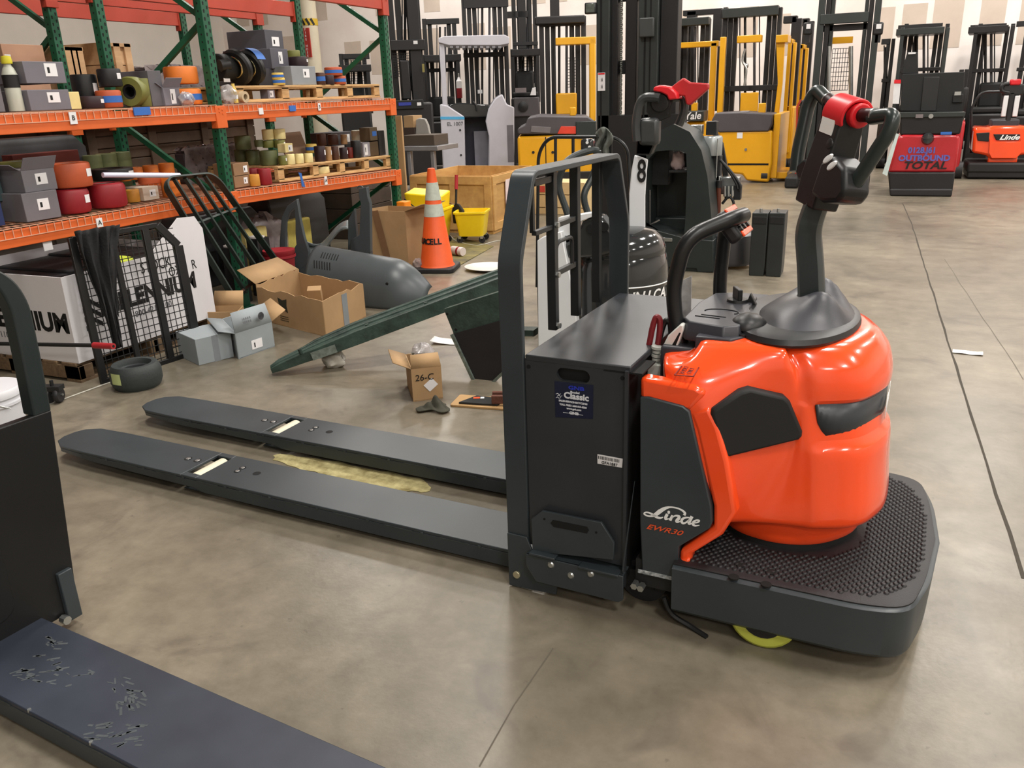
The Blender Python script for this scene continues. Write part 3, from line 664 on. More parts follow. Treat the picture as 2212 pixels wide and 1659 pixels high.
# ------------------------------------------------------------------ pallet racks
RG = mat('rack_green', '0b5036', .45, var=.15, scale=3); RO = mat('rack_orange', 'd8642a', .45, var=.08, scale=3)
RR = mat('rack_red', 'a83a28', .5, var=.08); WIRE = mat('deck_wire', 'd6a184', .45, var=.1)
BLUE = mat('blue_tape', '2f66b4', .6, var=.1)
XF = -4.5; YP = [2.61, 5.08, 7.55]
def zlow(y): return .915 if y < 5.08 else .915-(y-5.08)*.0275
def rack(x1, label, ytop, levels, right_extra=True):
    R = thing('pallet_rack', label, 'rack', (0, 0, 0)); x0 = x1-1.07
    for i, y in enumerate(YP):
        for xa in (x1-.07, x0):
            post = MB().box(xa, xa+.004, y-.038, y+.038, 0, ytop) if False else MB().box(xa, xa+.07, y-.038, y+.038, 0, ytop)
            p = post.build('upright_post', RG, R, bevel=.004)
            h = MB(); z = .12
            while z < ytop-.05:
                for dy in (-.018, .018):
                    zz = z+(.025 if dy > 0 else 0)
                    h.prism([(y+dy-.005, zz-.012), (y+dy+.005, zz-.012), (y+dy+.008, zz+.008), (y+dy, zz+.013), (y+dy-.008, zz+.008)], 'x', xa+.0695, xa+.0706)
                h.cb((xa+.035, y-.0382, z), (.012, .001, .012)); z += .051
            h.build('post_holes', HOLE, p)['kind'] = 'stuff'
            MB().box(xa-.02, xa+.09, y-.06, y+.06, 0, .008).build('foot_plate', RG, R)
        z = .15; up = True
        while z < ytop-.5:
            a = (x0+.05, y, z if up else z+.62); b = (x1-.05, y, z+.62 if up else z)
            MB().bar(a, b, .04, .03, up=(0, 1, 0)).build('diagonal_brace', RG, R); z += .66; up = not up
    for (z, m, hb, deck) in levels:
        for bay in (0, 1):
            ya, yb = YP[bay]+.038, YP[bay+1]-.038
            za, zb = (z(YP[bay]), z(YP[bay+1])) if callable(z) else (z, z)
            for xb in (x1-.02, x0+.02):
                sx = .045; xx0 = xb-sx/2; 
                bm = MB().hexa([(xx0, ya, za-.02-hb), (xx0, yb, zb-.02-hb), (xx0+sx, yb, zb-.02-hb), (xx0+sx, ya, za-.02-hb)], [(xx0, ya, za-.02), (xx0, yb, zb-.02), (xx0+sx, yb, zb-.02), (xx0+sx, ya, za-.02)])
                be = bm.build('beam', m, R, bevel=.004)
                for yc, zc in ((YP[bay], za), (YP[bay+1], zb)):
                    if bay == 1 and yc == YP[1]: continue
                    MB().box(xx0-.005, xx0+sx+.008, yc-.055, yc+.055, zc-hb-.07, zc-.012).build('beam_connector', m, be, bevel=.003)
                    for dz in (.03, .055): MB().cyl((xx0+sx+.008, yc-.016, zc-dz), (xx0+sx+.012, yc-.016, zc-dz), .007, seg=8).build('rivet', m, be); MB().cyl((xx0+sx+.008, yc+.016, zc-dz-.012), (xx0+sx+.012, yc+.016, zc-dz-.012), .007, seg=8).build('rivet', m, be)
            if deck:
                w = MB(); n = 44
                for i in range(n+1):
                    y = ya+(yb-ya)*i/n; zz = za+(zb-za)*i/n
                    w.bar((x1+.006, y, zz-.062), (x1+.006, y, zz-.004), .004, .004, up=(1, 0, 0)); w.bar((x0+.02, y, zz-.006), (x1+.006, y, zz-.006), .004, .004)
                for xw, dz in ((x1+.007, -.062), (x1+.007, -.006), *[(x1-.1*k, -.01) for k in range(1, 11)]):
                    w.bar((xw, ya, za+dz), (xw, yb, zb+dz), .0045, .0045)
                w.build('wire_deck', WIRE, R)['kind'] = 'stuff'
    return R
RK = rack(XF, 'orange and green pallet rack loaded with tyres and grey cartons', 3.4, [(zlow, RO, .095, True), (1.535, RO, .10, True), (2.48, RR, .13, False)])
RK2 = rack(-6.0, 'green pallet rack standing back to back behind the orange beams', 3.4, [(.9, RO, .095, True), (1.5, RO, .10, True), (2.48, RR, .13, False)])
# yellow-orange guard on the end post, labels and tape on the beams
MB().prism(rrect(-4.51, -4.40, 7.48, 7.61, .02), 'z', 0, .52).build('post_guard', mat('guard_orange', 'f08a1c', .45), RK, bevel=.004)
def blab(px, py, s, w=.045, h=.06, x=XF+.012):
    p = onx(px, py, x); o = MB().box(x-.004, x+.002, p[1]-w/2, p[1]+w/2, p[2]-h/2, p[2]+h/2).build('beam_label', LAB, RK)
    if s: text('lettering', s, .04, INK, o, (x+.002, p[1], p[2]), (0, 1, 0), UZ, bold=.0006)
blab(158, 255, 'B', .05, .07); blab(215, 481, 'A', .045, .055); blab(564, 240, '', .05, .05); blab(690, 231, '3', .035, .06); blab(704, 390, 'A', .035, .07)
for px, py, w, h in ((307, 240, .14, .05), (632, 234, .08, .045)):
    p = onx(px, py, XF+.013); MB().box(XF+.008, XF+.0155, p[1]-w/2, p[1]+w/2, p[2]-h/2, p[2]+h/2).build('tape_piece', BLUE, RK)
p = onx(652, 390, XF+.02); MB().prism([(p[1]-.03, p[2]+.07), (p[1]+.01, p[2]+.06), (p[1]+.02, p[2]), (p[1]+.04, p[2]-.06), (p[1]+.0, p[2]-.05), (p[1]-.01, p[2]+.02)], 'x', XF+.014, XF+.018).build('tape_piece', BLUE, RK)
p = onx(95, 472, XF+.0); MB().box(XF-.02, XF-.016, p[1]-.03, p[1]+.03, .745, .80).build('beam_label', LAB, RK)

# ------------------------------------------------------------------ stock on the shelves
FWD = RW@np.array([0, 0, 1.0])
def scale_at(p): return float((p-CAM)@FWD)/FPX
PAL = dict(red='8a1722', brick='b2512c', orange='e07a2c', amber='c78a34', olive='6d6f35', black='17181b', plum='2c1a20', cream='e6d69a', yellow='d9b95a', brown='4a2a1c', green='5c6440', dkred='6d1f18', tan='a8845c', white='d9d6c2')
def pm(c): return mat('poly_'+c, PAL[c], .5, var=.1, scale=9)
def zs_of(p, zs): return zs(p[1]) if callable(zs) else zs
ROLLS = {}
def roll(label, cx, pt_, pb, w, xf, zs, c, name='wheel_tyre', cat_='tyre', tape=None, tag_=None, rim=.55, group=None, round_=.12, dz=0):
    p = onx(cx, pb, xf); k = scale_at(p); r = w/2*k; h = (pb-pt_)*k*1.02; z = zs_of(p, zs)+dz
    t = thing(name, label, cat_, (xf-r*.2, p[1], z), 0, group); b = min(r, h)*round_
    MB().lathe([(r*rim, 0), (r-b, 0), (r-b*.3, b*.3), (r, b), (r, h-b), (r-b*.3, h-b*.3), (r-b, h), (r*rim, h), (r*rim, 0)], 28).build('tread', pm(c), t, smooth=40)
    MB().lathe([(r*rim, .002), (r*rim, h*.97), (r*rim*.8, h*.97), (r*rim*.8, .002), (r*rim, .002)], 20).build('core_ring', CHR if c != 'black' else MATTE, t)
    if tape: MB().lathe([(r+.001, h*.3), (r+.0015, h*.3), (r+.0015, h*.68), (r+.001, h*.68), (r+.001, h*.3)], 28).build('tape_band', BLUE, t)
    if tag_ is not None:
        a = math.radians(tag_); n = 4; b_ = MB()
        b_.grid(lambda s, q: ((r+.0015)*math.cos(a+(s-.5)*.5), (r+.0015)*math.sin(a+(s-.5)*.5), h*(.42+.32*q)), n, 1).build('paper_label', LAB, t, smooth=60)
    return t
CT = {}
def cmat(c): return mat('carton_'+c, c, .75, var=.07, scale=6)
def carton(label, pl, pr, pt_, pb, xf, zs, c, depth=.25, name='carton', cat_='box', tag_=None, rz=0, stripe=None, group=None, tape=None, dz=0, open_=0):
    a = onx(pl, pb, xf); b = onx(pr, pb, xf); k = scale_at(a); h = (pb-pt_)*k*1.02; z = zs_of(a, zs)+dz; w = b[1]-a[1]
    t = thing(name, label, cat_, (xf, (a[1]+b[1])/2, z), rz, group)
    MB().box(-depth, 0, -w/2, w/2, 0, h).build('carton_body', cmat(c), t, bevel=.003)
    if tag_:
        y, zz, tw, th = tag_; o = MB().box(-.001, .0015, w*(y-.5)-tw*w/2, w*(y-.5)+tw*w/2, h*(zz-th/2), h*(zz+th/2)).build('paper_label', LAB, t)
        MB().box(.001, .0022, w*(y-.5)-tw*w*.3, w*(y-.5)-tw*w*.1, h*(zz-th*.25), h*(zz+th*.2)).build('printed_mark', INK, o)
    if stripe: MB().box(-.0005, .001, -w/2, -w/2+w*.22, 0, h).build('carton_stripe', cmat(stripe), t)
    if tape: MB().box(-.001, .0015, -w*.2, w*.35, h*.35, h*.7).build('tape_piece', BLUE, t)
    if open_:
        MB().bar((-.0, 0, h), (.04, 0, h+open_), w, .004, up=(1, 0, -.5)).build('flap', cmat(c), t); MB().bar((-depth*.5, -w/2, h), (-depth*.5, -w/2-open_*.8, h+open_*.5), depth*.9, .004, up=(0, .5, 1)).build('flap', cmat(c), t)
    return t
U = 1.536
# upper shelf, bay with the B tag
b_ = onx(36, 232, XF-.16); k = scale_at(b_); t = thing('spray_bottle', 'clear plastic bottle with a yellow cap beside stacked grey cartons', 'bottle', (XF-.16, b_[1], U))
MB().lathe([(.001, 0), (.042, .002), (.042, .20), (.03, .235), (.02, .25), (.02, .26), (.001, .26)], 20).build('bottle_body', mat('bottle_clear', 'b9bcae', .3, var=.1), t)
MB().lathe([(.0425, .13), (.043, .13), (.043, .20), (.0425, .20)], 20).build('bottle_label', MATTE, t); MB().lathe([(.028, .26), (.03, .27), (.026, .30), (.001, .305)], 16).build('bottle_cap', mat('cap_yellow', 'd8cf35', .5), t)
carton('grey carton at the near end of the upper shelf beside the yellow capped bottle', -30, 12, 165, 238, XF-.14, U, '6d6a6e', .3, tag_=(.3, .3, .4, .2))
c1 = carton('grey carton with white label, bottom one of two stacked beside the bottle', 66, 155, 190, 232, XF-.10, U, '6e6c74', .35, tag_=(.6, .62, .3, .5))
carton('grey carton with white label, top one of two stacked beside the bottle', 60, 147, 146, 190, XF-.10, U, '6e6c74', .35, tag_=(.65, .62, .3, .6), dz=.152)
carton('pale yellow foam block between grey cartons and dark tyres', 153, 176, 193, 228, XF-.12, U, 'dccb8c', .1, 'foam_block', 'foam')
roll('black tyre with white label, under nothing, beside the yellow foam block', 195, 160, 228, 52, XF-.28, U, 'black', tag_=10)
roll('small dark plum roller tyre in front of black tyres', 203, 204, 229, 50, XF-.14, U, 'plum', tag_=20)
roll('orange roller tyre wrapped in blue tape under a dark tyre', 242, 194, 229, 52, XF-.14, U, 'brick', tape=1)
roll('dark tyre with white label stacked on the blue taped orange tyre', 245, 158, 194, 48, XF-.14, U, 'black', tag_=10, dz=.129)
def wheel_up(label, cx, cy, dia, wid, x, z, c, ang=0):
    p = onx(cx, cy, x); k = scale_at(p); r = dia/2*k; w = wid*k; t = thing('wheel_tyre', label, 'tyre', (x, p[1], z), ang)
    o = MB().lathe([(r*.5, -w/2), (r*.93, -w/2), (r, -w*.4), (r, w*.4), (r*.93, w/2), (r*.5, w/2), (r*.5, -w/2)], 28).xf(Matrix.Translation((0, 0, r))@Matrix.Rotation(PI/2, 4, 'X')).build('tread', pm(c), t, smooth=40)
    MB().lathe([(r*.5, -w*.4), (r*.5, w*.4), (r*.35, w*.4), (r*.35, -w*.4), (r*.5, -w*.4)], 20).xf(Matrix.Translation((0, 0, r))@Matrix.Rotation(PI/2, 4, 'X')).build('core_ring', MATTE, t)
    return t
wheel_up('olive tyre standing on edge on the upper shelf', 287, 200, 62, 34, XF-.16, U, 'olive', .35)
roll('olive green roller standing beside the upright olive tyre', 316, 172, 228, 28, XF-.12, U, 'olive', name='poly_roller', cat_='roller')
carton('tall grey carton without label beside the olive rollers', 330, 358, 155, 226, XF-.12, U, '5d5b60', .3)
carton('small open grey carton with lifted flaps in front of orange tyres', 357, 392, 186, 223, XF-.10, U, '75737c', .16, tag_=(.55, .5, .3, .8), open_=.06)
roll('orange tyre wrapped in blue tape, lower of two beside the rack post', 410, 189, 221, 62, XF-.14, U, 'orange', tape=1)
roll('amber tyre, upper of two beside the rack post', 400, 152, 187, 70, XF-.16, U, 'orange', dz=.142)
def bag(name, label, c, size, m, seed=1, cat_='bag', n=14):
    r_ = random.Random(seed); t = []
    ph = [(r_.uniform(2, 6), r_.uniform(0, 6), r_.uniform(2, 7), r_.uniform(0, 6)) for _ in range(4)]
    def f(s, q):
        a = 2*PI*s; e = PI*q; d = 1+sum(.07*math.sin(f1*a+p1)*math.sin(f2*e+p2) for f1, p1, f2, p2 in ph)
        z = max(-.92, math.cos(PI-e))*d
        return (size[0]*math.sin(e)**.7*math.cos(a)*d, size[1]*math.sin(e)**.7*math.sin(a)*d, size[2]*(z+.92)/2)
    o = MB().grid(f, n*2, n).build(name, m, smooth=30); place(o, c); return tag(o, label, cat_)
PLAS = mat('clear_film', 'b9b4b4', .18, var=.3, scale=12, spec=.7, alpha=.55, bump=.4, bscale=30)
GFILM = mat('grey_film', '837a7c', .2, var=.3, scale=9, alpha=.85, bump=.5, bscale=22)
q = onx(404, 222, XF-.07); bag('plastic_bag', 'small clear plastic bag in front of the taped orange tyre', q*[1, 1, 0]+[0, 0, U-.002], (.05, .06, .09), PLAS, 5)
# stretch wrapped load and crates on the rack behind
def wrapped(label, pl, pr, pt_, pb, x, z, depth, c, seed):
    a = onx(pl, pb, x); b = onx(pr, pb, x); k = scale_at(a); h = (pb-pt_)*k
    r_ = random.Random(seed); t = thing('wrapped_bundle', label, 'bundle', (x, (a[1]+b[1])/2, z)); w = b[1]-a[1]
    MB().box(-depth, 0, -w/2, w/2, 0, h*.8).build('bundle_core', mat('bundle_dark', '3a3336', .5, var=.2), t, bevel=.02)
    MB().grid(lambda s, q: (-depth*s+.005+.01*math.sin(30*s), -w/2-.01+(w+.02)*q, h*(.84+.1*math.sin(9*s+17*q+seed)*math.sin(23*q))), 16, 40).build('film_top', GFILM, t, smooth=20)
    MB().grid(lambda s, q: (.006+.008*math.sin(40*q+9*s), -w/2-.01+(w+.02)*q, h*.9*s), 6, 40).build('film_side', GFILM, t, smooth=20)
wrapped('stretch wrapped dark bundle on the rack behind the olive tyres', 322, 465, 108, 205, -6.02, 1.52, .7, 0, 2)
CR = wood('crate_pale', 'b58f66', 'd0ab82', (3, .5, 3))
def crate(label, pl, pr, pt_, pb, x, z, depth, m=CR, name='wooden_crate'):
    a = onx(pl, pb, x); b = onx(pr, pb, x); k = scale_at(a); h = (pb-pt_)*k; w = b[1]-a[1]; t = thing(name, label, 'crate', (x, (a[1]+b[1])/2, z))
    n = 3
    MB().box(-depth+.02, -.02, -w/2+.02, w/2-.02, .01, h-.03).build('crate_core', m, t)
    for i in range(n): MB().box(-.02, 0, -w/2, w/2, h*i/n+.003, h*(i+1)/n-.003).build('crate_board', m, t, bevel=.002)
    for i in range(n): MB().box(-depth, 0, -w/2-.018, -w/2, h*i/n+.003, h*(i+1)/n-.003).build('crate_board', m, t, bevel=.002)
    for y in (-w/2+.04, 0, w/2-.04): MB().box(0, .02, y-.035, y+.035, 0, h).build('crate_batten', m, t, bevel=.002)
    MB().box(-depth, .02, -w/2, w/2, h-.03, h).build('crate_lid', m, t, bevel=.002)
    return t
crate('pale wooden crate on the back rack between two dark posts', 158, 198, 96, 225, -6.05, 1.52, .6)
crate('wide pale crate on the back rack behind the brace with open lid', 238, 300, 88, 222, -6.15, 1.52, .6)
carton('tan cardboard carton on the back rack above the bottle', 30, 118, 88, 225, -6.05, 1.52, 'b18a70', .6, tag_=(.1, .75, .14, .2))
carton('dark slab of equipment on the back rack at the shelf end', -60, 22, 38, 235, -6.05, 1.52, '1c1719', .5)
# upper shelf, bay beyond the middle post
def motor(label, cx, cy):
    p = onx(cx, cy, XF-.22); t = thing('drive_motor', label, 'motor', (XF-.30, p[1], U+.127))
    MB().cyl((0, -.24, .14), (0, .2, .14), .10, seg=24).build('motor_case', MATTE, t, bevel=.012)
    for y in (-.08, .075): MB().lathe([(.07, -.03), (.125, -.03), (.14, -.015), (.14, .015), (.125, .03), (.07, .03), (.07, -.03)], 28).xf(Matrix.Translation((.06, y, .14))@Matrix.Rotation(PI/2+.35, 4, 'X')).build('drum', BLK, t, smooth=40); MB().tube([(.06+.075*math.cos(a), y-.034-.02*math.sin(a), .14+.075*math.sin(a)) for a in np.linspace(0, 2*PI, 24)[:-1]], .008, 8, closed=True).build('chrome_ring', mat('gold_chrome', 'c9bf95', .15, metal=1, var=.1), t)
    MB().cyl((.05, -.26, .15), (.08, -.19, .16), .045, seg=16).build('end_cap', BLK, t); MB().grid(lambda s, q: (.06+.145*math.cos(.4+1.2*s), .02+.1*q, .14+.145*math.sin(.4+1.2*s)), 8, 1).build('tape_piece', BLUE, t)
    MB().box(.05, .054, -.24, -.17, .03, .06).build('paper_label', LAB, t)
motor('black drive motor with two brass ringed drums beside the green post', 535, 180)
def pallet(label, a, b, z, depth, zb=None, h=.13, hgt=None, name='wooden_pallet', x=None, wc=('b18a58', 'd3ae78')):
    # notched stringer pallet, long side along +y from y=a to y=b at front x
    t = thing(name, label, 'pallet', (x, a, z)); L = b-a; m = wood('pallet_wood', *wc)
    if zb is not None: t.rotation_euler = (math.atan2(zb-z, L), 0, 0)
    for i, xx in enumerate((-.04, -depth/2, -depth)):
        for j in range(3):
            pass
    for xx in (-.045, -depth/2, -depth+.0):
        s = MB().box(xx, xx+.04, 0, L, h*.78, h*.86).box(xx, xx+.04, 0, L, h*.13, h*.2)
        s.build('stringer_rail', m, t)
        for f in (.0, .27, .5, .73, .955): MB().box(xx, xx+.04, L*f, L*f+L*.045, h*.13, h*.86).build('stringer_block', m, t, bevel=.003)
    n = 8
    for i in range(n): MB().box(-depth, .0, L*i/n+.012, L*(i+1)/n-.012, h*.86, h).build('top_board', m, t, bevel=.002)
    MB().box(-.09, .001, 0, L, h*.86, h*.99).build('top_board', m, t, bevel=.002)
    for f in (0, .45, .9): MB().box(-depth, 0, L*f, L*f+.1, 0, h*.13).build('bottom_board', m, t, bevel=.002)
    MB().box(-.09, .001, 0, L, 0, h*.13).build('bottom_board', m, t, bevel=.002)
    return t
ya = onx(512, 212, XF-.06)[1]; yb = onx(822, 212, XF-.06)[1]
pallet('pale wooden pallet on the upper shelf carrying grey cartons', ya, yb, U, .85, x=XF-.06, h=.125)
PU = U+.126
carton('dark grey carton, topmost of the carton pile on the upper pallet', 576, 614, 66, 107, XF-.30, PU, '4a4950', .4, tag_=(.55, .45, .4, .45), dz=.28)
carton('grey carton under the topmost one on the upper pallet', 588, 625, 105, 145, XF-.24, PU, '56555e', .5, tag_=(.55, .55, .22, .6), dz=.135)
carton('low dark carton at the bottom of the carton pile on the upper pallet', 560, 612, 146, 181, XF-.26, PU, '3f3d43', .45)
carton('light grey carton with a slanted label on the upper pallet', 632, 684, 141, 179, XF-.08, PU, '868a8e', .3, tag_=(.6, .62, .25, .45))
roll('olive tape roll on top of a dark roll on the upper pallet', 637, 105, 122, 28, XF-.3, PU, 'olive', name='poly_roller', cat_='roller', dz=.22)
roll('dark roll with white label resting on grey cartons', 648, 122, 141, 42, XF-.2, PU, 'plum', tag_=20, name='poly_roller', cat_='roller', dz=.155)
roll('small yellow roller with blue tape, lower of two on the upper pallet', 605, 165, 180, 26, XF-.07, PU, 'yellow', tape=1, name='poly_roller', cat_='roller')
roll('small yellow roller with blue tape, upper of two on the upper pallet', 602, 152, 165, 25, XF-.07, PU, 'yellow', tape=1, name='poly_roller', cat_='roller', dz=.045)
roll('brown roller with blue tape at the far end of the upper pallet', 695, 155, 179, 20, XF-.08, PU, 'brown', tape=1, name='poly_roller', cat_='roller')
roll('dark plum roller between brown and orange ones on the upper pallet', 713, 160, 179, 22, XF-.08, PU, 'plum', name='poly_roller', cat_='roller')
roll('orange tyre with blue tape, lower of two on the far end of the upper pallet', 736, 162, 179, 28, XF-.08, PU, 'brick', tape=1)
roll('orange tyre with blue tape, upper of two on the far end of the upper pallet', 724, 145, 162, 38, XF-.1, PU, 'brick', tape=1, dz=.075)
carton('small grey box inside the upper pallet opening', 580, 595, 190, 211, XF-.08, U+.02, '77757e', .08, tag_=(.5, .5, .5, .6))
roll('tan roller lying inside the upper pallet opening', 610, 194, 211, 22, XF-.10, U+.02, 'tan', name='poly_roller', cat_='roller')
q = onx(497, 220, XF-.05); bag('plastic_bag', 'clear plastic bag of bottles in front of the upper pallet by the post', q*[1, 1, 0]+[0, 0, U-.003], (.05, .075, .14), PLAS, 8)
q = onx(508, 220, XF-.03); t = thing('bottle', 'small yellow bottle with white label leaning by the green post', 'bottle', (XF-.03, q[1], U)); MB().lathe([(.001, 0), (.025, .002), (.025, .09), (.012, .12), (.012, .14), (.001, .14)], 14).build('bottle_body', pm('yellow'), t); MB().lathe([(.0255, .03), (.026, .03), (.026, .06), (.0255, .06)], 14).build('bottle_label', LAB, t)
q = onx(527, 216, XF-.02); t = thing('tape_roll', 'roll of clear packing tape lying on the upper shelf', 'tape', (XF-.02, q[1], U)); MB().lathe([(.022, -.02), (.042, -.02), (.042, .02), (.022, .02), (.022, -.02)], 20).xf(Matrix.Translation((0, 0, .042))@Matrix.Rotation(PI/2, 4, 'Y')).build('tape_body', mat('tape_tan', 'bfa98a', .35), t)
# lower shelf, bay with the A tag
LZ = lambda y: zlow(y)+.001
carton('blue tub at the near end of the lower shelf', -40, 14, 436, 492, XF-.12, LZ, '20305e', .2, 'plastic_tub', 'tub')
carton('grey carton with white label, lower of two on the lower shelf', 60, 137, 425, 484, XF-.08, LZ, '6c6a6f', .35, tag_=(.55, .55, .32, .4))
carton('grey carton with torn open flap, upper of two on the lower shelf', 58, 130, 382, 428, XF-.10, LZ, '727076', .32, tag_=(.55, .55, .35, .5), dz=.165, open_=.07)
carton('bag of dark parts wrapped in teal film at the shelf end', -40, 8, 340, 420, XF-.25, LZ, '34474a', .25, 'wrapped_parts', 'parts', dz=.12)
roll('dark red tyre with white label beside the grey cartons', 168, 419, 470, 72, XF-.13, LZ, 'red', tag_=20, round_=.22)
roll('rust orange tyre with white label stacked on the dark red tyre', 165, 370, 420, 86, XF-.14, LZ, 'brick', tag_=25, dz=.158)
roll('dark red tyre without label on the lower shelf', 243, 404, 455, 78, XF-.12, LZ, 'red', round_=.22)
roll('black tyre with white label lying on the plain dark red tyre', 256, 384, 408, 84, XF-.32, LZ, 'black', tag_=20, dz=.15)
roll('amber roller tucked behind the dark red tyre', 292, 414, 440, 28, XF-.2, LZ, 'amber', name='poly_roller', cat_='roller')
roll('light olive tyre under a dark one on the lower shelf', 52, 370, 398, 78, XF-.42, LZ, 'olive', dz=.14)
roll('dark olive tyre with white label on the light olive tyre', 52, 345, 371, 84, XF-.42, LZ, 'olive', tag_=20, dz=.25)
carton('dull red steel box at the back of the lower shelf', 30, 175, 312, 356, XF-.62, LZ, '5e1f16', .10, 'steel_box', 'box', dz=.22)
for i, (cx, w) in enumerate(((205, 38), (236, 42), (268, 40))):
    roll('olive roller in the upper row at the back of the lower shelf', cx, 328, 360, w, XF-.62, LZ, 'green', name='poly_roller', cat_='roller', group='olive rollers in the upper back row', dz=.20)
    roll('olive roller in the lower row at the back of the lower shelf', cx, 360, 388, w-4, XF-.62, LZ, 'green', name='poly_roller', cat_='roller', group='olive rollers in the lower back row', dz=.06)
for i, cx in enumerate((268, 296, 330, 365)):
    roll('orange roller in the row behind the white tube', cx, 357, 382, 32, XF-.45, LZ, 'orange', name='poly_roller', cat_='roller', group='orange rollers behind the white tube', dz=.12+.0*i)
roll('rust orange roller under the white tube beside the white label box', 330, 385, 406, 48, XF-.25, LZ, 'brick', name='poly_roller', cat_='roller', dz=.10)
carton('white shipping box with grey barcode under the orange roller', 312, 346, 405, 433, XF-.16, LZ, 'c9b9a8', .2, tag_=(.6, .5, .4, .5))
roll('bright orange roller seen through the leaning grille', 378, 396, 436, 40, XF-.16, LZ, 'orange', name='poly_roller', cat_='roller')
q1 = onx(222, 378, XF-.08); q2 = onx(388, 379, XF+.02); o = tag(MB().tube([q1, q2], .017, 12).build('plastic_tube', mat('tube_white', 'd5d5ea', .3, var=.05)), 'white plastic tube lying across tyres on the lower shelf', 'tube')
# lower shelf, bay beyond the middle post
carton('brown carton with white label, lower of two beside the green post', 508, 541, 379, 405, XF-.06, LZ, '8a6a4c', .2, tag_=(.75, .5, .25, .5))
carton('brown carton with white label, upper of two beside the green post', 506, 540, 352, 379, XF-.06, LZ, '8a6a4c', .2, tag_=(.75, .5, .25, .5), dz=.085)
roll('small yellow roller tipped beside the brown cartons', 553, 378, 402, 23, XF-.04, LZ, 'amber', name='poly_roller', cat_='roller')
roll('bright red roller next to the lower pallet end', 576, 365, 398, 29, XF-.06, LZ, 'red', name='poly_roller', cat_='roller')
roll('red roller half hidden behind the brown cartons', 551, 362, 394, 28, XF-.22, LZ, 'red', name='poly_roller', cat_='roller')
ya = onx(604, 395, XF-.05)[1]; yb = onx(845, 358, XF-.05)[1]
pallet('pale wooden pallet on the lower shelf carrying olive and cream rollers', ya, yb, zlow(ya)+.004, .75, zb=zlow(yb)+.004, x=XF-.05, h=.13)
LP = lambda y: zlow(y)+.137
for i, (cx, a, b, w, xo) in enumerate(((586, 327, 357, 38, -.22), (552, 328, 358, 30, -.42), (528, 328, 360, 30, -.55))):
    roll('large olive roller in the bottom row on the lower pallet', cx, a, b, w, XF+xo, LP, 'green', name='poly_roller', cat_='roller', group='olive rollers on the lower pallet')
roll('large olive roller stacked on the bottom row of the lower pallet', 530, 300, 328, 34, XF-.45, LP, 'green', name='poly_roller', cat_='roller', dz=.13)
roll('small grey green roller beside cream ones on the lower pallet', 563, 313, 327, 19, XF-.3, LP, 'green', name='poly_roller', cat_='roller', dz=.15)
roll('cream topped olive roller, lower of the left cream stack', 583, 312, 327, 24, XF-.25, LP, 'olive', name='poly_roller', cat_='roller', dz=.14)
roll('cream roller on top of the olive stack on the lower pallet', 583, 291, 312, 24, XF-.25, LP, 'cream', name='poly_roller', cat_='roller', dz=.205)
roll('bright cream roller topmost beside the cardboard sheet', 608, 291, 312, 26, XF-.2, LP, 'cream', name='poly_roller', cat_='roller', dz=.205)
roll('dark olive roller with label under the bright cream roller', 608, 312, 328, 24, XF-.18, LP, 'olive', name='poly_roller', cat_='roller', tag_=10, dz=.135)
roll('olive roller with printed logo at the front of the lower pallet', 612, 328, 347, 18, XF-.1, LP, 'olive', name='poly_roller', cat_='roller', tag_=10)
for i, cx in enumerate((629, 648, 668)):
    roll('small cream roller in the front row on the lower pallet', cx, 328-i, 349-2*i, 20, XF-.08, LP, 'cream', name='poly_roller', cat_='roller', group='cream rollers in the front row')
carton('small cream box with white label standing on cream rollers', 617, 634, 311, 329, XF-.09, LP, 'e0cf94', .08, tag_=(.65, .45, .5, .7), dz=.098)
o = MB().cb((0, 0, .13), (.012, .34, .26), ry=-.35).build('cardboard_sheet', cmat('7d624c'), bevel=.002); q = onx(640, 325, XF-.34); tag(place(o, (XF-.36, q[1], LP(q[1])+.0)), 'brown cardboard sheet leaning behind the cream rollers', 'cardboard')
roll('yellow roller with blue tape behind the cream row', 675, 308, 326, 24, XF-.25, LP, 'yellow', tape=1, name='poly_roller', cat_='roller', dz=.07)
for nm, cx, a, b, w, xo, c, l in (('can', 694, 309, 340, 24, -.1, 'plum', 'dark plum roller with blue marks beside the cream row'), ('can', 711, 308, 336, 14, -.1, 'tan', 'narrow beige roller with white label on the lower pallet'), ('can', 725, 307, 334, 17, -.12, 'brown', 'brown roller beside the narrow beige roller'), ('can', 744, 309, 332, 18, -.12, 'plum', 'dark brown roller with torn label on the lower pallet'), ('can', 757, 308, 330, 14, -.14, 'dkred', 'reddish brown roller beside the tall black one'), ('can', 772, 294, 329, 22, -.1, 'black', 'tall black roller in front of the white roll'), ('can', 697, 288, 312, 20, -.4, 'brown', 'brown roller in the back row on the lower pallet beyond the cardboard'), ('can', 722, 289, 310, 22, -.4, 'brown', 'brown roller in the back row behind the dark plum roller'), ('can', 745, 288, 308, 14, -.34, 'tan', 'tan roller in the back row beside the grey box')):
    roll(l, cx, a, b, w, XF+xo, LP, c, name='poly_roller', cat_='roller', tag_=12 if c in ('plum', 'tan') else None, dz=.12 if xo < -.3 else 0)
roll('white roll standing behind the tall black roller', 781, 269, 300, 36, XF-.3, LP, 'white', name='poly_roller', cat_='roller', dz=.10)
carton('small grey box with tall white label at the pallet end', 785, 800, 297, 326, XF-.1, LP, '8e8c94', .1, tag_=(.4, .5, .45, .75))
carton('grey carton in the back row with slanted label on the lower pallet', 716, 760, 275, 302, XF-.5, LP, '45434a', .25, tag_=(.8, .5, .2, .6), dz=.10)
carton('brown stacked box with blue tape at the far end of the lower pallet', 800, 818, 297, 326, XF-.1, LP, '4d3a22', .12)
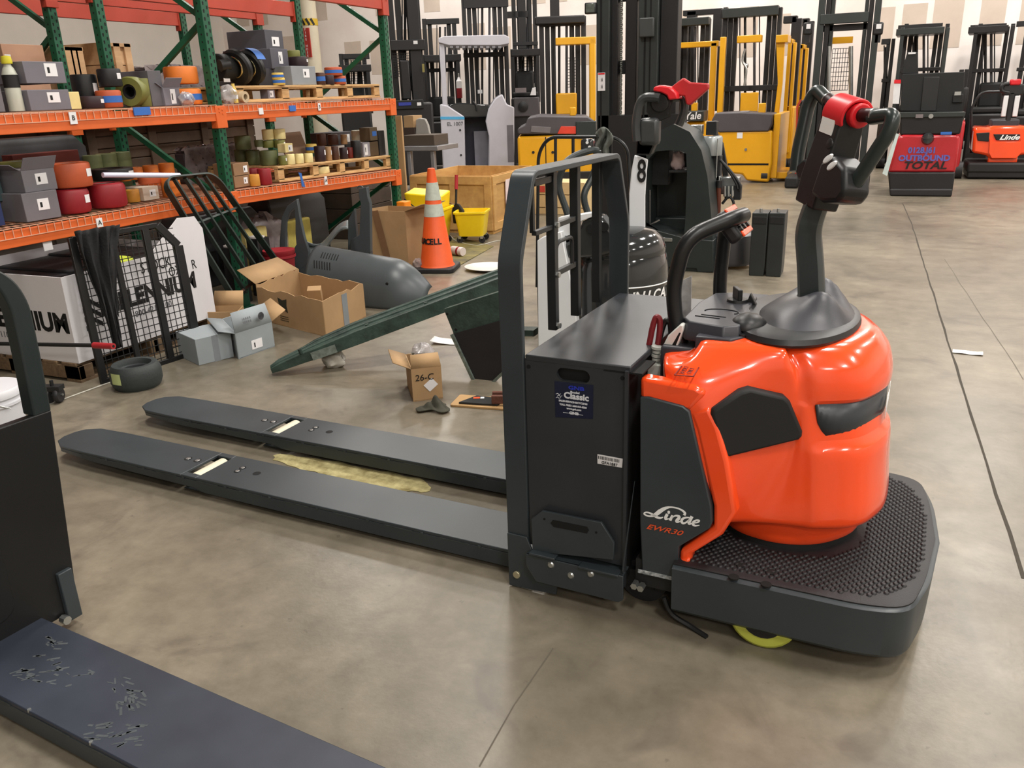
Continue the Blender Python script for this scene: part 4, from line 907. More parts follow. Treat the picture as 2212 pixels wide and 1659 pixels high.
carton('brown box with blue tape on the far end pile of the lower pallet', 800, 816, 271, 298, XF-.1, LP, '55452f', .12, tape=1, dz=.145)
carton('dark box at the very end of the lower pallet', 820, 833, 274, 324, XF-.1, LP, '221d1e', .12)
roll('cream roller lying inside the lower pallet opening', 696, 356, 370, 38, XF-.12, lambda y: zlow(y)+.03, 'cream', name='poly_roller', cat_='roller')
# wrapped bundle, and a filler cover added to darken the lower shelf back
o = wrapped('film wrapped brown bundle on the lower shelf behind the green post', 398, 530, 245, 330, -5.33, zlow(6)+.01, .12, 0, 6)
for i, (y0, y1, h, c, l) in enumerate(((2.75, 4.5, .42, '15100f', 'large dark filler cover added at the back of the lower shelf near the A tag'),)):
    t = thing('filler_cover', l, 'cover', (-5.35, (y0+y1)/2, zlow((y0+y1)/2)+.03)); w = y1-y0
    MB().loft([[(-.15, -w/2, 0), (.1, -w/2, 0), (.1, w/2, 0), (-.15, w/2, 0)], [(-.15, -w/2, h*.8), (.1, -w/2, h*.8), (.1, w/2, h*.8), (-.15, w/2, h*.8)], [(-.12, -w/2+.05, h), (.05, -w/2+.05, h), (.05, w/2-.05, h), (-.12, w/2-.05, h)]]).build('cover_shell', mat('filler_charcoal', '26272a', .5, var=.15), t, bevel=.01)
    for k in range(6): MB().box(.1, .103, -w/2+.1+k*.06, -w/2+.13+k*.06, h*.3, h*.6).build('vent_slot', HOLE, t)

# filler crates added to darken the lower levels of the rack behind
for i, (y0, y1, z, h, c, l) in enumerate(((2.7, 4.95, .9, .52, '4f4135', 'long brown filler crate added on the lower level of the back rack near its open end'), (5.25, 7.4, .9, .50, '574738', 'long brown filler crate added on the lower level of the back rack beyond the post'), (2.7, 4.9, .012, .74, '463b32', 'brown filler crate added on the floor under the back rack near its open end'), (5.3, 7.35, .012, .74, '4b3f35', 'brown filler crate added on the floor under the back rack beyond the post'))):
    t = thing('filler_crate', l, 'crate', (-6.12, (y0+y1)/2, z+.001)); w = y1-y0; m = mat('crate_'+c, c, .7, var=.3, scale=4)
    n = 5
    MB().box(-.75, -.02, -w/2+.02, w/2-.02, 0, h-.02).build('crate_core', m, t)
    for k in range(n): MB().box(-.02, 0, -w/2, w/2, h*k/n+.004, h*(k+1)/n-.004).build('crate_board', m, t, bevel=.003)
    for k in range(4): MB().box(0, .02, -w/2+w*k/3.2, -w/2+w*k/3.2+.09, 0, h).build('crate_batten', m, t, bevel=.003)
# ------------------------------------------------------------------ things on the floor, left and centre
def pxprism(pts, y, t, back=True): return MB().prism([(lambda p: (p[0], p[2]))(ony(a, b, y)) for a, b in pts], 'y', y, y+t)
KRAFT = mat('kraft', 'a88861', .8, var=.10, scale=4)
WCART = mat('white_carton', 'd9d7da', .7, var=.05, scale=2); GCART = mat('grey_carton_side', '8f979b', .7, var=.06, scale=4)
# big white printed carton on its pallet
PW = ('6e5840', '8a7052')
pt_ = thing('wooden_pallet', 'worn brown pallet on the floor under the big white printed carton', 'pallet', (-5.32, 3.26, 0)); pm_ = wood('pallet_old', '5d4a37', '7d664b')
for yy in (0, .58, 1.16): MB().box(0, 1.1, yy, yy+.04, .018, .10).build('stringer', pm_, pt_, bevel=.003)
for k in range(7): MB().box(.16*k, .16*k+.12, 0, 1.2, .10, .118).build('top_board', pm_, pt_, bevel=.002)
for k in (0, .5, .98): MB().box(k, k+.12, 0, 1.2, 0, .018).build('bottom_board', pm_, pt_, bevel=.002)
for yy in (0, .55, 1.1):
    for xx in (.0, .5, .98): MB().box(xx, xx+.12, yy, yy+.1, .018, .1).build('pallet_block', pm_, pt_, bevel=.003)
g = thing('printed_carton', 'big white open carton printed MILLENNIUM standing on a brown pallet behind the mesh gate', 'box', (-5.3, 3.27, .119))
GX, GY, GZ = 1.08, 1.16, .515
for nm, b_ in (('carton_side', (0, GX, 0, .008, 0, GZ)), ('carton_side', (0, GX, GY-.008, GY, 0, GZ)), ('carton_side', (0, .008, .008, GY-.008, 0, GZ)), ('carton_side', (GX-.008, GX, .008, GY-.008, 0, GZ)), ('carton_floor', (.008, GX-.008, .008, GY-.008, 0, .01))):
    MB().box(*b_).build(nm, WCART, g)
for k in range(3): MB().box(.012, 1.066, .012+.378*k, .386+.378*k, .01, .44+.015*k).build('carton_filler', mat('filler_charcoal'), g, bevel=.01)  # filler blocks added to darken the inside of the open carton
text('lettering', 'MILLENNIUM', .16, INK, g, (.60, 0, .235), (1, 0, 0), UZ, bold=.006); text('phone_number', '800-421-1100', .055, mat('print_grey', '55565a', .7), g, (.40, 0, .13), (1, 0, 0), UZ)['kind'] = 'stuff'
text('lettering', 'MILLENNIUM', .15, INK, g, (GX, .62, .285), (0, 1, 0), UZ, bold=.006, sx=.92); text('phone_number', '800-421-1100', .055, mat('print_grey'), g, (GX, .62, .18), (0, 1, 0), UZ)['kind'] = 'stuff'
for k in range(3):
    z0 = .17+.055*k; MB().prism([(.10, z0), (.16, z0+.045), (.22, z0), (.22, z0+.03), (.16, z0+.075), (.10, z0+.03)], 'x', GX-.001, GX+.0012).build('arrow_mark', INK, g)
text('handwriting', 'STOCK', .10, INK, g, (GX, .70, .45), (0, 1, .0), UZ, sx=.8); text('handwriting', 'OXO  R', .09, INK, g, (GX, .92, .385), (0, 1, .05), UZ, sx=.8)
MB().prism([(.70, GZ), (GY, GZ), (GY, GZ+.10), (GY-.06, GZ+.19), (.95, GZ+.20), (.70, GZ+.03)], 'x', GX-.008, GX).build('raised_flap', WCART, g)
MB().lathe([(.001, .46), (.13, .46), (.13, .48), (.14, .48), (.14, .50), (.11, .51), (.001, .505)], 24, (.85, .55, 0)).build('lime_lid_tub', mat('lime_plastic', 'b9c83f', .5), g, smooth=40)
# mesh gate leaning on the rack
A0 = np.array([-4.08, 3.30, .0]); A1 = np.array([-3.97, 3.96, .0]); ht = np.array([-.06, .03, .855])
gt = thing('mesh_gate', 'black wire mesh gate leaning against the rack beam under the A tag', 'gate')
BLKM = mat('gate_black', '121314', .45, var=.15)
def gp_(s, q): return A0+(A1-A0)*s+ht*q
for a, b_, w in (((0, 0), (0, 1), .045), ((1, 0), (1, .82), .06), ((0, .012), (1, .012), .035), ((0, .99), (.82, .99), .028), ((.82, .99), (1, .82), .05), ((.36, 0), (.36, .99), .035), ((.69, 0), (.69, .99), .045)):
    MB().bar(gp_(*a), gp_(*b_), w, .022, up=(1, -.15, .05)).build('gate_bar', BLKM, gt, bevel=.003)
w = MB()
for i in range(1, 17): w.bar(gp_(i/17, .02), gp_(i/17, .97 if i < 14 else .97-(i-14)*.05), .0045, .0045)
for i in range(1, 20): w.bar(gp_(.02, i/20), gp_(.98, i/20), .0045, .0045)
w.build('wire_mesh', BLKM, gt)['kind'] = 'stuff'
# black jacket-like cloth hung over the gate top
off = np.array([.035, -.015, .01])
def cl(s, q):
    width = .40-.26*q if q > .25 else .42-.08*(q/.25)
    s0 = .02+.12*max(0, q-.25); p = gp_(s0+s*width, 1.03-q*.82*(1 if .2 < s < .8 else .55+.3*math.sin(s*7)))+off*(1+.5*math.sin(19*s+6*q)+.4*math.sin(31*s))
    return p
tag(MB().grid(cl, 30, 24).build('hanging_cloth', mat('cloth_black', '141416', .85, var=.2, bump=.3, bscale=60), thick=.006, smooth=60), 'black fabric cover hung over the top of the mesh gate', 'cloth')
# tyre lying on the floor
p = onz(284, 842); t = thing('solid_tyre', 'dark solid tyre lying on the floor with a pale green label', 'tyre', (p[0]-.02, p[1]+.07, 0)); R_ = .142; H_ = .14
TY = mat('tyre_rubber', '2e3434', .6, var=.12, bump=.15, bscale=80)
MB().lathe([(.088, .0), (.122, 0), (R_-.01, .015), (R_, .04), (R_, H_-.04), (R_-.01, H_-.015), (.122, H_), (.095, H_), (.088, H_-.02), (.088, 0)], 40).build('tread', TY, t, smooth=40)
MB().lathe([(.0875, .02), (.0875, H_-.03), (.076, H_-.035), (.07, .06), (.001, .055), (.001, .02)], 32).build('rim', mat('rim_dark', '3c4042', .4, metal=.4), t, smooth=40)
text('handwriting', '4054', .05, WHT, t, (0.01, .02, .062), (.9, .43, 0), (-.43, .9, 0)); 
a0_ = math.radians(-92); lb = MB().grid(lambda s, q: ((R_+.001)*math.cos(a0_+(s-.5)*.5), (R_+.001)*math.sin(a0_+(s-.5)*.5), .05+.065*q), 5, 1).build('paper_label', mat('label_green', 'bcc98a', .7, var=.05), t, smooth=60)
# little caster, bucket and floor jack by the black truck
p = onz(104, 876); t = thing('caster_wheel', 'small black twin caster wheel on the floor at the end of the white line', 'caster', (p[0], p[1]+.05, 0), .4)
for x in (-.025, .025): MB().lathe([(.008, -.014), (.04, -.014), (.046, -.006), (.046, .006), (.04, .014), (.008, .014), (.008, -.014)], 20).xf(Matrix.Translation((x, 0, .046))@Matrix.Rotation(PI/2, 4, 'Y')).build('wheel', RUB, t, smooth=40)
MB().box(-.05, .05, -.03, .03, .075, .10).cyl((0, 0, .1), (0, 0, .13), .01).build('fork_bracket', BLK, t); MB().cyl((-.05, 0, .046), (.05, 0, .046), .006).build('axle', CHR, t)
p = onz(4, 1000); t = thing('plastic_bucket', 'white plastic bucket standing behind the black truck panel', 'bucket', (p[0], p[1], 0))
WB = mat('bucket_white', 'd8d9de', .4, var=.03)
MB().lathe([(.001, .003), (.125, 0), (.13, .01), (.145, .30), (.155, .30), (.155, .312), (.146, .315), (.148, .335), (.156, .335), (.157, .36), (.15, .372), (.001, .374)], 36).build('bucket_shell', WB, t, smooth=40); MB().tube([(.158*math.cos(a), .158*math.sin(a), .29-.10*math.sin(a/1)) for a in np.linspace(PI, 2*PI, 16)], .003, 6).build('bail_handle', CHR, t)
ja = ony(-150, 740, 3.05); jb = ony(205, 746, 3.05); jc = ony(245, 748, 3.05); t = thing('floor_jack', 'long jack handle with a red grip sticking out beside the white carton', 'jack')
MB().tube([ja, jb], .011, 10).build('handle_bar', MATTE, t); MB().tube([jb-(jc-jb)*.05, jc], .017, 12).build('red_grip', mat('grip_red', 'a5242c', .5), t); MB().cyl(jc-(jc-jb)*.02, jc+(jc-jb)*.01, .0075).build('grip_end', HOLE, t)
MB().box(ja[0]-.25, ja[0]+.05, 2.97, 3.13, .05, ja[2]+.01).build('jack_body', MATTE, t, bevel=.02)
for yy in (2.95, 3.12): MB().cyl((ja[0]-.2, yy, .05), (ja[0]-.2, yy+.03, .05), .05, seg=16).build('wheel', BLK, t); MB().cyl((ja[0], yy, .05), (ja[0], yy+.03, .05), .05, seg=16).build('wheel', BLK, t)

# ------------------------------------------------------------------ black truck in the foreground
tb = thing('pallet_truck', 'black pallet truck with scuffed dark forks and a battery panel, cut by the frame', 'pallet truck', (-2.2, 1.23, 0), math.radians(-6))
FB = mat('fork_worn', '2f3440', .42, var=.15, scale=5); 
PB = mat('panel_black', '0d0e10', .5, var=.2, scale=3)
for (y0, y1) in ((-.105, .165), (-.62, -.36)):
    f = MB().prism([(-.10, y0), (2.0, y0), (2.16, y0+.02), (2.22, (y0+y1)/2-.04), (2.22, (y0+y1)/2+.04), (2.16, y1-.02), (2.0, y1), (-.10, y1)], 'z', .072, .086).build('fork', FB, tb, bevel=.003)
    for yy in (y0, y1-.012): MB().box(-.1, 2.0, yy, yy+.012, .016, .0718).build('fork_skirt', GRN, f, bevel=.002)
    r_ = random.Random(4)
    for k in range(3):
        MB().cb((.18+.25*k, y0, .0725), (.16, .004, .006)).build('weld_bead', mat('weld'), f); MB().cyl((.09+.25*k, y0+.004, .08), (.09+.25*k, y0+.004, .0885), .005, seg=8).build('weld_spot', CHR, f)
# dusty boot prints: short ribs of dried dirt on the near fork
DUST = mat('dried_dust', '474d50', .9, var=.2, scale=40); dm = MB()
r_ = random.Random(11)
for (cx, cy, n, L, rot) in ((.26, .02, 34, .22, .2), (.52, .055, 26, .16, -.5), (.62, -.055, 26, .17, .45), (.13, .10, 10, .08, .1)):
    for i in range(n):
        a = r_.uniform(-1, 1); b_ = r_.uniform(-.5, .5); c_, s_ = math.cos(rot), math.sin(rot)
        x = cx+(a*c_-b_*s_)*L*.5; y = cy+(a*s_+b_*c_)*L*.42
        if not -.095 < y < .155: continue
        dm.cb((x, y, .0862), (r_.uniform(.012, .035), r_.uniform(.003, .008), .0006), rz=rot+r_.uniform(-.3, .9))
dm.build('boot_prints', DUST, tb)['kind'] = 'stuff'
def bl(p): 
    c_, s_ = math.cos(math.radians(6)), math.sin(math.radians(6)); x, y = p[0]+2.2, p[1]-1.23; return (x*c_-y*s_, x*s_+y*c_, p[2])
e1_ = bl(onx(95, 882, -2.22)); e2_ = bl(onx(186, 1345, -2.17)); Ytop = e1_[1]; Ybot = e2_[1]; zt_ = e1_[2]
MB().loft([[(-.05, -.66, .06), (-.02, -.66, .06), (-.02, Ybot, .05), (-.05, Ybot, .05)], [(-.05, -.66, zt_), (-.02, -.66, zt_), (-.02, Ytop, zt_), (-.05, Ytop, zt_)]]).build('battery_panel', PB, tb, bevel=.004)
MB().box(-.40, -.05, -.66, Ybot-.06, .06, zt_-.02).build('battery_box', PB, tb, bevel=.005)
MB().prism(rrect(-.55, .10, .14, zt_-.14, .05), 'x', -.0215, -.0155).build('inset_panel', PB, tb, bevel=.002)
MB().box(-.06, -.005, Ybot-.045, Ybot+.0, .03, .20).build('hinge_bracket', GRN, tb, bevel=.003)
MB().cyl((-.012, Ybot-.06, .05), (.012, Ybot-.06, .05), .014, seg=8).build('pivot_bolt', CHR, tb)
pp_ = fillet([bl(onx(a, b, -2.22)) for a, b in ((-60, 560), (15, 598), (48, 650), (72, 760), (96, 884))], .05, 5)
vs = []; bb_ = MB(); rg = []
for i, p in enumerate(pp_): rg.append([(-.075, p[1]-.055, p[2]), (-.075, p[1], p[2]), (-.02, p[1], p[2]), (-.02, p[1]-.055, p[2])])
bb_.loft(rg).build('backrest_post', mat('post_dark', '20292a', .4, var=.15), tb, bevel=.006)
for yy in (-.25, -.05): pass

# ------------------------------------------------------------------ cartons in the middle
def opencarton(name, label, c3, ux, vy, h, m, mi=None, flaps=(), tops=(1, 1, 1, 1), t=.006, rough_top=0, seed=1):
    # c3: ground corner nearest the camera, ux / vy: edge vectors
    o = thing(name, label, 'box', c3); ux = Vector((*ux, 0)); vy = Vector((*vy, 0)); r_ = random.Random(seed); mi = mi or m
    C = [Vector((0, 0, 0)), ux, ux+vy, vy]
    for i in range(4):
        a, b = C[i], C[(i+1) % 4]; n = 10; d = (b-a); inn = Vector((-d.y, d.x, 0)).normalized()*t; hh = h*tops[i]; bm = MB(); R1 = []
        for k in range(n+1):
            p = a+d*k/n; z = hh+(r_.uniform(-1, 1)*rough_top if rough_top and 0 < k < n else 0)
            R1.append([p, p+inn, p+inn+Vector((0, 0, z)), p+Vector((0, 0, z))])
        bm.loft(R1).build('carton_side', m, o, smooth=0)
    MB().add([C[0]+Vector((0, 0, .004)), C[1]+Vector((0, 0, .004)), C[2]+Vector((0, 0, .004)), C[3]+Vector((0, 0, .004))], [(0, 1, 2, 3)]).build('carton_floor', mi, o, thick=.004)
    for (i, ln, out, up, mm) in flaps:
        a, b = C[i], C[(i+1) % 4]; d = b-a; ou = Vector((d.y, -d.x, 0)).normalized()*out+Vector((0, 0, up)); ou = ou.normalized()*ln; zz = Vector((0, 0, h*tops[i]))
        MB().add([a+zz, b+zz, b+zz+ou-d*.04, a+zz+ou+d*.04], [(0, 1, 2, 3)]).build('flap', mm, o, thick=.005)
    return o, C
p0 = onz(430, 790); p1 = onz(388, 770); p2 = onz(506, 771)
t = thing('grey_carton', 'closed grey carton on the floor with a tape strip, in front of the open one', 'box', p0); ux = (p2-p0)[:2]; vy = (p1-p0)[:2]; hh = .17
Gm1 = GCART
MB().hexa([(0, 0, 0), (*ux, 0), (*(ux+vy), 0), (*vy, 0)], [(0, 0, hh), (*ux, hh), (*(ux+vy), hh), (*vy, hh)]).build('carton_body', GCART, t, bevel=.003)
tn = np.array([-ux[1], ux[0]])/np.linalg.norm(ux); 
MB().hexa([(*(ux*.45-tn*-.0), 0), (*(ux*.62), 0), (*(ux*.62-tn*.0012), 0), (*(ux*.45-tn*.0012), 0)], [(*(ux*.45), hh), (*(ux*.62), hh), (*(ux*.62-tn*.0012), hh), (*(ux*.45-tn*.0012), hh)]).build('tape_strip', mat('tape_grey', '7d8388', .4), t)
p0 = onz(516, 776); p1 = onz(500, 757); p2 = onz(594, 748)
o, C = opencarton('grey_carton', 'open grey carton on the floor with a raised printed flap and white label', p0, (p2-p0)[:2], (p1-p0)[:2]*1.9, .17, GCART, flaps=((0, .13, -.25, 1, GCART), (3, .10, 1, .25, Gm1), (1, .12, 1, .6, KRAFT)))
d = Vector((*(p2-p0)[:2], 0)).normalized(); nn_ = Vector((d.y, -d.x, 0)); q = C[1]*.52+Vector((0, 0, .06))+nn_*.002
MB().bar(q-d*.045, q+d*.045, .0015, .06).build('paper_label', LAB, o); text('lettering', '▮', .03, INK, o, q-d*.02+nn_*.0005, d, UZ)
fq = C[1]*.5+Vector((0, 0, .235))-nn_*(-.012); upf = Vector((0, 0, 1))+nn_*-.25
text('lettering', 'HHHHI\nHHHHI', .022, mat('print_grey'), o, fq-d*.06, d, upf); MB().lathe([(.022, 0), (.026, 0), (.026, .001), (.022, .001), (.022, 0)], 20).xf(Matrix.Translation(fq+d*.055+nn_*.006)@(nn_.to_track_quat('Z', 'Y')).to_matrix().to_4x4()).build('printed_seal', mat('print_grey'), o)
p0 = onz(452, 722); o, C = opencarton('brown_carton', 'small open brown carton behind the closed grey carton', (p0[0], p0[1], 0), (.22, .07), (-.09, .17), .16, KRAFT, flaps=((2, .11, .5, 1, KRAFT),))
p0 = onz(705, 728); p1 = onz(556, 690); p2 = onz(795, 682)
o, C = opencarton('torn_carton', 'large torn open brown carton with ragged edges and a black printed mark', p0, (p2-p0)[:2]*.95, (p1-p0)[:2]*.95, .25, KRAFT, flaps=((2, .19, .9, .5, KRAFT), ), tops=(1, 1, 1.1, 1), rough_top=.012, seed=5)
dl = Vector((*(p1-p0)[:2]*.95, 0)); dn_ = dl.normalized(); on = Vector((dn_.y, -dn_.x, 0)); on = on if on.y < 0 else -on
q = dl*.60+on*.001+Vector((0, 0, .16)); MB().prism([(-.055, -.05), (0, -.035), (.055, -.05), (.045, 0), (.055, .05), (0, .035), (-.055, .05), (-.045, 0)], 'z', 0, .001).xf(Matrix.Translation(q)@Matrix(((-dn_.x, 0, on.x, 0), (-dn_.y, 0, on.y, 0), (0, 1, 0, 0), (0, 0, 0, 1)))).build('printed_mark', mat('print_dark', '2b2a1c', .8), o)
for k, z in enumerate((.075, .06, .045)): q = dl*.60+on*.001+Vector((0, 0, z)); MB().bar(q-dn_*.05, q+dn_*.05, .001, .004).build('printed_line', mat('print_dark'), o)
d2 = Vector((*(p2-p0)[:2]*.95, 0)); o2 = Vector((d2.y, -d2.x, 0)).normalized()
MB().bar(d2*.5+o2*.002, d2*.5+o2*.002+Vector((0, 0, .24)), .07, .001, up=o2).build('tape_strip', mat('tape_grey'), o)
c_ = (Vector(C[2])*.55); MB().cb(c_+Vector((.05, 0, .17)), (.10, .07, .12), rz=.5, rx=.3).build('inner_flap', KRAFT, o, bevel=.003)
for k in range(5): MB().cb(c_+Vector((-.15+.07*k, -.05+.03*(k % 2), .05)), (.12, .09, .08), rz=k).build('packing_piece', KRAFT, o, bevel=.004)
p0 = onz(893, 868); p2 = onz(957, 860); p1 = onz(882, 838)
o, C = opencarton('small_carton', 'small open carton marked 26-C with a white sticker', p0, (p2-p0)[:2], (p1-p0)[:2]*1.2, .185, KRAFT, mi=KRAFT, flaps=((0, .075, -.55, 1, KRAFT), (3, .10, 1, .45, KRAFT)))
d = Vector((*(p2-p0)[:2], 0)); dn_ = d.normalized(); on = Vector((dn_.y, -dn_.x, 0))
text('handwriting', '26-C', .05, INK, o, d*.42+on*.002+Vector((0, 0, .13)), dn_, UZ, shear=.1); q = d*.62+on*.002+Vector((0, 0, .085)); MB().bar(q-(dn_+Vector((0, 0, .8))).normalized()*.03, q+(dn_+Vector((0, 0, .8))).normalized()*.03, .0015, .05).build('paper_label', LAB, o)
for k in range(2): MB().cyl(C[2]*.35+Vector((.03*k, .02*k, .05)), C[2]*.35+Vector((.03*k-.02, .02*k, .24)), .018, seg=12).build('tube_part', mat('olive_tube', '3d3f30', .5), o)
b = bag('plastic_bag', 'crumpled clear plastic bag poking out of the small carton marked 26-C', Vector([float(x) for x in p0])+C[2]*.5+Vector((0, 0, .16)), (.06, .07, .12), PLAS, 3)
b = None
p = onz(938, 886); rag_ = MB().grid(lambda s, q: (.14*(s-.5)*(1+.3*math.sin(5*q)), .09*(q-.5)*(1+.3*math.cos(7*s)), .012+.03*abs(math.sin(9*s+4*q))*(1-abs(2*q-1))*(1-abs(2*s-1)**2)+.05*math.exp(-((s-.55)**2+(q-.8)**2)*18)), 24, 18).build('shop_rag', mat('rag_olive', '3b3a30', .95, var=.3, scale=20), thick=.006, smooth=60)
tag(place(rag_, p, .2), 'crumpled dark olive rag on the floor beside the small carton', 'rag')
p = onz(1040, 872); t = thing('wooden_board', 'thin tan board on the floor carrying brick red blocks', 'board', (p[0], p[1], 0), .12); MB().prism(rrect(-.15, .25, -.075, .085, .012), 'z', 0, .012).build('board_panel', mat('board_tan', 'ad8a5c', .7), t, bevel=.002)
o = thing('flat_panel', 'dark flat plate with an orange and white mark lying on the tan board', 'plate', (p[0]-.0, p[1], .012), .2); MB().prism([(-.11, -.05), (.10, -.06), (.12, .03), (-.04, .06)], 'z', 0, .012).build('plate_body', MATTE, o, bevel=.002); MB().cb((-.03, .02, .0125), (.035, .022, .001), rz=.2).build('orange_mark', mat('model_orange'), o); MB().cb((-.0, .025, .0125), (.02, .022, .001), rz=.2).build('white_mark', LAB, o)
for k in range(2):
    o = MB().cb((0, 0, .022), (.11, .022, .044), rz=.35).build('brick_block', mat('brick_red', '5c3426', .8, var=.2, scale=25, bump=.4), bevel=.003); tag(place(o, (p[0]+.11+.02*k, p[1]+.035-.055*k, .0245)), 'reddish brown block standing on the dark plate, '+('farther from the rag' if k == 0 else 'closer to its edge'), 'block')
p = onz(722, 792); bag('plastic_bag', 'small white bag lump under the raised green fork', p, (.075, .055, .11), mat('bag_white', 'bcb8ae', .5, var=.15, scale=12, bump=.3, bscale=20), 9)
def paper(label, px, py, w, d_, rz, curl, m=WHT, name='paper_sheet'):
    p = onz(px, py); o = MB().grid(lambda s, q: (w*(s-.5), d_*(q-.5), .003+curl*(2*s-1)**2+.004*math.sin(9*q+5*s)**2), 10, 8).build(name, m, thick=.001, smooth=60); return tag(place(o, p, rz), label, 'paper')
paper('white paper sheet on the floor beside the dark fork heel plate', 978, 740, .28, .12, .2, .02)
paper('small white paper scrap on the bare floor near the long joint', 2090, 763, .16, .07, -.1, .002)
# ------------------------------------------------------------------ scrapped green fork weldment
OLDG = mat('old_green', '1f352f', .5, var=.35, scale=9, col2='3a4f45', bump=.2)
TIP = np.array([-3.20, 3.74, .02]); END = ony(1100, 612, 4.72); ax_ = (END-TIP); L_ = np.linalg.norm(ax_); ax_ = ax_/L_; sd = np.cross(ax_, [0, 0, 1]); sd /= np.linalg.norm(sd); nu = np.cross(sd, ax_)
gf = thing('steel_fork', 'battered dark green steel fork propped up across the floor', 'fork')
def fp(l, s, n): return TIP+ax_*l+sd*s+nu*n
def sec(l, w, h): return [fp(l, -w, 0), fp(l, w, 0), fp(l, w, h), fp(l, w*.72, h), fp(l, w*.70, h*.82), fp(l, w*.12, h*.82), fp(l, w*.10, h), fp(l, -w*.10, h), fp(l, -w*.12, h*.82), fp(l, -w*.70, h*.82), fp(l, -w*.72, h), fp(l, -w, h)]
MB().loft([sec(0, .035, .03), sec(.06, .055, .045), sec(.22, .07, .06), sec(.30, .095, .07), sec(.55, .105, .085), sec(L_, .105, .085)]).build('fork_beam', OLDG, gf, smooth=25, bevel=.003)
for l in (.2, .62, 1.0): MB().cyl(fp(l, .06, .06), fp(l, .06, .09), .012, seg=10).build('bolt_boss', OLDG, gf)
MB().bar(fp(.25, .098, .03), fp(.40, .108, .03), .004, .05, up=nu).build('worn_patch', mat('bare_steel', '7e8a84', .35, metal=.6, var=.4, scale=30), gf)
hp = [ony(a, b, 4.05) for a, b in ((958, 668), (1085, 628), (1090, 690), (980, 722))]
MB().prism([(q[0], q[2]) for q in hp], 'y', 4.05, 4.11).build('heel_plate', OLDG, gf, bevel=.003)
hq = [ony(a, b, 4.04) for a, b in ((976, 722), (1090, 690), (1092, 800), (1037, 852))]
MB().prism([(q[0], q[2]) for q in hq], 'y', 4.04, 4.05).build('heel_web', mat('web_black', '17161a', .6, var=.3), gf); 
for a, b in (((976, 722), (1037, 852)), ((1037, 852), (1092, 800))): MB().bar(ony(*a, 4.03), ony(*b, 4.03), .016, .016).build('web_edge', mat('edge_worn', '6f7a72', .5, metal=.4, var=.5, scale=40), gf)
for q in ((966, 678), (985, 712)): p = ony(*q, 4.05); MB().cyl(p, p-[0, .004, 0], .008, seg=10).build('plate_hole', HOLE, gf)
p = onz(1050, 700); MB().hexa([(-2.55, 4.85, 0), (-2.0, 4.95, 0), (-2.0, 5.05, 0), (-2.55, 4.95, 0)], [(-2.55, 4.85, .04), (-2.0, 4.95, .04), (-2.0, 5.05, .04), (-2.55, 4.95, .04)]).build('fork_rib', OLDG, gf)
# leaning load backrest (green grille)
lb_ = thing('load_backrest', 'dark green barred load backrest leaning against the rack', 'backrest')
LGM = mat('grille_green', '26332f', .45, var=.2, scale=6)
b0 = np.array([-4.20, 4.72, .0]); b1 = np.array([-4.36, 5.42, .20]); t0 = onx(356, 400, -4.42); t1 = onx(468, 385, -4.45)
def lp_(s, q): return (b0*(1-s)+b1*s)*(1-q)+(t0*(1-s)+t1*s)*q
nrm = (.9, -.2, .45)
fr_ = fillet([lp_(0, 0), lp_(0, .99), lp_(.12, 1.04), lp_(.9, 1.04), lp_(1, .97), lp_(1, .06)], .07, 5)
for i in range(len(fr_)-1): pass
bm = MB(); rg = []
for i, p in enumerate(fr_):
    d = fr_[min(i+1, len(fr_)-1)]-fr_[max(i-1, 0)]; d = d/np.linalg.norm(d); nn2 = np.array(nrm)-d*np.dot(nrm, d); nn2 /= np.linalg.norm(nn2); s2 = np.cross(d, nn2)
    rg.append([p+nn2*a*.03+s2*b*.006 for a, b in ((-1, -1), (1, -1), (1, 1), (-1, 1))])
bm.loft(rg).build('outer_frame', LGM, lb_, smooth=40, bevel=.002)
for s in (.22, .42, .62, .80): MB().bar(lp_(s, .13+.08*s), lp_(s, 1.03), .014, .035, up=nrm).build('grille_bar', LGM, lb_, bevel=.002)
MB().bar(lp_(0, .19), lp_(1, .12), .02, .03, up=nrm).build('cross_bar', mat('rusty', '4c332a', .7, var=.3, scale=20), lb_)
MB().bar(lp_(.02, .72), lp_(.99, .72), .014, .02, up=nrm).build('cross_bar', LGM, lb_)
# black square cans and a red cap beside it
for k, (px, py, h) in enumerate(((522, 660, .36), (576, 655, .38))):
    p = onx(px, 600, -4.62); t = thing('battery_can', 'tall black square canister with a white torn top, '+('beside the leaning backrest' if k == 0 else 'beside the red bucket'), 'canister', (-4.66, p[1], 0))
    MB().box(-.06, .06, -.075, .075, 0, h+.10).build('can_body', MATTE, t, bevel=.008); MB().box(-.05, .05, -.055, .03, h+.10, h+.115).build('torn_top', WHT, t); MB().box(.06, .065, -.05, .05, h+.0, h+.03).build('clip', BLK, t)
p = onx(608, 590, -4.45); t = thing('small_bucket', 'dark red plastic bucket behind the torn carton', 'bucket', (-4.45, p[1], 0)); MB().lathe([(.001, 0), (.10, 0), (.125, .36), (.13, .37), (.13, .39), (.001, .39)], 24).build('bucket_shell', pm('red'), t, smooth=40); MB().lathe([(.131, .33), (.134, .33), (.134, .35), (.131, .35), (.131, .33)], 24).build('rim_ring', pm('red'), t)
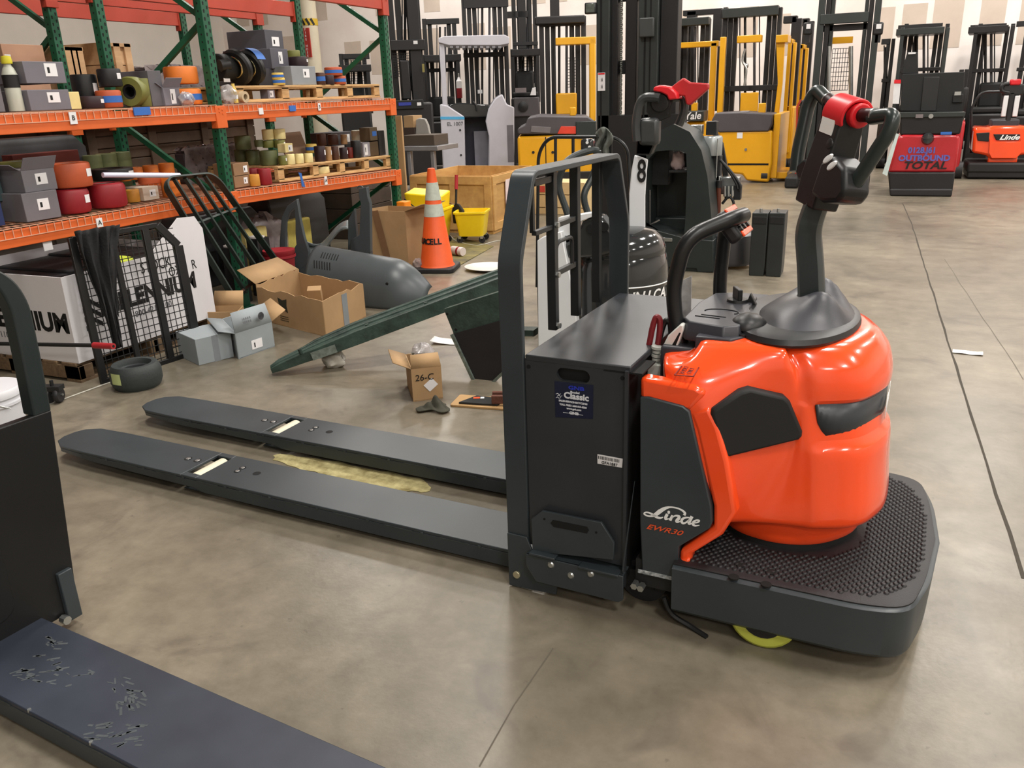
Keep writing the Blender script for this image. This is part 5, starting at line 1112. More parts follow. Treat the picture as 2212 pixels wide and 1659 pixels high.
# foam blocks and bagged parts under the rack
def foam(label, pl, pr, pt2, x, zb, c='cfc07c', d_=.22):
    a = onx(pl, pt2, x); b = onx(pr, pt2, x); y0, y1, z1 = a[1], b[1], a[2]; o = MB().box(-d_, 0, y0, y1, zb, z1).build('foam_block', mat('foam_'+c, c, .9, var=.12, scale=14, bump=.3, bscale=50), bevel=.02, seg=3); return tag(place(o, (x, 0, 0)), label, 'foam')
foam('pale yellow foam block behind the black canisters', 530, 578, 498, -4.82, .0, 'cfc07c', .08)
foam('yellow foam block behind the grey plastic frame', 612, 672, 482, -4.98, .0, 'b5a956', .12)
p = onx(575, 540, -4.95); bag('plastic_bag', 'large grey plastic bag of parts under the rack', (-5.06, p[1]+.1, 0), (.13, .32, .60), GFILM, 12)
# ------------------------------------------------------------------ grey plastic machine covers
SH = mat('cover_grey', '434a4d', .38, var=.08, scale=3)
cw = thing('machine_cowl', 'big curved slate plastic cowl with two rows of vent slots lying on the floor', 'cowl')
Ac = onz(652, 660); Bc = onz(905, 672); Ac[1] += .32; Bc[1] += .20; dc = Bc-Ac; Lc = np.linalg.norm(dc); dc /= Lc; nc = np.array([dc[1], -dc[0], 0]); nc = nc if nc[1] < 0 else -nc
def cs(s, q, off=0):
    tp_ = 1-.55*max(0, (s-.72)/.28)**2; R2 = .40*tp_+.0; a = (-.25+1.75*q)
    hh = .43*(1-.25*s)*tp_
    p = Ac+dc*(s*Lc*1.02)+nc*((R2*.62)*math.cos(a)**1 if math.cos(a) > 0 else (R2*.62)*math.cos(a)*.6); z = hh*(.0+(math.sin(a)+.25)/1.25)
    return p+np.array([0, 0, max(.004, z)])+nc*off
MB().grid(lambda s, q: cs(s, q), 40, 20).build('cowl_shell', SH, cw, thick=.008, smooth=50)
for row, q0 in ((0, .50), (1, .68)):
    for k in range(7):
        s0 = .10+.024*k-.012*row*-1*0-(.03 if row == 0 else 0); MB().tube([cs(s0-.02*(j/5)*(1 if row == 0 else .3)+.01, q0+.12*j/5, .003) for j in range(6)], .0055, 6).build('vent_slot', HOLE, cw)
MB().cyl(cs(.74, .42, -.004), cs(.74, .42, .008), .012, seg=14).build('bolt_hole', HOLE, cw)
yc = float(Ac[1])+.12
outl = [(612, 600), (603, 560), (608, 470), (618, 448), (634, 432), (641, 430), (646, 470), (656, 515), (668, 545), (660, 570), (640, 592)]; inn_ = [(618, 556), (632, 534), (638, 528), (640, 500), (636, 450), (622, 458), (613, 478)]
k1 = outl+[outl[0]]+[inn_[0]]+inn_[::-1][:-1][::1]+[inn_[0]]
fo = thing('window_frame', 'upright grey plastic frame with a tall opening standing behind the cowl', 'frame')
def loopband(name, outer, inner, y, t, m, parent):
    b = MB(); n = len(outer); O = [ony(*p, y) for p in outer]; I = [ony(*p, y) for p in inner]; dy = np.array([0, t, 0])
    b.loft([O, I, [p+dy for p in I], [p+dy for p in O]], caps=False, wrap=True); return b.build(name, m, parent, bevel=.004)
loopband('frame_band', [(603, 590), (604, 520), (608, 470), (620, 445), (641, 430), (648, 475), (657, 515), (667, 545), (662, 572), (630, 600)], [(617, 566), (616, 520), (617, 480), (625, 460), (636, 450), (638, 480), (638, 505), (640, 528), (630, 545), (620, 560)], yc, .03, SH, fo)
MB().prism([(lambda q: (q[0], q[2]))(ony(a, b, yc)) for a, b in ((603, 590), (630, 598), (662, 572), (668, 640), (605, 668))], 'y', yc, yc+.03).build('frame_foot', SH, fo)
sg_ = thing('trim_strip', 'tall narrow grey plastic strip with a hook top standing by the cowl', 'trim')
MB().prism([(lambda q: (q[0], q[2]))(ony(a, b, yc+.35)) for a, b in ((774, 408), (792, 404), (794, 425), (799, 440), (800, 545), (780, 555), (757, 548), (757, 518), (776, 508), (779, 440), (775, 425))], 'y', yc+.35, yc+.39).build('strip_body', SH, sg_, bevel=.005)
MB().prism([(lambda q: (q[0], q[2]))(ony(a, b, yc+.36)) for a, b in ((757, 545), (800, 545), (800, 600), (757, 600))], 'y', yc+.36, yc+.40).build('strip_foot', SH, sg_)
MB().tube([ony(778+6*math.cos(a), 407+5*math.sin(a), yc+.37) for a in np.linspace(PI, 2*PI, 8)], .006, 6).build('hook', SH, sg_)
tf = MB().grid(lambda s, q: tuple(ony(660+92*s, 520-30*s+12*math.sin(5*s)+(22+10*math.sin(6*s))*q+6*math.sin(9*q+3*s), yc+.22+.1*math.sin(4*q+2*s))), 18, 12).build('torn_panel', mat('torn_grey', '6f7778', .25, var=.15), thick=.006, smooth=60)
ts = thing('torn_cover', 'torn glossy grey plastic piece lying in the cowl', 'cover'); tf.parent = ts
MB().prism([(lambda q: (q[0], q[2]))(ony(a, b, yc+.3)) for a, b in ((735, 480), (748, 455), (754, 520), (752, 545), (735, 545))], 'y', yc+.42, yc+.45).build('side_fin', SH, ts)
# tall carton, cone, buckets, crate, mat
c0 = onz(872, 580); o, C = opencarton('tall_carton', 'tall open carton with a brown tape band standing beside the traffic cone', (c0[0]-.0, c0[1]+.1, 0), (.10, .34), (-.50, .02), .52, KRAFT, flaps=((0, .22, 1, .35, KRAFT),))
MB().bar((-.33, -.001, .52), (-.22, -.001, .0), .075, .002, up=(0, 1, 0)).build('tape_strip', mat('tape_brown', '7d5e44', .4), o)
cp = onz(932, 588); cp[1] += .12
t = thing('traffic_cone', 'orange traffic cone with two reflective collars on a black base', 'cone', (cp[0], cp[1], 0), .25)
CO = mat('cone_orange', 'e2581f', .5, var=.08, scale=6); RF = mat('cone_white', 'b9c0b4', .5, var=.15, scale=14)
MB().prism(rrect(-.19, .19, -.19, .19, .05), 'z', 0, .045).build('cone_base', RUB, t, bevel=.01)
def cr(z): return .155-(z-.045)/.875*.122
MB().lathe([(cr(.045)+.012, .045), (cr(.06), .065), (cr(.92), .92), (cr(.92)-.008, .925), (.001, .925)], 32).build('cone_body', CO, t, smooth=40)
for a, b in ((.50, .61), (.645, .80)): MB().lathe([(cr(a)+.002, a), (cr(b)+.002, b), (cr(b), b), (cr(a), a), (cr(a)+.002, a)], 32).build('reflective_collar', RF, t, smooth=40)
for k, ch in enumerate('PURCELL'):
    a = math.radians(-90-14-58+k*17); r = cr(.28)+.003; text('lettering', ch, .07, INK, t, (r*math.cos(a), r*math.sin(a), .28), (-math.sin(a), math.cos(a), 0), (-.14*math.cos(a), -.14*math.sin(a), 1), bold=.003)
YB = mat('bucket_yellow', 'f2d21c', .35, var=.05); 
def mop(label, px, py, w, d_, h, rz, wring):
    p = onz(px, py); t = thing('mop_bucket', label, 'mop bucket', (p[0], p[1]+d_/2, 0), rz)
    def rg_(k, z, gx=0): return [(x*k, y*k, z) for x, y in rrect(-w/2, w/2, -d_/2, d_/2, .04)]
    MB().loft([rg_(.78, .075), rg_(.80, .085), rg_(.98, h-.02), rg_(1.06, h-.02), rg_(1.06, h), rg_(.96, h), rg_(.78, .10)]).build('bucket_shell', YB, t, smooth=40)
    for sx in (-1, 1):
        for sy in (-1, 1):
            c = (sx*w*.36, sy*d_*.36); MB().lathe([(.006, -.012), (.034, -.012), (.037, 0), (.034, .012), (.006, .012), (.006, -.012)], 18).xf(Matrix.Translation((c[0], c[1], .037))@Matrix.Rotation(PI/2, 4, 'X')).build('caster', RUB, t); MB().box(c[0]-.015, c[0]+.015, c[1]-.02, c[1]+.02, .05, .08).build('caster_bracket', CHR, t)
    if wring:
        MB().loft([[(-w*.45, -d_*.3, h-.1), (w*.40, -d_*.3, h-.1), (w*.40, d_*.4, h-.1), (-w*.45, d_*.4, h-.1)], [(-w*.52, -d_*.4, h+.16), (w*.46, -d_*.4, h+.13), (w*.46, d_*.45, h+.16), (-w*.52, d_*.45, h+.19)]]).build('wringer', YB, t, bevel=.015)
        MB().tube([(-w*.5, -d_*.42, h+.1), (-w*.2, -d_*.55, h+.02), (w*.1, -d_*.55, h-.02)], .006, 6).build('bail_wire', MATTE, t)
        text('lettering', '▬', .1, mat('logo_red', 'b02a20', .5), t, (.02, -d_*.5, h*.72), (1, 0, 0), (0, -.15, 1)); MB().prism([(-.045, .12), (.045, .12), (0, .20)], 'y', -d_*.47, -d_*.46).build('warning_mark', mat('mark_olive', '8a7a14', .6), t)
    return t
mop('yellow mop bucket with a wringer and red logo beside the traffic cone', 916, 532, .44, .34, .40, .12, True)
mop('plain yellow mop bucket holding a dark tool, beside the wooden crate', 1008, 527, .34, .34, .34, .25, False)
m0 = ony(985, 440, 8.30); m1 = ony(978, 452, 8.3); m2 = ony(986, 378, 8.36); t = thing('dust_brush', 'dark scoop with a red handle standing in the plain yellow bucket', 'scoop'); MB().tube([m0, m0+(m2-m0)*.55], .013, 10).build('shaft', MATTE, t); MB().tube([m0+(m2-m0)*.5, m2], .019, 10).build('red_grip', mat('grip_red'), t); MB().loft([[m0+np.array(v) for v in ((-.03, 0, 0), (.03, 0, 0), (.03, .03, 0), (-.03, .03, 0))], [m0+np.array(v) for v in ((-.06, 0, -.08), (.08, 0, -.08), (.08, .05, -.08), (-.06, .05, -.08))], [m0+np.array(v) for v in ((-.05, 0, -.22), (.07, 0, -.22), (.07, .05, -.22), (-.05, .05, -.22))]]).build('scoop_blade', MATTE, t, bevel=.01)
MB().tube(cat([m0+[-.02, 0, -.02], m0+[-.15, -.02, .03], m0+[-.27, -.03, .0]], 5), .014, 8).build('side_handle', mat('side_brown', '6a4a1c', .6), t)
WC = wood('crate_wood', 'b98b50', 'd2a866', (2.5, .5, 2.5))
t = thing('wooden_crate', 'large open plywood crate with a paper sheet taped on its side', 'crate', (-4.0, 8.75, 0), .0); cw_, cd_, ch_ = 1.05, 1.25, .66
for b_ in ((-cw_, 0, 0, .015), (-cw_, 0, cd_-.015, cd_), (-cw_, -cw_+.015, .015, cd_-.015), (-.015, 0, .015, cd_-.015)): MB().box(b_[0], b_[1], b_[2], b_[3], .03, ch_).build('crate_panel', WC, t)
MB().box(-cw_, 0, 0, cd_, 0, .03).build('crate_floor', WC, t)
for z0 in (.04, ch_-.10): 
    MB().box(-cw_, 0, -.02, 0, z0, z0+.09).build('crate_batten', WC, t, bevel=.002); MB().box(0, .02, 0, cd_, z0, z0+.09).build('crate_batten', WC, t, bevel=.002)
for x in (-cw_, -.53, -.09): MB().box(x, x+.09, -.021, -.001, .13, ch_-.1).build('crate_batten', WC, t, bevel=.002)
for y in (0, cd_-.09): MB().box(.001, .021, y, y+.09, .13, ch_-.1).build('crate_batten', WC, t, bevel=.002)
MB().box(.015, .024, .35, .62, .25, .58).build('paper_sheet', mat('paper_pink', 'e0cfcf', .8, var=.08, scale=20), t)
mq = [onz(*q) for q in ((965, 590), (1066, 533), (985, 512), (880, 556))]; o = MB().hexa([(*q[:2], .0) for q in mq], [(*q[:2], .008) for q in mq]).build('floor_mat', mat('stained_mat', '4a4434', .75, var=.5, scale=3, col2='8f8346'), bevel=.003); tag(o, 'dark rubber floor mat with yellow stains beside the traffic cone', 'mat')
p = onz(986, 553); o = thing('bottle', 'white plastic bottle with a red band lying on the stained mat', 'bottle', (p[0], p[1], .008), 2.8); M_ = Matrix.Translation((0, 0, .045))@Matrix.Rotation(PI/2, 4, 'Y'); MB().lathe([(.001, -.10), (.042, -.1), (.044, -.09), (.044, .05), (.03, .085), (.018, .095), (.018, .12), (.001, .12)], 20).xf(M_).build('bottle_body', mat('bottle_white', 'd8cdc8', .4, var=.05), o); MB().lathe([(.0445, -.055), (.0455, -.055), (.0455, -.03), (.0445, -.03), (.0445, -.055)], 20).xf(M_).build('red_band', pm('red'), o)
p = onz(1045, 588); o = MB().lathe([(.001, .008), (.13, .008), (.19, .022), (.235, .028), (.235, .032), (.185, .028), (.125, .013), (.001, .013)], 40).xf(Matrix.Diagonal((1, .85, 1, 1))).build('serving_plate', mat('plate_white', 'd5d3cd', .4, var=.12, scale=4), smooth=40); tag(place(o, (p[0], p[1]+.12, 0)), 'white oval dish with a yellow stain on the floor near the cone', 'dish')
o = bag('plastic_wrap', 'crumpled white plastic scrap on the floor beyond the cowl', onz(930, 650), (.12, .06, .04), mat('scrap_white', 'c9ccd0', .4, var=.1), 21, 'plastic'); bag('plastic_wrap', 'small dark and white litter lump at the foot of the traffic cone', onz(905, 585), (.05, .06, .12), mat('litter', '8b7a74', .6, var=.5, scale=20), 22, 'litter')
tag(MB().tube(cat([onz(948, 520, .01), onz(970, 508, .03), onz(985, 520, .01), onz(1030, 530, .006), onz(1075, 520, .006), onz(1100, 525, .006)], 6), .004, 6).build('cable', mat('cable_white', 'c2c4bc', .5)), 'thin white cable lying on the floor by the yellow buckets', 'cable')
# stain of oily absorbent between the long forks
# (its own outline, thin layer on the floor)
r_ = random.Random(5); cS = [onz(*q) for q in ((590, 985), (640, 985), (760, 1005), (900, 1035), (925, 1060), (880, 1062), (780, 1048), (690, 1025), (610, 1003))]; pts_ = cat([q[:2] for q in cS], 5, closed=True); pts_ = [p+np.array([r_.uniform(-.012, .012), r_.uniform(-.012, .012)]) for p in pts_]
o = MB().prism([tuple(p) for p in pts_], 'z', .0005, .003).build('absorbent_spill', mat('absorbent', '8a7d4c', .95, var=.25, scale=16, col2='c0b684', bump=.4)); tag(o, 'pale yellow patch of spilled absorbent between the two long forks', 'spill', kind='stuff')
# ------------------------------------------------------------------ machines parked behind
CH = mat('mast_charcoal', '2b302f', .42, var=.12, scale=3); BK = mat('mast_black', '141315', .5, var=.2, scale=3); YEL = mat('truck_yellow', 'e2a414', .38, var=.06, scale=2, coat=.2)
YEL2 = YEL; LID = mat('lid_grey', '4a464a', .5, var=.06); WTR = mat('truck_white', 'c4c3cc', .4, var=.04); DGB = mat('stacker_slate', '232b2b', .42, var=.1, scale=3)
STEEL = mat('bright_steel', 'b5babb', .25, metal=.9, var=.15); GLOS = mat('gloss_charcoal', '26292b', .12, var=.06, coat=.6, rvar=.03)
def xz(px, py, y): p = ony(px, py, y); return (p[0], p[2])
def pb(par, name, a, b, t, bt, y, d, m, bevel=.006, dy=0):
    pm2 = (t+bt)/2; x0 = ony(a, pm2, y)[0]; x1 = ony(b, pm2, y)[0]; z1 = ony((a+b)/2, t, y)[2]; z0 = max(.0, ony((a+b)/2, bt, y)[2])
    o = MB().box(x0, x1, y+dy, y+dy+d, z0, z1).build(name, m, par, bevel=bevel)
    if par is None: o.rotation_euler = (0, 0, PHI)
    return o
def pp2(par, name, pts, y, d, m, bevel=.006): return MB().prism([(x, max(0, z)) for x, z in (xz(a, b, y) for a, b in pts)], 'y', y, y+d).build(name, m, par, bevel=bevel)
def ptube(par, name, pts, y, r, m, sm=6, seg=10): return MB().tube(cat([ony(a, b, y) if len(q) == 0 else ony(a, b, q[0]) for a, b, *q in pts], sm), r, seg).build(name, m, par)
# --- white and charcoal walkie truck just behind the battery box
w1 = thing('walkie_truck', 'glossy charcoal walkie pallet truck with white side panel lettered UNICARRIERS', 'pallet truck')
YU = 4.75
def dome(z, k, cx=-1.37, cy=5.07): return [(cx+.30*k*math.cos(2*PI*i/32)*(1 if True else 1), cy+.30*k*math.sin(2*PI*i/32), z) for i in range(32)]
dx = ony(1312, 600, YU+.05)[0]
MB().loft([dome(.06, 1.05, dx), dome(.35, 1.05, dx), dome(.50, 1.02, dx), dome(.565, .97, dx), dome(.575, .95, dx)]).build('motor_hood', GLOS, w1, smooth=50)
MB().loft([dome(.572, .96, dx), dome(.60, .97, dx), dome(.66, .90, dx), dome(.71, .72, dx), dome(.73, .45, dx)]).build('hood_top', GLOS, w1, smooth=50)
MB().tube([(dx+.317*math.cos(a), 5.07+.317*math.sin(a), .405) for a in np.linspace(PI*1.58, PI*2.2, 24)], .004, 6).build('white_line', NW, w1)
for k, ch in enumerate('UNICARRIERS'):
    a = math.radians(-64+k*11.5); r = .3165; text('lettering', ch, .085, NW, w1, (dx+r*math.cos(a), 5.07+r*math.sin(a), .345), (-math.sin(a), math.cos(a), 0), UZ, bold=.002, shear=.25)
pp2(w1, 'side_panel', [(1162, 752), (1160, 520), (1172, 512), (1212, 500), (1240, 640), (1246, 700), (1240, 752)], YU-.05, .06, mat('panel_white', 'dfe3e6', .4, var=.02))
pp2(w1, 'side_panel', [(1206, 540), (1205, 470), (1240, 462), (1240, 520), (1222, 528)], YU, .05, mat('panel_white'))
MB().box(dx-.36, dx+.0, YU+.0, YU+.5, .60, .735).build('console', GLOS, w1, bevel=.02)
pp2(w1, 'console_shell', [(1205, 560), (1212, 530), (1240, 515), (1258, 478), (1295, 462), (1322, 500), (1330, 545), (1290, 556)], YU-.02, .12, GLOS, .02)
for a, b in ((1275, 495), (1305, 490)): p = ony(a, b, YU-.025); MB().cyl(p, p+[0, .01, 0], .028, seg=16).build('cup_recess', HOLE, w1)
pp2(w1, 'white_rim', [(1240, 466), (1290, 458), (1285, 466), (1245, 482)], YU-.03, .1, mat('panel_white'), .003)
ptube(w1, 'grab_tube', [(1238, 500, 4.9), (1222, 450, 4.9), (1207, 400, 4.9), (1218, 358, 4.9), (1240, 338, 4.95), (1275, 325, 5.0), (1290, 325, 5.05)], 4.9, .021, TILL)
ptube(w1, 'grab_tube', [(1290, 500, 5.0), (1268, 455, 5.0), (1262, 420, 5.0), (1278, 385, 5.05), (1290, 350, 5.1), (1292, 325, 5.1)], 5.0, .021, TILL)
pg_ = pb(w1, 'grip_pod', 1253, 1280, 300, 328, 5.0, .07, GLOS, .015)
for q in ((1268, 308), (1273, 318), (1276, 326)): p = ony(*q, 4.995); MB().cyl(p, p+[0, .008, 0], .009, seg=10).build('grip_button', NW, pg_)
# hoop backrest of that truck with a grey rag on it
hr = fillet([ony(1160, 620, 5.35), ony(1163, 330, 5.35), ony(1185, 296, 5.35), ony(1330, 296, 5.35), ony(1356, 320, 5.35), ony(1362, 420, 5.35)], .09, 6)
MB().tube(hr, .012, 8).build('hoop_frame', BAR, w1)
for px in (1200, 1238, 1285, 1320): MB().tube([ony(px, 296, 5.35), ony(px, 480, 5.35)], .011, 8).build('hoop_bar', BAR, w1)
tag(MB().grid(lambda s, q: tuple(ony(1286+34*s+4*math.sin(6*q), 288+46*q-14*math.sin(PI*s)*(1-q), 5.32+.03*math.sin(12*s+3*q))), 14, 12).build('cloth_rag', mat('rag_grey', '5c605a', .9, var=.2, scale=30), thick=.006, smooth=60), 'grey cloth draped over the hoop frame behind the battery box', 'cloth')
MB().box(dx-.55, dx-.0, 5.0, 5.4, .04, .35).build('chassis', MATTE, w1, bevel=.02)
for x in (dx-.3, dx+.2): MB().cyl((x, 4.95, .06), (x, 5.05, .06), .06, seg=16).build('wheel', RUB, w1)
# white tiller cover with the number 8 and its red capped head
YT = 5.1
arm = MB().loft([[ony(a, b, YT+c) for a, b, c in r] for r in (((1366, 545, 0), (1392, 548, 0), (1390, 545, .06), (1366, 540, .06)), ((1359, 500, 0), (1394, 503, 0), (1394, 500, .07), (1359, 497, .07)), ((1359, 420, 0), (1394, 424, 0), (1394, 422, .07), (1359, 418, .07)), ((1364, 370, 0), (1397, 374, 0), (1397, 372, .07), (1364, 368, .07)), ((1371, 336, 0), (1400, 346, 0), (1400, 344, .07), (1371, 334, .07)))]).build('tiller_cover', mat('panel_white'), w1, bevel=.006)
pA = ony(1386, 372, YT-.004); text('lettering', '8', .19, INK, arm, pA, (1, 0, 0), (.06, 0, 1), bold=.003, sx=.62)
pp2(w1, 'pivot_bracket', [(1364, 500), (1392, 502), (1390, 548), (1374, 540)], YT-.01, .06, STEEL)
hd_ = pp2(w1, 'tiller_head', [(1372, 335), (1375, 300), (1380, 268), (1412, 262), (1440, 250), (1444, 210), (1410, 200), (1402, 215), (1400, 240), (1415, 262), (1420, 300), (1404, 336)], YT-.02, .08, HDM, .01)
ptube(w1, 'handle_loop', [(1376, 305), (1374, 270), (1380, 230), (1392, 212), (1412, 210), (1425, 212)], YT-.04, .027, mat('handle_grey', '3a3d3e', .35, var=.1))
ptube(w1, 'handle_loop', [(1448, 212), (1470, 210), (1478, 222), (1476, 245), (1466, 270)], YT+.12, .027, mat('handle_grey'))
pb(w1, 'hand_guard', 1378, 1422, 255, 315, YT-.05, .09, mat('handle_grey'), .025)
p = ony(1424, 222, YT-.03); MB().cyl(p, p+[0, .12, 0], .055, seg=20).build('throttle_knob', BLK, w1, bevel=.008)
pp2(w1, 'red_cap', [(1410, 197), (1412, 188), (1424, 184), (1446, 188), (1460, 200), (1464, 214), (1444, 216), (1440, 206), (1428, 200)], YT-.05, .14, REDP, .008)
rf = pp2(w1, 'red_shroud', [(1448, 189), (1475, 168), (1490, 178), (1530, 180), (1530, 192), (1490, 228), (1482, 226), (1478, 208), (1462, 206)], YT+.02, .05, mat('red_shroud', 'b3262a', .4, var=.08), .008)
# --- slate stacker with an open service arch and its tall mast
YS = 7.25
s1 = thing('stacker_truck', 'slate stacker truck with an open arched side, exposed hydraulics and a tall mast', 'stacker')
outer = [(1400, 560), (1396, 480), (1394, 400), (1398, 330), (1420, 285), (1455, 268), (1490, 285), (1515, 325), (1528, 380), (1535, 450), (1540, 520), (1541, 588), (1470, 590)]
inner = [(1424, 498), (1396, 490), (1395, 420), (1400, 345), (1416, 327), (1440, 325), (1470, 325), (1482, 332), (1484, 380), (1482, 430), (1480, 480), (1477, 512), (1450, 505)]
O = [np.array([x, YS, max(0.0, z)]) for x, z in (xz(a, b, YS) for a, b in outer)]; I = [np.array([x, YS, z]) for x, z in (xz(a, b, YS) for a, b in inner)]; dy = np.array([0, .42, 0])
MB().loft([O, I, [p+dy for p in I], [p+dy for p in O]], caps=False, wrap=True).build('arch_body', DGB, s1, bevel=.006)
pp2(s1, 'base_skirt', [(1404, 494), (1480, 514), (1541, 520), (1541, 588), (1506, 592), (1504, 580), (1424, 576), (1410, 540)], YS-.02, .30, DGB)
pb(s1, 'inner_wall', 1394, 1484, 330, 505, YS+.43, .02, DGB)
pb(s1, 'inner_box', 1398, 1444, 325, 400, YS+.2, .2, MATTE); pb(s1, 'inner_shelf', 1444, 1484, 368, 374, YS+.1, .3, MATTE)
tag(bag('plastic_bag', 'white and red printed plastic packet inside the slate arch', ony(1464, 366, YS+.2), (.06, .04, .15), mat('packet', 'd9c4c4', .4, var=.12, scale=12), 31), 'white and red printed plastic packet inside the slate arch', 'packet')
ptube(s1, 'inner_rod', [(1404, 410), (1404, 485)], YS+.1, .006, STEEL, 2); ptube(s1, 'inner_rod', [(1392, 492), (1425, 475)], YS+.05, .008, STEEL, 2)
pp2(s1, 'latch_handle', [(1411, 515), (1420, 512), (1452, 515), (1452, 522), (1418, 521)], YS-.03, .02, STEEL, .002)
p = ony(1430, 533, YS-.02); MB().cyl(p, p-[0, .01, 0], .03, seg=18).build('key_switch', MATTE, s1)
# hydraulics to its right
YH = YS+.45
p = ony(1538, 318, YH); k = scale_at(p)
MB().lathe([(.001, 0), (.085, 0), (.09, .01), (.09, .15), (.08, .165), (.001, .165)], 28, p-[0, 0, .07]).build('motor_drum', mat('cast_alu', 'a3a9aa', .35, metal=.5, var=.08), s1, smooth=40)
pb(s1, 'pump_body', 1530, 1556, 336, 392, YH-.04, .1, MATTE, .01); pb(s1, 'valve_block', 1488, 1516, 270, 292, YH-.02, .1, STEEL); pb(s1, 'valve_block', 1525, 1548, 262, 292, YH-.02, .1, BLK)
pb(s1, 'valve_block', 1556, 1596, 383, 420, YH-.02, .12, STEEL); pb(s1, 'valve_block', 1533, 1555, 380, 398, YH-.04, .12, STEEL); pb(s1, 'connector_block', 1584, 1600, 400, 432, YH-.05, .08, BLK)
for i, (a, b, c, d_) in enumerate(((1548, 1556, 402, 486), )): ptube(s1, 'copper_pipe', [(1552, 404), (1552, 440), (1550, 486)], YH-.1, .022, mat('copper_red', '5a2a1a', .45, var=.15), 4, 12)
p = ony(1553, 400, YH-.1); MB().cyl(p-[0, 0, .02], p+[0, 0, .04], .026, seg=14).build('pipe_cap', BLK, s1)
for pts in ([(1556, 345), (1575, 370), (1590, 395), (1594, 408)], [(1560, 350), (1580, 372), (1598, 398), (1598, 412)], [(1505, 285), (1520, 300), (1530, 312)], [(1560, 440), (1575, 425), (1585, 440), (1582, 470)]): ptube(s1, 'hose', pts, YH-.06, .012, BLK)
ptube(s1, 'steel_rod', [(1550, 300), (1549, 330), (1547, 385)], YH-.1, .005, STEEL, 2)
for i, px in enumerate((1566, 1574, 1582)): ptube(s1, 'spool_cylinder', [(px, 402), (px, 424)], YH-.06, .014, STEEL, 2)
p = ony(1580, 560, YS); MB().lathe([(.001, 0), (.19, 0), (.21, .03), (.20, .26), (.15, .30), (.001, .30)], 32, (p[0]-.06, YS+.32, .03)).build('drive_shroud', mat('shroud_grey', '434346', .35, var=.06), s1, smooth=40)
p = ony(1594, 465, YH); MB().lathe([(.001, 0), (.08, 0), (.09, .02), (.085, .12), (.03, .15), (.03, .18), (.001, .18)], 20, p-[0, 0, .13]).build('oil_tank', mat('tank_pale', 'a8a49a', .5, var=.08), s1, smooth=40)
MB().box(float(ony(1395, 560, YS)[0]), float(ony(1560, 560, YS)[0]), YS+.3, YS+.75, .04, .42).build('chassis', DGB, s1, bevel=.01)
# right hand arch edge seen behind the hydraulics
pp2(s1, 'rear_guard', [(1545, 280), (1562, 310), (1572, 370), (1575, 430), (1565, 430), (1560, 370), (1550, 320), (1538, 285)], YH+.2, .04, MATTE)
YM = 8.1
for a, b, m in ((1288, 1316, CH), (1318, 1334, BK), (1350, 1374, BK), (1378, 1420, CH), (1424, 1462, BK)): 
    c_ = pb(s1, 'mast_column', a, b, -60, 345, YM if m is CH else YM+.06, .16, m)
for a, b in ((1296, 1300), (1390, 1394), (1402, 1405)): pb(s1, 'mast_groove', a, b, -60, 330, YM-.003, .02, HOLE, 0)
ch = MB(); zt0 = ony(1340, -40, YM)[2]; zb0 = ony(1340, 345, YM)[2]; xk = ony(1340, 200, YM)[0]; z = zb0
while z < zt0: ch.cyl((xk-.008, YM+.02, z), (xk+.008, YM+.02, z), .006, seg=6); ch.cb((xk-.009 if int(z*1000/16) % 2 else xk+.009, YM+.02, z+.008), (.003, .012, .02)); z += .018
ch.build('lift_chain', mat('chain_grey', '6b6e68', .4, metal=.6), s1)['kind'] = 'stuff'
pb(s1, 'carriage_plate', 1316, 1462, 275, 350, YM+.1, .06, DGB); pb(s1, 'mast_crossbar', 1316, 1380, 130, 160, YM+.16, .05, BK); pb(s1, 'mast_crossbar', 1316, 1462, -30, 0, YM+.16, .05, BK)
MB().box(float(ony(1292, 560, YM)[0]), float(ony(1462, 560, YM)[0]), YM+.0, YM+.25, .05, 1.3).build('mast_foot', MATTE, s1)
wl2 = pb(s1, 'warning_label', 1291, 1307, 157, 196, YM-.006, .004, LAB, 0)
pb(wl2, 'red_band', 1292, 1306, 158, 161, YM-.008, .003, REDP, 0)
for q in ((1300, 172), (1300, 187)): p = ony(*q, YM-.008); text('pictogram', 'ii', .05, INK, wl2, p, (1, 0, 0), UZ)
lh = pb(s1, 'work_light', 1262, 1287, 5, 30, YM-.05, .06, BLK, .012); pb(lh, 'light_lens', 1265, 1284, 8, 27, YM-.055, .006, mat('lens_grey', '59605a', .2, var=.3, scale=40), .004)
pb(s1, 'cable_junction', 1380, 1412, 38, 80, YM-.05, .05, mat('junction_grey', '3a3d3c', .5), .01)
# two upright dark blocks
for k, (a, b) in enumerate(((1616, 1650), (1652, 1687))):
    y = 7.2; t = thing('support_leg', 'dark steel support leg standing on end, '+('closer to the slate stacker' if k == 0 else 'farther from the slate stacker'), 'support leg'); xm = float(ony((a+b)/2, 600, y)[0]); w = .128; h = float(ony((a+b)/2, 460, y)[2])
    MB().loft([[(xm-w*.47, y, 0), (xm+w*.47, y, 0), (xm+w*.47, y+.22, 0), (xm-w*.47, y+.22, 0)], [(xm-w*.5, y, .08), (xm+w*.5, y, .08), (xm+w*.5, y+.22, .08), (xm-w*.5, y+.22, .08)], [(xm-w*.5, y, h), (xm+w*.5, y, h), (xm+w*.5, y+.22, h), (xm-w*.5, y+.22, h)]]).build('leg_body', mat('leg_charcoal', '24292a', .45, var=.1), t, bevel=.006)
    MB().box(xm-w*.42, xm+w*.42, y-.006, y, h-.09, h-.03).build('end_plate', MATTE, t, bevel=.004); MB().cyl((xm, y+.05, h), (xm, y+.05, h+.03), .012, seg=10).build('bolt', CHR, t)
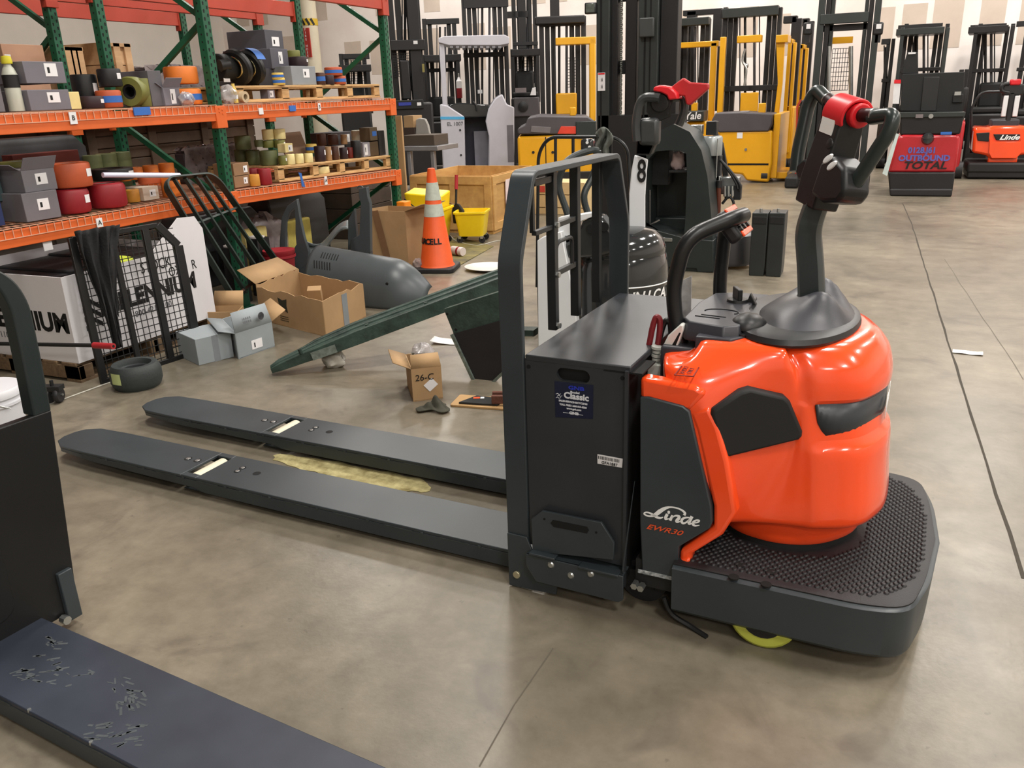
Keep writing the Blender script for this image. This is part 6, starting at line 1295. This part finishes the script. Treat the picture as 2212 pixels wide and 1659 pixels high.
# ------------------------------------------------------------------ rows of parked forklifts
def masts(t, y, a, b, top, bot, m=BK, n=2, w=10, bars=((.0, 12),), cyl=True):
    W = b-a
    for i in range(n):
        for s in (0, 1):
            c = a+i*w*1.25 if s == 0 else b-i*w*1.25-w
            pb(t, 'mast_column', c, c+w, top+i*6, bot, y+i*.05, .12, m)
    for f, h in bars: pb(t, 'mast_crossbar', a, b, top+(bot-top)*f, top+(bot-top)*f+h, y-.01, .1, m)
    if cyl:
        for f in (.42, .58): ptube(t, 'lift_cylinder', [(a+W*f, top+18), (a+W*f, bot)], y+.08, .022, mat('rod_dim', '55555a', .4, metal=.5) if f > .5 else BK, 2, 8)
    for f in (.33, .67): ptube(t, 'mast_hose', [(a+W*f, top+14), (a+W*f, bot)], y+.04, .012, mat('hose_dim', '3a3a3c', .5), 2, 6)
def guard(t, y, a, b, top, bot, m, w=8, roof=14):
    pb(t, 'guard_post', a, a+w, top, bot, y, .08, m); pb(t, 'guard_post', b-w, b, top, bot, y, .08, m); pb(t, 'guard_roof', a, b, top, top+roof, y-.02, .9, m)
def wheels(t, y, pxs, py, r=.11):
    for px in pxs: p = ony(px, py, y); MB().cyl((p[0]-.05, y+.1, r), (p[0]+.05, y+.1, r), r, seg=18).build('wheel', RUB, t)
def wire(t, y, a, b, top, bot, n=7, m_=9):
    w = MB(); z0 = ony((a+b)/2, bot, y)[2]; z1 = ony((a+b)/2, top, y)[2]; x0 = ony(a, (top+bot)/2, y)[0]; x1 = ony(b, (top+bot)/2, y)[0]
    for i in range(n+1): x = x0+(x1-x0)*i/n; w.bar((x, y, z0), (x, y, z1), .008, .008)
    for i in range(m_+1): z = z0+(z1-z0)*i/m_; w.bar((x0, y, z), (x1, y, z), .008, .008)
    w.build('wire_screen', BK, t)['kind'] = 'stuff'
# white reach truck
y = face(1030, 14.2); t = thing('reach_truck', 'white stand-up reach truck with a blue stripe and white overhead guard', 'forklift')
pp2(t, 'body_shell', [(950, 225), (967, 228), (1003, 252), (1006, 392), (958, 392)], y, .9, WTR, .02); MB().prism([xz(a, b, y-.004) for a, b in ((951, 252), (1003, 252), (1003.5, 258), (951.5, 258))], 'y', y-.006, y).build('blue_stripe', mat('stripe_blue', '4fa7d6', .5), t)
pp2(t, 'body_shell', [(1085, 203), (1095, 225), (1111, 232), (1111, 390), (1055, 390), (1056, 295), (1049, 262), (1055, 235), (1070, 212)], y, .9, WTR, .02)
pb(t, 'lower_body', 956, 1111, 366, 391, y+.02, .9, WTR, .01); pb(t, 'cab_back', 1004, 1057, 253, 368, y+.5, .1, mat('cab_navy', '181a2a', .5, var=.1)); pb(t, 'cab_panel', 1025, 1056, 283, 366, y+.35, .14, mat('cab_grey', '7d7d86', .5))
pp2(t, 'console', [(966, 228), (990, 222), (1056, 226), (1060, 252), (1003, 254)], y+.05, .5, GLOS, .02); ptube(t, 'control_stick', [(1030, 240), (1028, 228), (1022, 220)], y+.03, .02, BLK)
pb(t, 'guard_post', 952, 963, 92, 228, y+.02, .09, WTR, .01); pb(t, 'guard_post', 1092, 1100, 96, 235, y+.8, .09, BK, .01)
rf_ = pp2(t, 'guard_roof', [(947, 82), (960, 78), (1090, 75), (1100, 80), (1100, 94), (1080, 98), (970, 98), (947, 92)], y-.02, 1.0, WTR, .01)
for k in range(9): pb(rf_, 'roof_rib', 972+13*k, 979+13*k, 98, 103, y, .9, mat('rib_grey', '9a9aa2', .4), 0)
masts(t, y+1.0, 1001, 1098, -30, 230, n=3, w=9, bars=((.1, 20), (.55, 10)))
pb(t, 'name_plate', 1032, 1042, 194, 202, y+.93, .02, LAB, 0)
for px in (966, 1080): p = ony(px, 388, y); MB().cyl((p[0]-.06, y-.0, .12), (p[0]+.06, y-.0, .12), .12, seg=18).build('wheel', RUB, t)
for q in ((994, 281), (996, 335)): p = ony(*q, y-.002); MB().cyl(p, p-[0, .008, 0], .018, seg=10).build('panel_lock', BLK, t)
p = ony(983, 268, y-.002); text('lettering', 'EL 1007', .09, mat('print_grey'), t, p, (1, 0, 0), UZ, bold=.001)
pb(t, 'vent_recess', 1096, 1110, 270, 350, y-.004, .01, mat('recess_grey', '6f6d74', .6), 0)
# black truck at the rack end
y = face(890, 12.3); t = thing('reach_truck', 'black reach truck parked behind the rack end with a blue name bar', 'forklift')
masts(t, y+.5, 846, 915, -40, 330, n=2, w=13, bars=((.34, 14), )); pb(t, 'mast_column', 888, 912, -40, 330, y+.4, .12, BK)
pb(t, 'body', 850, 940, 222, 400, y, .9, BK, .03); nb = pb(t, 'hood_edge', 850, 915, 216, 236, y-.03, .1, MATTE, .01); pb(nb, 'name_bar', 861, 888, 221, 228, y-.04, .01, mat('bar_blue', '2b3a9a', .5), 0); pb(nb, 'white_sticker', 901, 910, 221, 228, y-.04, .01, LAB, 0)
wire(t, y+.45, 849, 886, 115, 165); pb(t, 'guard_beam', 844, 918, 86, 108, y+.35, .3, BK); pb(nb, 'white_sticker', 893, 902, 88, 95, y+.34, .01, LAB, 0)
pb(t, 'seat_back', 866, 886, 130, 215, y+.3, .2, BK, .02); pb(t, 'cylinder_tag', 912, 917, 138, 156, y+.3, .02, mat('tag_olive', '8b8046', .6), 0); wheels(t, y, (862, 935), 400)
# other dark machines beyond
def dark(label, y, a, b, top, guardp, body, m=BK, gm=BK, bm=BK, extra=None, n=2, w=9, screen=None, dep=1.1):
    y = face((a+b)/2, y); t = thing('reach_truck', label, 'forklift'); gy = ony((a+b)/2, body, y)
    masts(t, y+.7, a+4, b-4, top, body+60, n=n, w=w, bars=((.0, 12), (.38, 8)))
    if guardp: guard(t, y+.1, a, b, guardp, body+10, gm)
    x0 = float(ony(a, body, y)[0]); x1 = float(ony(b, body, y)[0]); z1 = float(gy[2])
    MB().box(x0, x1, y, y+dep, .08, z1).build('body', bm, t, bevel=.04); MB().box(x0+.03, x1-.03, y+.02, y+.6, z1, z1+.10).build('seat_deck', MATTE, t, bevel=.03); MB().box(x0+.1, x1-.1, y+.45, y+.6, z1+.08, z1+.5).build('backrest', MATTE, t, bevel=.04)
    for x in (x0+.12, x1-.12): MB().cyl((x-.05, y+.12, .13), (x+.05, y+.12, .13), .13, seg=18).build('wheel', RUB, t)
    if screen: wire(t, y+.68, *screen)
    return t
dark('black forklift seen through the upper rack bay beside the striped column', 15.6, 736, 802, 116, 140, 235, screen=(745, 792, 125, 175))
dark('black reach truck between the rack end and the white truck', 16.6, 916, 996, 40, 118, 262)
t = dark('black counterbalance truck behind the white one with a grey rear panel', 16.0, 1104, 1166, -20, 106, 210, screen=(1112, 1160, 125, 180)); Y9 = face(1135, 16.0); pb(t, 'rear_panel', 1110, 1165, 210, 252, Y9-.05, .05, LID, .02); p = ony(1130, 230, Y9-.06); MB().lathe([(.001, 0), (.09, 0), (.10, .02), (.03, .04)], 20).xf(Matrix.Translation(p)@Matrix.Rotation(PI/2, 4, 'X')).build('round_cap', BLK, t); pp2(t, 'mirror', [(1145, 206), (1150, 190), (1157, 188), (1158, 206)], Y9-.1, .02, LAB, .003); pb(t, 'plate', 1113, 1137, 190, 200, Y9-.1, .02, mat('plate_dull', '7b7274', .5), 0)
pb(t, 'tall_mast', 1118, 1136, -60, 106, Y9+.7, .15, BK); pb(t, 'tall_mast', 1095, 1140, 24, 38, Y9+.7, .15, BK); pb(t, 'tall_mast', 1188, 1208, -60, 40, Y9+.7, .15, BK)
Y8 = face(956, 16.6); fe = ony(993, 212, Y8+.0); c_, s_ = math.cos(PHI), math.sin(PHI); rz_ = PHI; square()
t = thing('fire_extinguisher', 'red and white fire extinguisher clamped to a guard post beside the white truck', 'extinguisher', (fe[0]*c_-fe[1]*s_, fe[0]*s_+fe[1]*c_, fe[2]), rz_); MB().lathe([(.001, 0), (.055, 0), (.06, .01), (.06, .20)], 16).build('cylinder', pm('red'), t); MB().lathe([(.0605, .2), (.06, .34), (.03, .38), (.02, .42), (.001, .42)], 16).build('white_top', LAB, t); MB().cyl((0, 0, .4), (0, 0, .5), .015).build('valve', CHR, t); MB().box(-.03, .03, .05, .13, .1, .35).build('mast_clamp', BK, t)
# yellow truck with black hood, left of the tall mast
y = face(1205, 12.6); t = thing('order_picker', 'yellow reach truck with a black hood and a red panel behind the hoop frame', 'forklift')
pb(t, 'lower_body', 1119, 1290, 292, 394, y, 1.3, YEL, .04); pp2(t, 'hood', [(1118, 290), (1118, 278), (1135, 270), (1140, 255), (1165, 250), (1270, 252), (1285, 262), (1290, 290)], y-.01, 1.2, LID, .02); pp2(t, 'hood_inset', [(1146, 285), (1148, 272), (1190, 275), (1188, 288)], y-.02, .02, mat('inset_grey', '6f6a6c', .4), .004); pp2(t, 'red_panel', [(1204, 289), (1212, 273), (1247, 273), (1244, 289)], y-.025, .03, mat('panel_red', 'd8402c', .4), .004)
pb(t, 'dark_pillar', 1244, 1288, 262, 296, y-.04, .1, DGB, .01)
masts(t, y+1.4, 1166, 1266, 36, 250, n=3, w=10, bars=((.0, 20), )); pb(t, 'mast_head', 1155, 1264, 34, 52, y+1.3, .3, BK, .02)
pb(t, 'guard_post', 1273, 1287, 80, 262, y+.9, .12, YEL, .02); pb(t, 'guard_beam', 1200, 1287, 80, 96, y+.9, .3, YEL2, .01); pb(t, 'yellow_back', 1201, 1246, 201, 248, y+1.2, .06, YEL2, .02)
bk_ = pb(t, 'strobe_cage', 1231, 1244, 232, 250, y+.3, .09, YEL, .01)
for px in (1152, 1194): p = ony(px, 329, y-.001); MB().cyl(p, p-[0, .008, 0], .022, seg=12).build('panel_lock', BLK, t)
pb(t, 'door_gap', 1178, 1180, 296, 362, y-.002, .01, HOLE, 0); pb(t, 'base_skirt', 1122, 1288, 372, 394, y-.03, .4, BK, .01); wheels(t, y, (1140, 1270), 392); wire(t, y+1.6, 1226, 1246, 125, 188, 4, 10)
square()
# pale timber pile seen through the backrest
y = 10.4; t = thing('wooden_crate', 'pale timber crate seen through the truck backrest', 'crate')
for k in range(4): pb(t, 'crate_board', 1140, 1262, 394+28*k, 420+28*k, y, .03, mat('pine', 'd2b98a', .7, var=.12), .003)
for px in (1142, 1178, 1238): pb(t, 'crate_post', px, px+16, 394, 508, y-.03, .03, mat('pine'), .003)
pb(t, 'red_sticker', 1164, 1184, 402, 415, y-.006, .006, mat('sticker_red', 'c2453c', .6), 0); pb(t, 'crate_core', 1140, 1262, 400, 510, y+.04, .8, mat('pine'), 0)
# yellow reach trucks in the row
y = 14.4; t = thing('reach_truck', 'bright yellow reach truck with a grey lid and a round lock in the middle', 'forklift')
pp2(t, 'lower_body', [(1552, 284), (1668, 282), (1668, 352), (1660, 394), (1612, 390), (1603, 377), (1575, 374), (1566, 340)], y, .7, YEL, .03); pp2(t, 'lid', [(1536, 262), (1545, 244), (1600, 242), (1668, 246), (1668, 268), (1660, 284), (1552, 286)], y-.02, .7, LID, .02)
pb(t, 'lid_button', 1598, 1617, 240, 245, y, .2, mat('lid_pale', '7d787a', .5), .01); pb(t, 'body_gap', 1572, 1660, 353, 357, y-.004, .02, HOLE, 0); pb(t, 'white_label', 1592, 1604, 286, 299, y-.006, .006, LAB, 0); p = ony(1611, 323, y-.002); MB().cyl(p, p-[0, .008, 0], .022, seg=12).build('panel_lock', CHR, t)
pb(t, 'side_body', 1668, 1682, 246, 385, y+.1, 1.4, YEL2, .01)
masts(t, y+1.2, 1557, 1682, 16, 250, n=3, w=9, bars=((.0, 20), (.72, 12))); pb(t, 'mast_head', 1560, 1681, 15, 36, y+1.1, .2, CH, .01)
pb(t, 'guard_post', 1552, 1564, 80, 246, y+.75, .1, YEL, .01); pp2(t, 'guard_post', [(1676, 76), (1692, 78), (1695, 92), (1690, 180), (1682, 246), (1672, 246), (1680, 180)], y+.75, .1, YEL, .01); pb(t, 'guard_beam', 1592, 1644, 76, 92, y+.8, .2, YEL2, .01); pb(t, 'guard_beam', 1676, 1702, 75, 92, y+.7, .5, YEL, .01)
pb(t, 'yellow_back', 1599, 1637, 200, 245, y+.9, .06, YEL, .01); pb(t, 'strobe_cage', 1638, 1653, 223, 244, y+.3, .1, YEL, .01); pb(t, 'light_ball', 1606, 1616, 136, 148, y+.85, .08, CHR, .03); ptube(t, 'coiled_cable', [(1610, 105), (1604, 130), (1612, 150), (1608, 185)], y+.85, .02, CHR); wheels(t, y, (1650,), 394); pb(t, 'fork_base', 1668, 1700, 372, 386, y+.2, .9, YEL2, .01)
y = 15.4; t = thing('reach_truck', 'yellow reach truck lettered Yale behind the slate stacker', 'forklift')
masts(t, y+.8, 1462, 1530, 40, 250, n=2, w=9, bars=((.0, 16), )); pb(t, 'mast_head', 1460, 1531, 38, 55, y+.7, .2, CH, .01); pb(t, 'guard_post', 1532, 1545, 92, 260, y+.5, .1, YEL, .01); pb(t, 'guard_beam', 1462, 1552, 90, 102, y+.5, .2, YEL2, .01)
dk = pb(t, 'dash_panel', 1478, 1520, 240, 262, y, .4, CH, .01); p = ony(1496, 251, y-.004); text('lettering', 'Yale', .17, LAB, dk, p, (1, 0, .05), UZ, bold=.003, shear=.2)
pb(t, 'body', 1480, 1552, 262, 375, y+.1, 1.0, YEL2, .04); pb(t, 'strobe_cage', 1493, 1506, 222, 240, y+.2, .1, YEL, .01); pb(t, 'mast_far_head', 1475, 1560, 20, 32, y+1.6, .2, BK, .01); pb(t, 'mast_far', 1480, 1500, 24, 240, y+1.6, .15, BK, .01); pb(t, 'mast_far', 1536, 1556, 28, 240, y+1.6, .15, BK, .01)
for i, (a, b, top, y, l) in enumerate(((1694, 1712, 84, 16.4, 'yellow order picker parked beside the bright yellow reach truck'), (1718, 1738, 96, 17.4, 'yellow order picker partly hidden behind the tall charcoal mast'))):
    t = thing('order_picker', l, 'forklift'); pb(t, 'guard_post', a, a+8, top, 330, y, .12, YEL if i == 0 else YEL2, .01); pb(t, 'guard_post', b-7, b, top+8, 330, y, .12, YEL2, .01); pb(t, 'guard_roof', a, b, top, top+10, y, .9, YEL2, .01); pb(t, 'mast_column', a+6, a+16, 36+6*i, 330, y+.5, .15, BK, .01); pb(t, 'mast_column', b-4, b+10, 40+6*i, 320, y+.5, .15, BK, .01); pb(t, 'mast_head', a-2, b+10, 34+6*i, 50+6*i, y+.5, .2, BK, .01); pb(t, 'body', a-2, b, 230, 352, y+.1, .8, YEL2, .03); wheels(t, y, (a, b-4), 350)
# tall charcoal mast truck
y = 13.9; t = thing('reach_truck', 'charcoal reach truck with a very tall open mast and red edge trim', 'forklift')
def slant(a0, a1, w, nm, m, yy, top=-60, bot=388): return MB().box(float(ony(a0, 150, yy)[0]), float(ony(a0+w, 150, yy)[0]), yy, yy+.14, .05, float(ony(a0, top, yy)[2])).build(nm, m, t, bevel=.006)
for a, w, m, dyy in ((1757, 14, CH, 0), (1773, 10, BK, .05), (1784, 8, CH, .1), (1876, 14, CH, 0), (1864, 10, BK, .05), (1855, 8, CH, .1)): slant(a, a, w, 'mast_column', m, y+dyy)
pb(t, 'mast_crossbar', 1772, 1876, 28, 50, y-.01, .1, CH); pb(t, 'mast_crossbar', 1772, 1876, 52, 66, y+.1, .1, BK)
for px in (1790, 1838): ptube(t, 'lift_cylinder', [(px, 100), (px, 380)], y+.1, .03, STEEL, 2, 8)
pb(t, 'body', 1722, 1800, 215, 385, y+.3, .9, BK, .04); pp2(t, 'red_trim', [(1720, 230), (1728, 215), (1732, 216), (1724, 232), (1720, 380), (1717, 380)], y+.28, .03, mat('trim_red', 'b8351f', .5), 0); wire(t, y+.5, 1795, 1835, 105, 195); pb(t, 'yellow_beam', 1785, 1842, 80, 94, y+.6, .1, YEL2, 0); pb(t, 'base_leg', 1760, 1875, 370, 392, y+.1, .4, BK, .02)
for px in (1711, 1862): p = ony(px, 398, y-.1); MB().box(p[0]-.10, p[0]+.10, y-.25, y+.4, .0, .17).build('outrigger', MATTE, t, bevel=.03)
for a, b in ((1735, 1755), (1886, 1908)): lp2 = pb(t, 'work_light', a, b, 48, 75, y-.02, .1, BLK, .02); pb(lp2, 'light_lens', a+7, b-4, 52, 62, y-.03, .01, LAB, 0); pb(t, 'light_arm', a+4, b-6, 75, 92, y, .05, BK, 0)
pb(t, 'amber_lens', 1772, 1784, 220, 238, y+.28, .03, REDP, 0)
# red truck with TOTAL lettering
y = 12.9; t = thing('tow_truck', 'red and black pallet truck lettered TOTAL with a black backrest', 'pallet truck'); RD = mat('truck_red', 'b3202a', .3, var=.05, coat=.3)
def tilt(pts, d, nm, m, yy, bv=.02): return pp2(t, nm, pts, yy, d, m, bv)
tilt([(1918, 372), (1940, 296), (1952, 291), (2070, 292), (2074, 300), (2064, 372)], .8, 'red_body', RD, y, .03); tilt([(1918, 372), (2064, 372), (2056, 424), (1922, 424)], .8, 'bumper', BK, y-.01, .02); tilt([(1922, 408), (2058, 408), (2056, 425), (1922, 425)], .9, 'bumper_lip', RUB, y-.03, .02)
tilt([(1945, 248), (2084, 244), (2074, 290), (1944, 292)], .6, 'console', BK, y+.02, .02); tilt([(1944, 243), (2086, 242), (2084, 252), (1944, 254)], .3, 'console_edge', CH, y-.01, .005)
tilt([(1946, 160), (1960, 112), (1982, 113), (1984, 160)], .06, 'upper_panel', MATTE, y+.3, .008); tilt([(1944, 240), (1950, 160), (2084, 155), (2080, 242)], .08, 'backrest_panel', MATTE, y+.25, .008); tilt([(1996, 166), (2030, 166), (2022, 240), (1988, 240)], .02, 'backrest_pad', mat('pad_black', '1c1d1e', .5), y+.23, .006)
pb(t, 'white_edge', 1962, 1978, 113, 117, y+.29, .02, LAB, 0); pb(t, 'latch', 2058, 2080, 203, 222, y+.22, .04, MATTE, .01); pb(t, 'latch_clip', 2062, 2076, 198, 206, y+.21, .02, CHR, 0); pb(t, 'tag', 1978, 1994, 247, 255, y-.015, .01, mat('plate_dull'), 0); p = ony(2011, 251, y-.012); MB().cyl(p, p-[0, .008, 0], .03, seg=12).build('key_switch', CHR, t); pb(t, 'blue_tape', 2032, 2056, 285, 291, y-.02, .02, BLUE, 0); p = ony(2004, 300, y-.0); MB().lathe([(.001, .06), (.06, .05), (.08, 0)], 16).xf(Matrix.Translation(p)@Matrix.Rotation(PI/2, 4, 'X')).build('lamp_dome', GLOS, t)
for (px, py, s, sz, m, kx) in ((1992, 325, '0128.J61', .105, mat('spray_blue', '5a5fb0', .6), .95), (1996, 342, 'OUTBOUND', .105, mat('spray_blue'), 1.05), (1997, 358, 'TOTAL', .135, INK, 1.25)): p = ony(px, py, y-.012); text('lettering', s, sz, m, t, p, (1, 0, 0), UZ, bold=.004, shear=.2 if s == 'TOTAL' else 0, sx=kx)
tilt([(1906, 375), (1936, 288), (1942, 290), (1916, 380)], .01, 'leaning_sheet', mat('sheet_pale', 'c9d8d6', .6), y-.1, 0); tilt([(1928, 224), (1932, 174), (1946, 174), (1942, 224)], .01, 'paper_tag', LAB, y+.2, 0); tilt([(1931, 180), (1932, 172), (1946, 172), (1946, 180)], .012, 'red_tag_top', REDP, y+.19, 0)
wheels(t, y, (1945, 2040), 424)
# dark masts behind and the second orange truck
dark('black forklift with a wide overhead guard behind the red lettered truck', 16.6, 1936, 2040, 52, 60, 240, n=3, w=9, gm=CH); dark('black forklift with an open square guard behind the orange and red trucks', 17.0, 2092, 2178, 52, 56, 245, n=2, w=9)
dark('black mast truck beside the open square guard at the wall', 17.0, 2192, 2260, 44, None, 250, n=3, w=10); dark('black lift truck with a pale side beside the tall charcoal mast', 16.9, 1900, 1926, 84, None, 250, n=1, w=8)
t = dark('red pallet truck partly hidden between the lettered truck and the orange one', 15.2, 2068, 2086, 150, None, 262, bm=RD, dep=.7, n=1, w=6); square()
y = 15.3; t = thing('pallet_truck', 'distant orange rider pallet truck with a black visor and tiller', 'pallet truck')
pp2(t, 'hood', [(2100, 330), (2104, 278), (2112, 275), (2140, 276), (2146, 272), (2205, 272), (2240, 276), (2246, 330), (2200, 336), (2190, 345), (2140, 346), (2130, 336)], y, .6, ORG, .04); pp2(t, 'knee_pad', [(2109, 288), (2138, 286), (2136, 306), (2112, 304)], y-.02, .03, MATTE, .008); vz2 = pp2(t, 'visor', [(2146, 290), (2204, 290), (2202, 303), (2152, 303)], y-.03, .04, MATTE, .008); p = ony(2180, 297, y-.03); text('lettering', 'Linde', .10, NW, vz2, p, (1, 0, 0), UZ, bold=.003, shear=.4, sx=1.2)
pp2(t, 'hood_nose', [(2138, 300), (2146, 306), (2204, 306), (2206, 300), (2206, 330), (2196, 342), (2142, 342), (2136, 330)], y-.04, .1, ORG, .03); pb(t, 'hood_base', 2134, 2198, 338, 352, y+.02, .4, ORG, .02); pb(t, 'platform', 2090, 2260, 352, 374, y-.12, .9, mat('mat_black', '1b1b1c', .6), .03); pb(t, 'platform_skirt', 2090, 2260, 362, 385, y-.1, .85, BK, .02)
pb(t, 'console', 2142, 2202, 258, 274, y+.1, .4, CONS, .02); pb(t, 'tiller_stem', 2177, 2188, 200, 262, y+.1, .08, BLK, .01); pb(t, 'stem_cover', 2166, 2176, 207, 252, y+.08, .06, LAB, .01); pb(t, 'stem_cover', 2190, 2201, 207, 252, y+.08, .06, LAB, .01); pb(t, 'tiller_head', 2166, 2212, 182, 206, y+.1, .1, BLK, .02); pb(t, 'red_hub', 2182, 2206, 171, 184, y+.08, .1, REDP, .02); ptube(t, 'handle_loop', [(2180, 180), (2166, 184), (2165, 196), (2180, 200)], y+.1, .03, BLK)
ptube(t, 'backrest_hoop', [(2098, 250), (2100, 232), (2120, 202), (2150, 198), (2165, 198)], y+.4, .02, BLK); ptube(t, 'backrest_hoop', [(2098, 330), (2098, 250)], y+.4, .02, BLK, 2); wheels(t, y, (2110, 2190), 384, .06)
# striped building column with its red sign, cardboard and a chair by the rack end
y = 17.2; p0 = ony(672, 100, y); col = MB().cyl((p0[0], y, 0), (p0[0], y, 7), .20, seg=28).build('column', mat('column_paint', 'c9bfa8', .6, var=.05), None); struct(col); col.name = 'trim_1'
zs_ = float(ony(672, 48, y)[2]); sgn = MB().lathe([(.205, 0), (.21, 0), (.21, .14), (.205, .14), (.205, 0)], 28, (p0[0], y, zs_-.07)).build('hazard_band', mat('hazard_yellow', 'c7a52c', .6), col)
for k in range(5): a = math.radians(-150+30*k); MB().cb((p0[0]+.209*math.cos(a), y+.209*math.sin(a), zs_), (.008, .05, .15), rz=a, rx=.5).build('hazard_stripe', INK, col)
za = float(ony(668, 62, y)[2]); zb = float(ony(668, 125, y)[2]); xs0 = float(ony(655, 90, y-.22)[0]); sg2 = MB().box(xs0, xs0+.2, y-.24, y-.21, zb, za).build('wall_sign', mat('sign_red', 'a83028', .6), col)
text('lettering', 'F\nI\nR\nE\n\nH\nO\nS\nE', .07, LAB, sg2, (xs0+.1, y-.24, (za+zb)/2), (1, 0, 0), UZ, bold=.001)
y = 8.3; t = tag(pb(None, 'cardboard_sheet', 853, 876, 250, 520, y, .03, KRAFT, .004), 'tall brown cardboard sheet standing against the rack end', 'cardboard')
y = 9.8; t = thing('work_table', 'small metal table beside the rack end carrying brown boxes', 'table'); pb(t, 'table_top', 872, 945, 316, 326, y, .6, mat('table_grey', '8b8a8c', .4, metal=.3), .006)
for a in (884, 934): pb(t, 'leg', a, a+7, 326, 470, y+.02, .05, mat('table_grey'), .004)
for a in (884, 934): pb(t, 'leg', a+2, a+8, 326, 460, y+.52, .05, mat('table_grey'), .004)
tag(pb(None, 'brown_carton', 873, 938, 292, 315, y+.1, .4, cmat('4a3f34'), .006), 'dark brown low carton on the small metal table', 'box'); tag(pb(None, 'tan_carton', 872, 893, 250, 276, y+.53, .25, KRAFT, .004), 'tan carton on top of the brown one beside the cardboard sheet', 'box'); tag(pb(None, 'brown_carton', 872, 896, 276, 318, y+.52, .25, cmat('3b2d26'), .004), 'dark carton under the tan carton on the small metal table', 'box')
ch_ = pp2(None, 'seat_shell', [(897, 300), (898, 258), (906, 255), (918, 257), (924, 270), (930, 300)], y+.55, .05, mat('shell_grey', '9a9791', .5), .01); ch_.name = 'seat_shell'; tag(ch_, 'grey plastic seat shell standing on the table behind the low carton', 'seat')
# filler covers added to darken the space under the right hand bay
for i, (y0, y1, h, l) in enumerate(((5.35, 6.35, .62, 'black filler cover added on the floor under the rack behind the grey frame'), (6.5, 7.4, .66, 'black filler cover added on the floor under the rack beside the end post'))):
    t = thing('filler_cover', l, 'cover', (-5.42, (y0+y1)/2, 0)); w = y1-y0
    MB().loft([[(-.2, -w/2, 0), (.12, -w/2, 0), (.12, w/2, 0), (-.2, w/2, 0)], [(-.2, -w/2, h*.85), (.1, -w/2, h*.85), (.1, w/2, h*.85), (-.2, w/2, h*.85)], [(-.16, -w/2+.05, h), (.04, -w/2+.05, h), (.04, w/2-.05, h), (-.16, w/2-.05, h)]]).build('cover_shell', mat('filler_charcoal'), t, bevel=.015)
    for k in range(5): MB().box(.10, .125, -w/2+.12+k*.08, -w/2+.16+k*.08, h*.25, h*.5).build('vent_slot', HOLE, t)

t = thing('filler_crate', 'brown filler crate added on the floor beyond the rack end', 'crate', (-6.0, 8.5, 0)); m = mat('crate_463b32')  # filler crate added to darken the gap past the rack
MB().box(-.6, .55, -.42, .42, .0, .86).build('crate_core', m, t)
for k in range(5): MB().box(-.6, .57, -.44, -.42, .86*k/5+.004, .86*(k+1)/5-.004).build('crate_board', m, t, bevel=.003); MB().box(.55, .57, -.42, .42, .86*k/5+.004, .86*(k+1)/5-.004).build('crate_board', m, t, bevel=.003)

# ------------------------------------------------------------------ set every grouping empty on the base of its thing
_users = {}
def _tree(o): return [o]+[k for c in o.children for k in _tree(c)]
for o in list(COL.objects):
    if o.type == 'EMPTY' and o.parent is None and tuple(o.location) == (0, 0, 0) and o.children:
        ms = [k for c in o.children for k in _tree(c) if k.type == 'MESH']
        P = np.array([v.co[:] for k in ms for v in k.data.vertices]); lo, hi = P.min(0), P.max(0)
        c = Vector(((lo[0]+hi[0])/2, (lo[1]+hi[1])/2, lo[2])); done = set()
        for k in ms:
            if k.data.name not in done: k.data.transform(Matrix.Translation(-c)); done.add(k.data.name)
        o.location = Matrix.Rotation(o.rotation_euler.z, 3, 'Z')@c
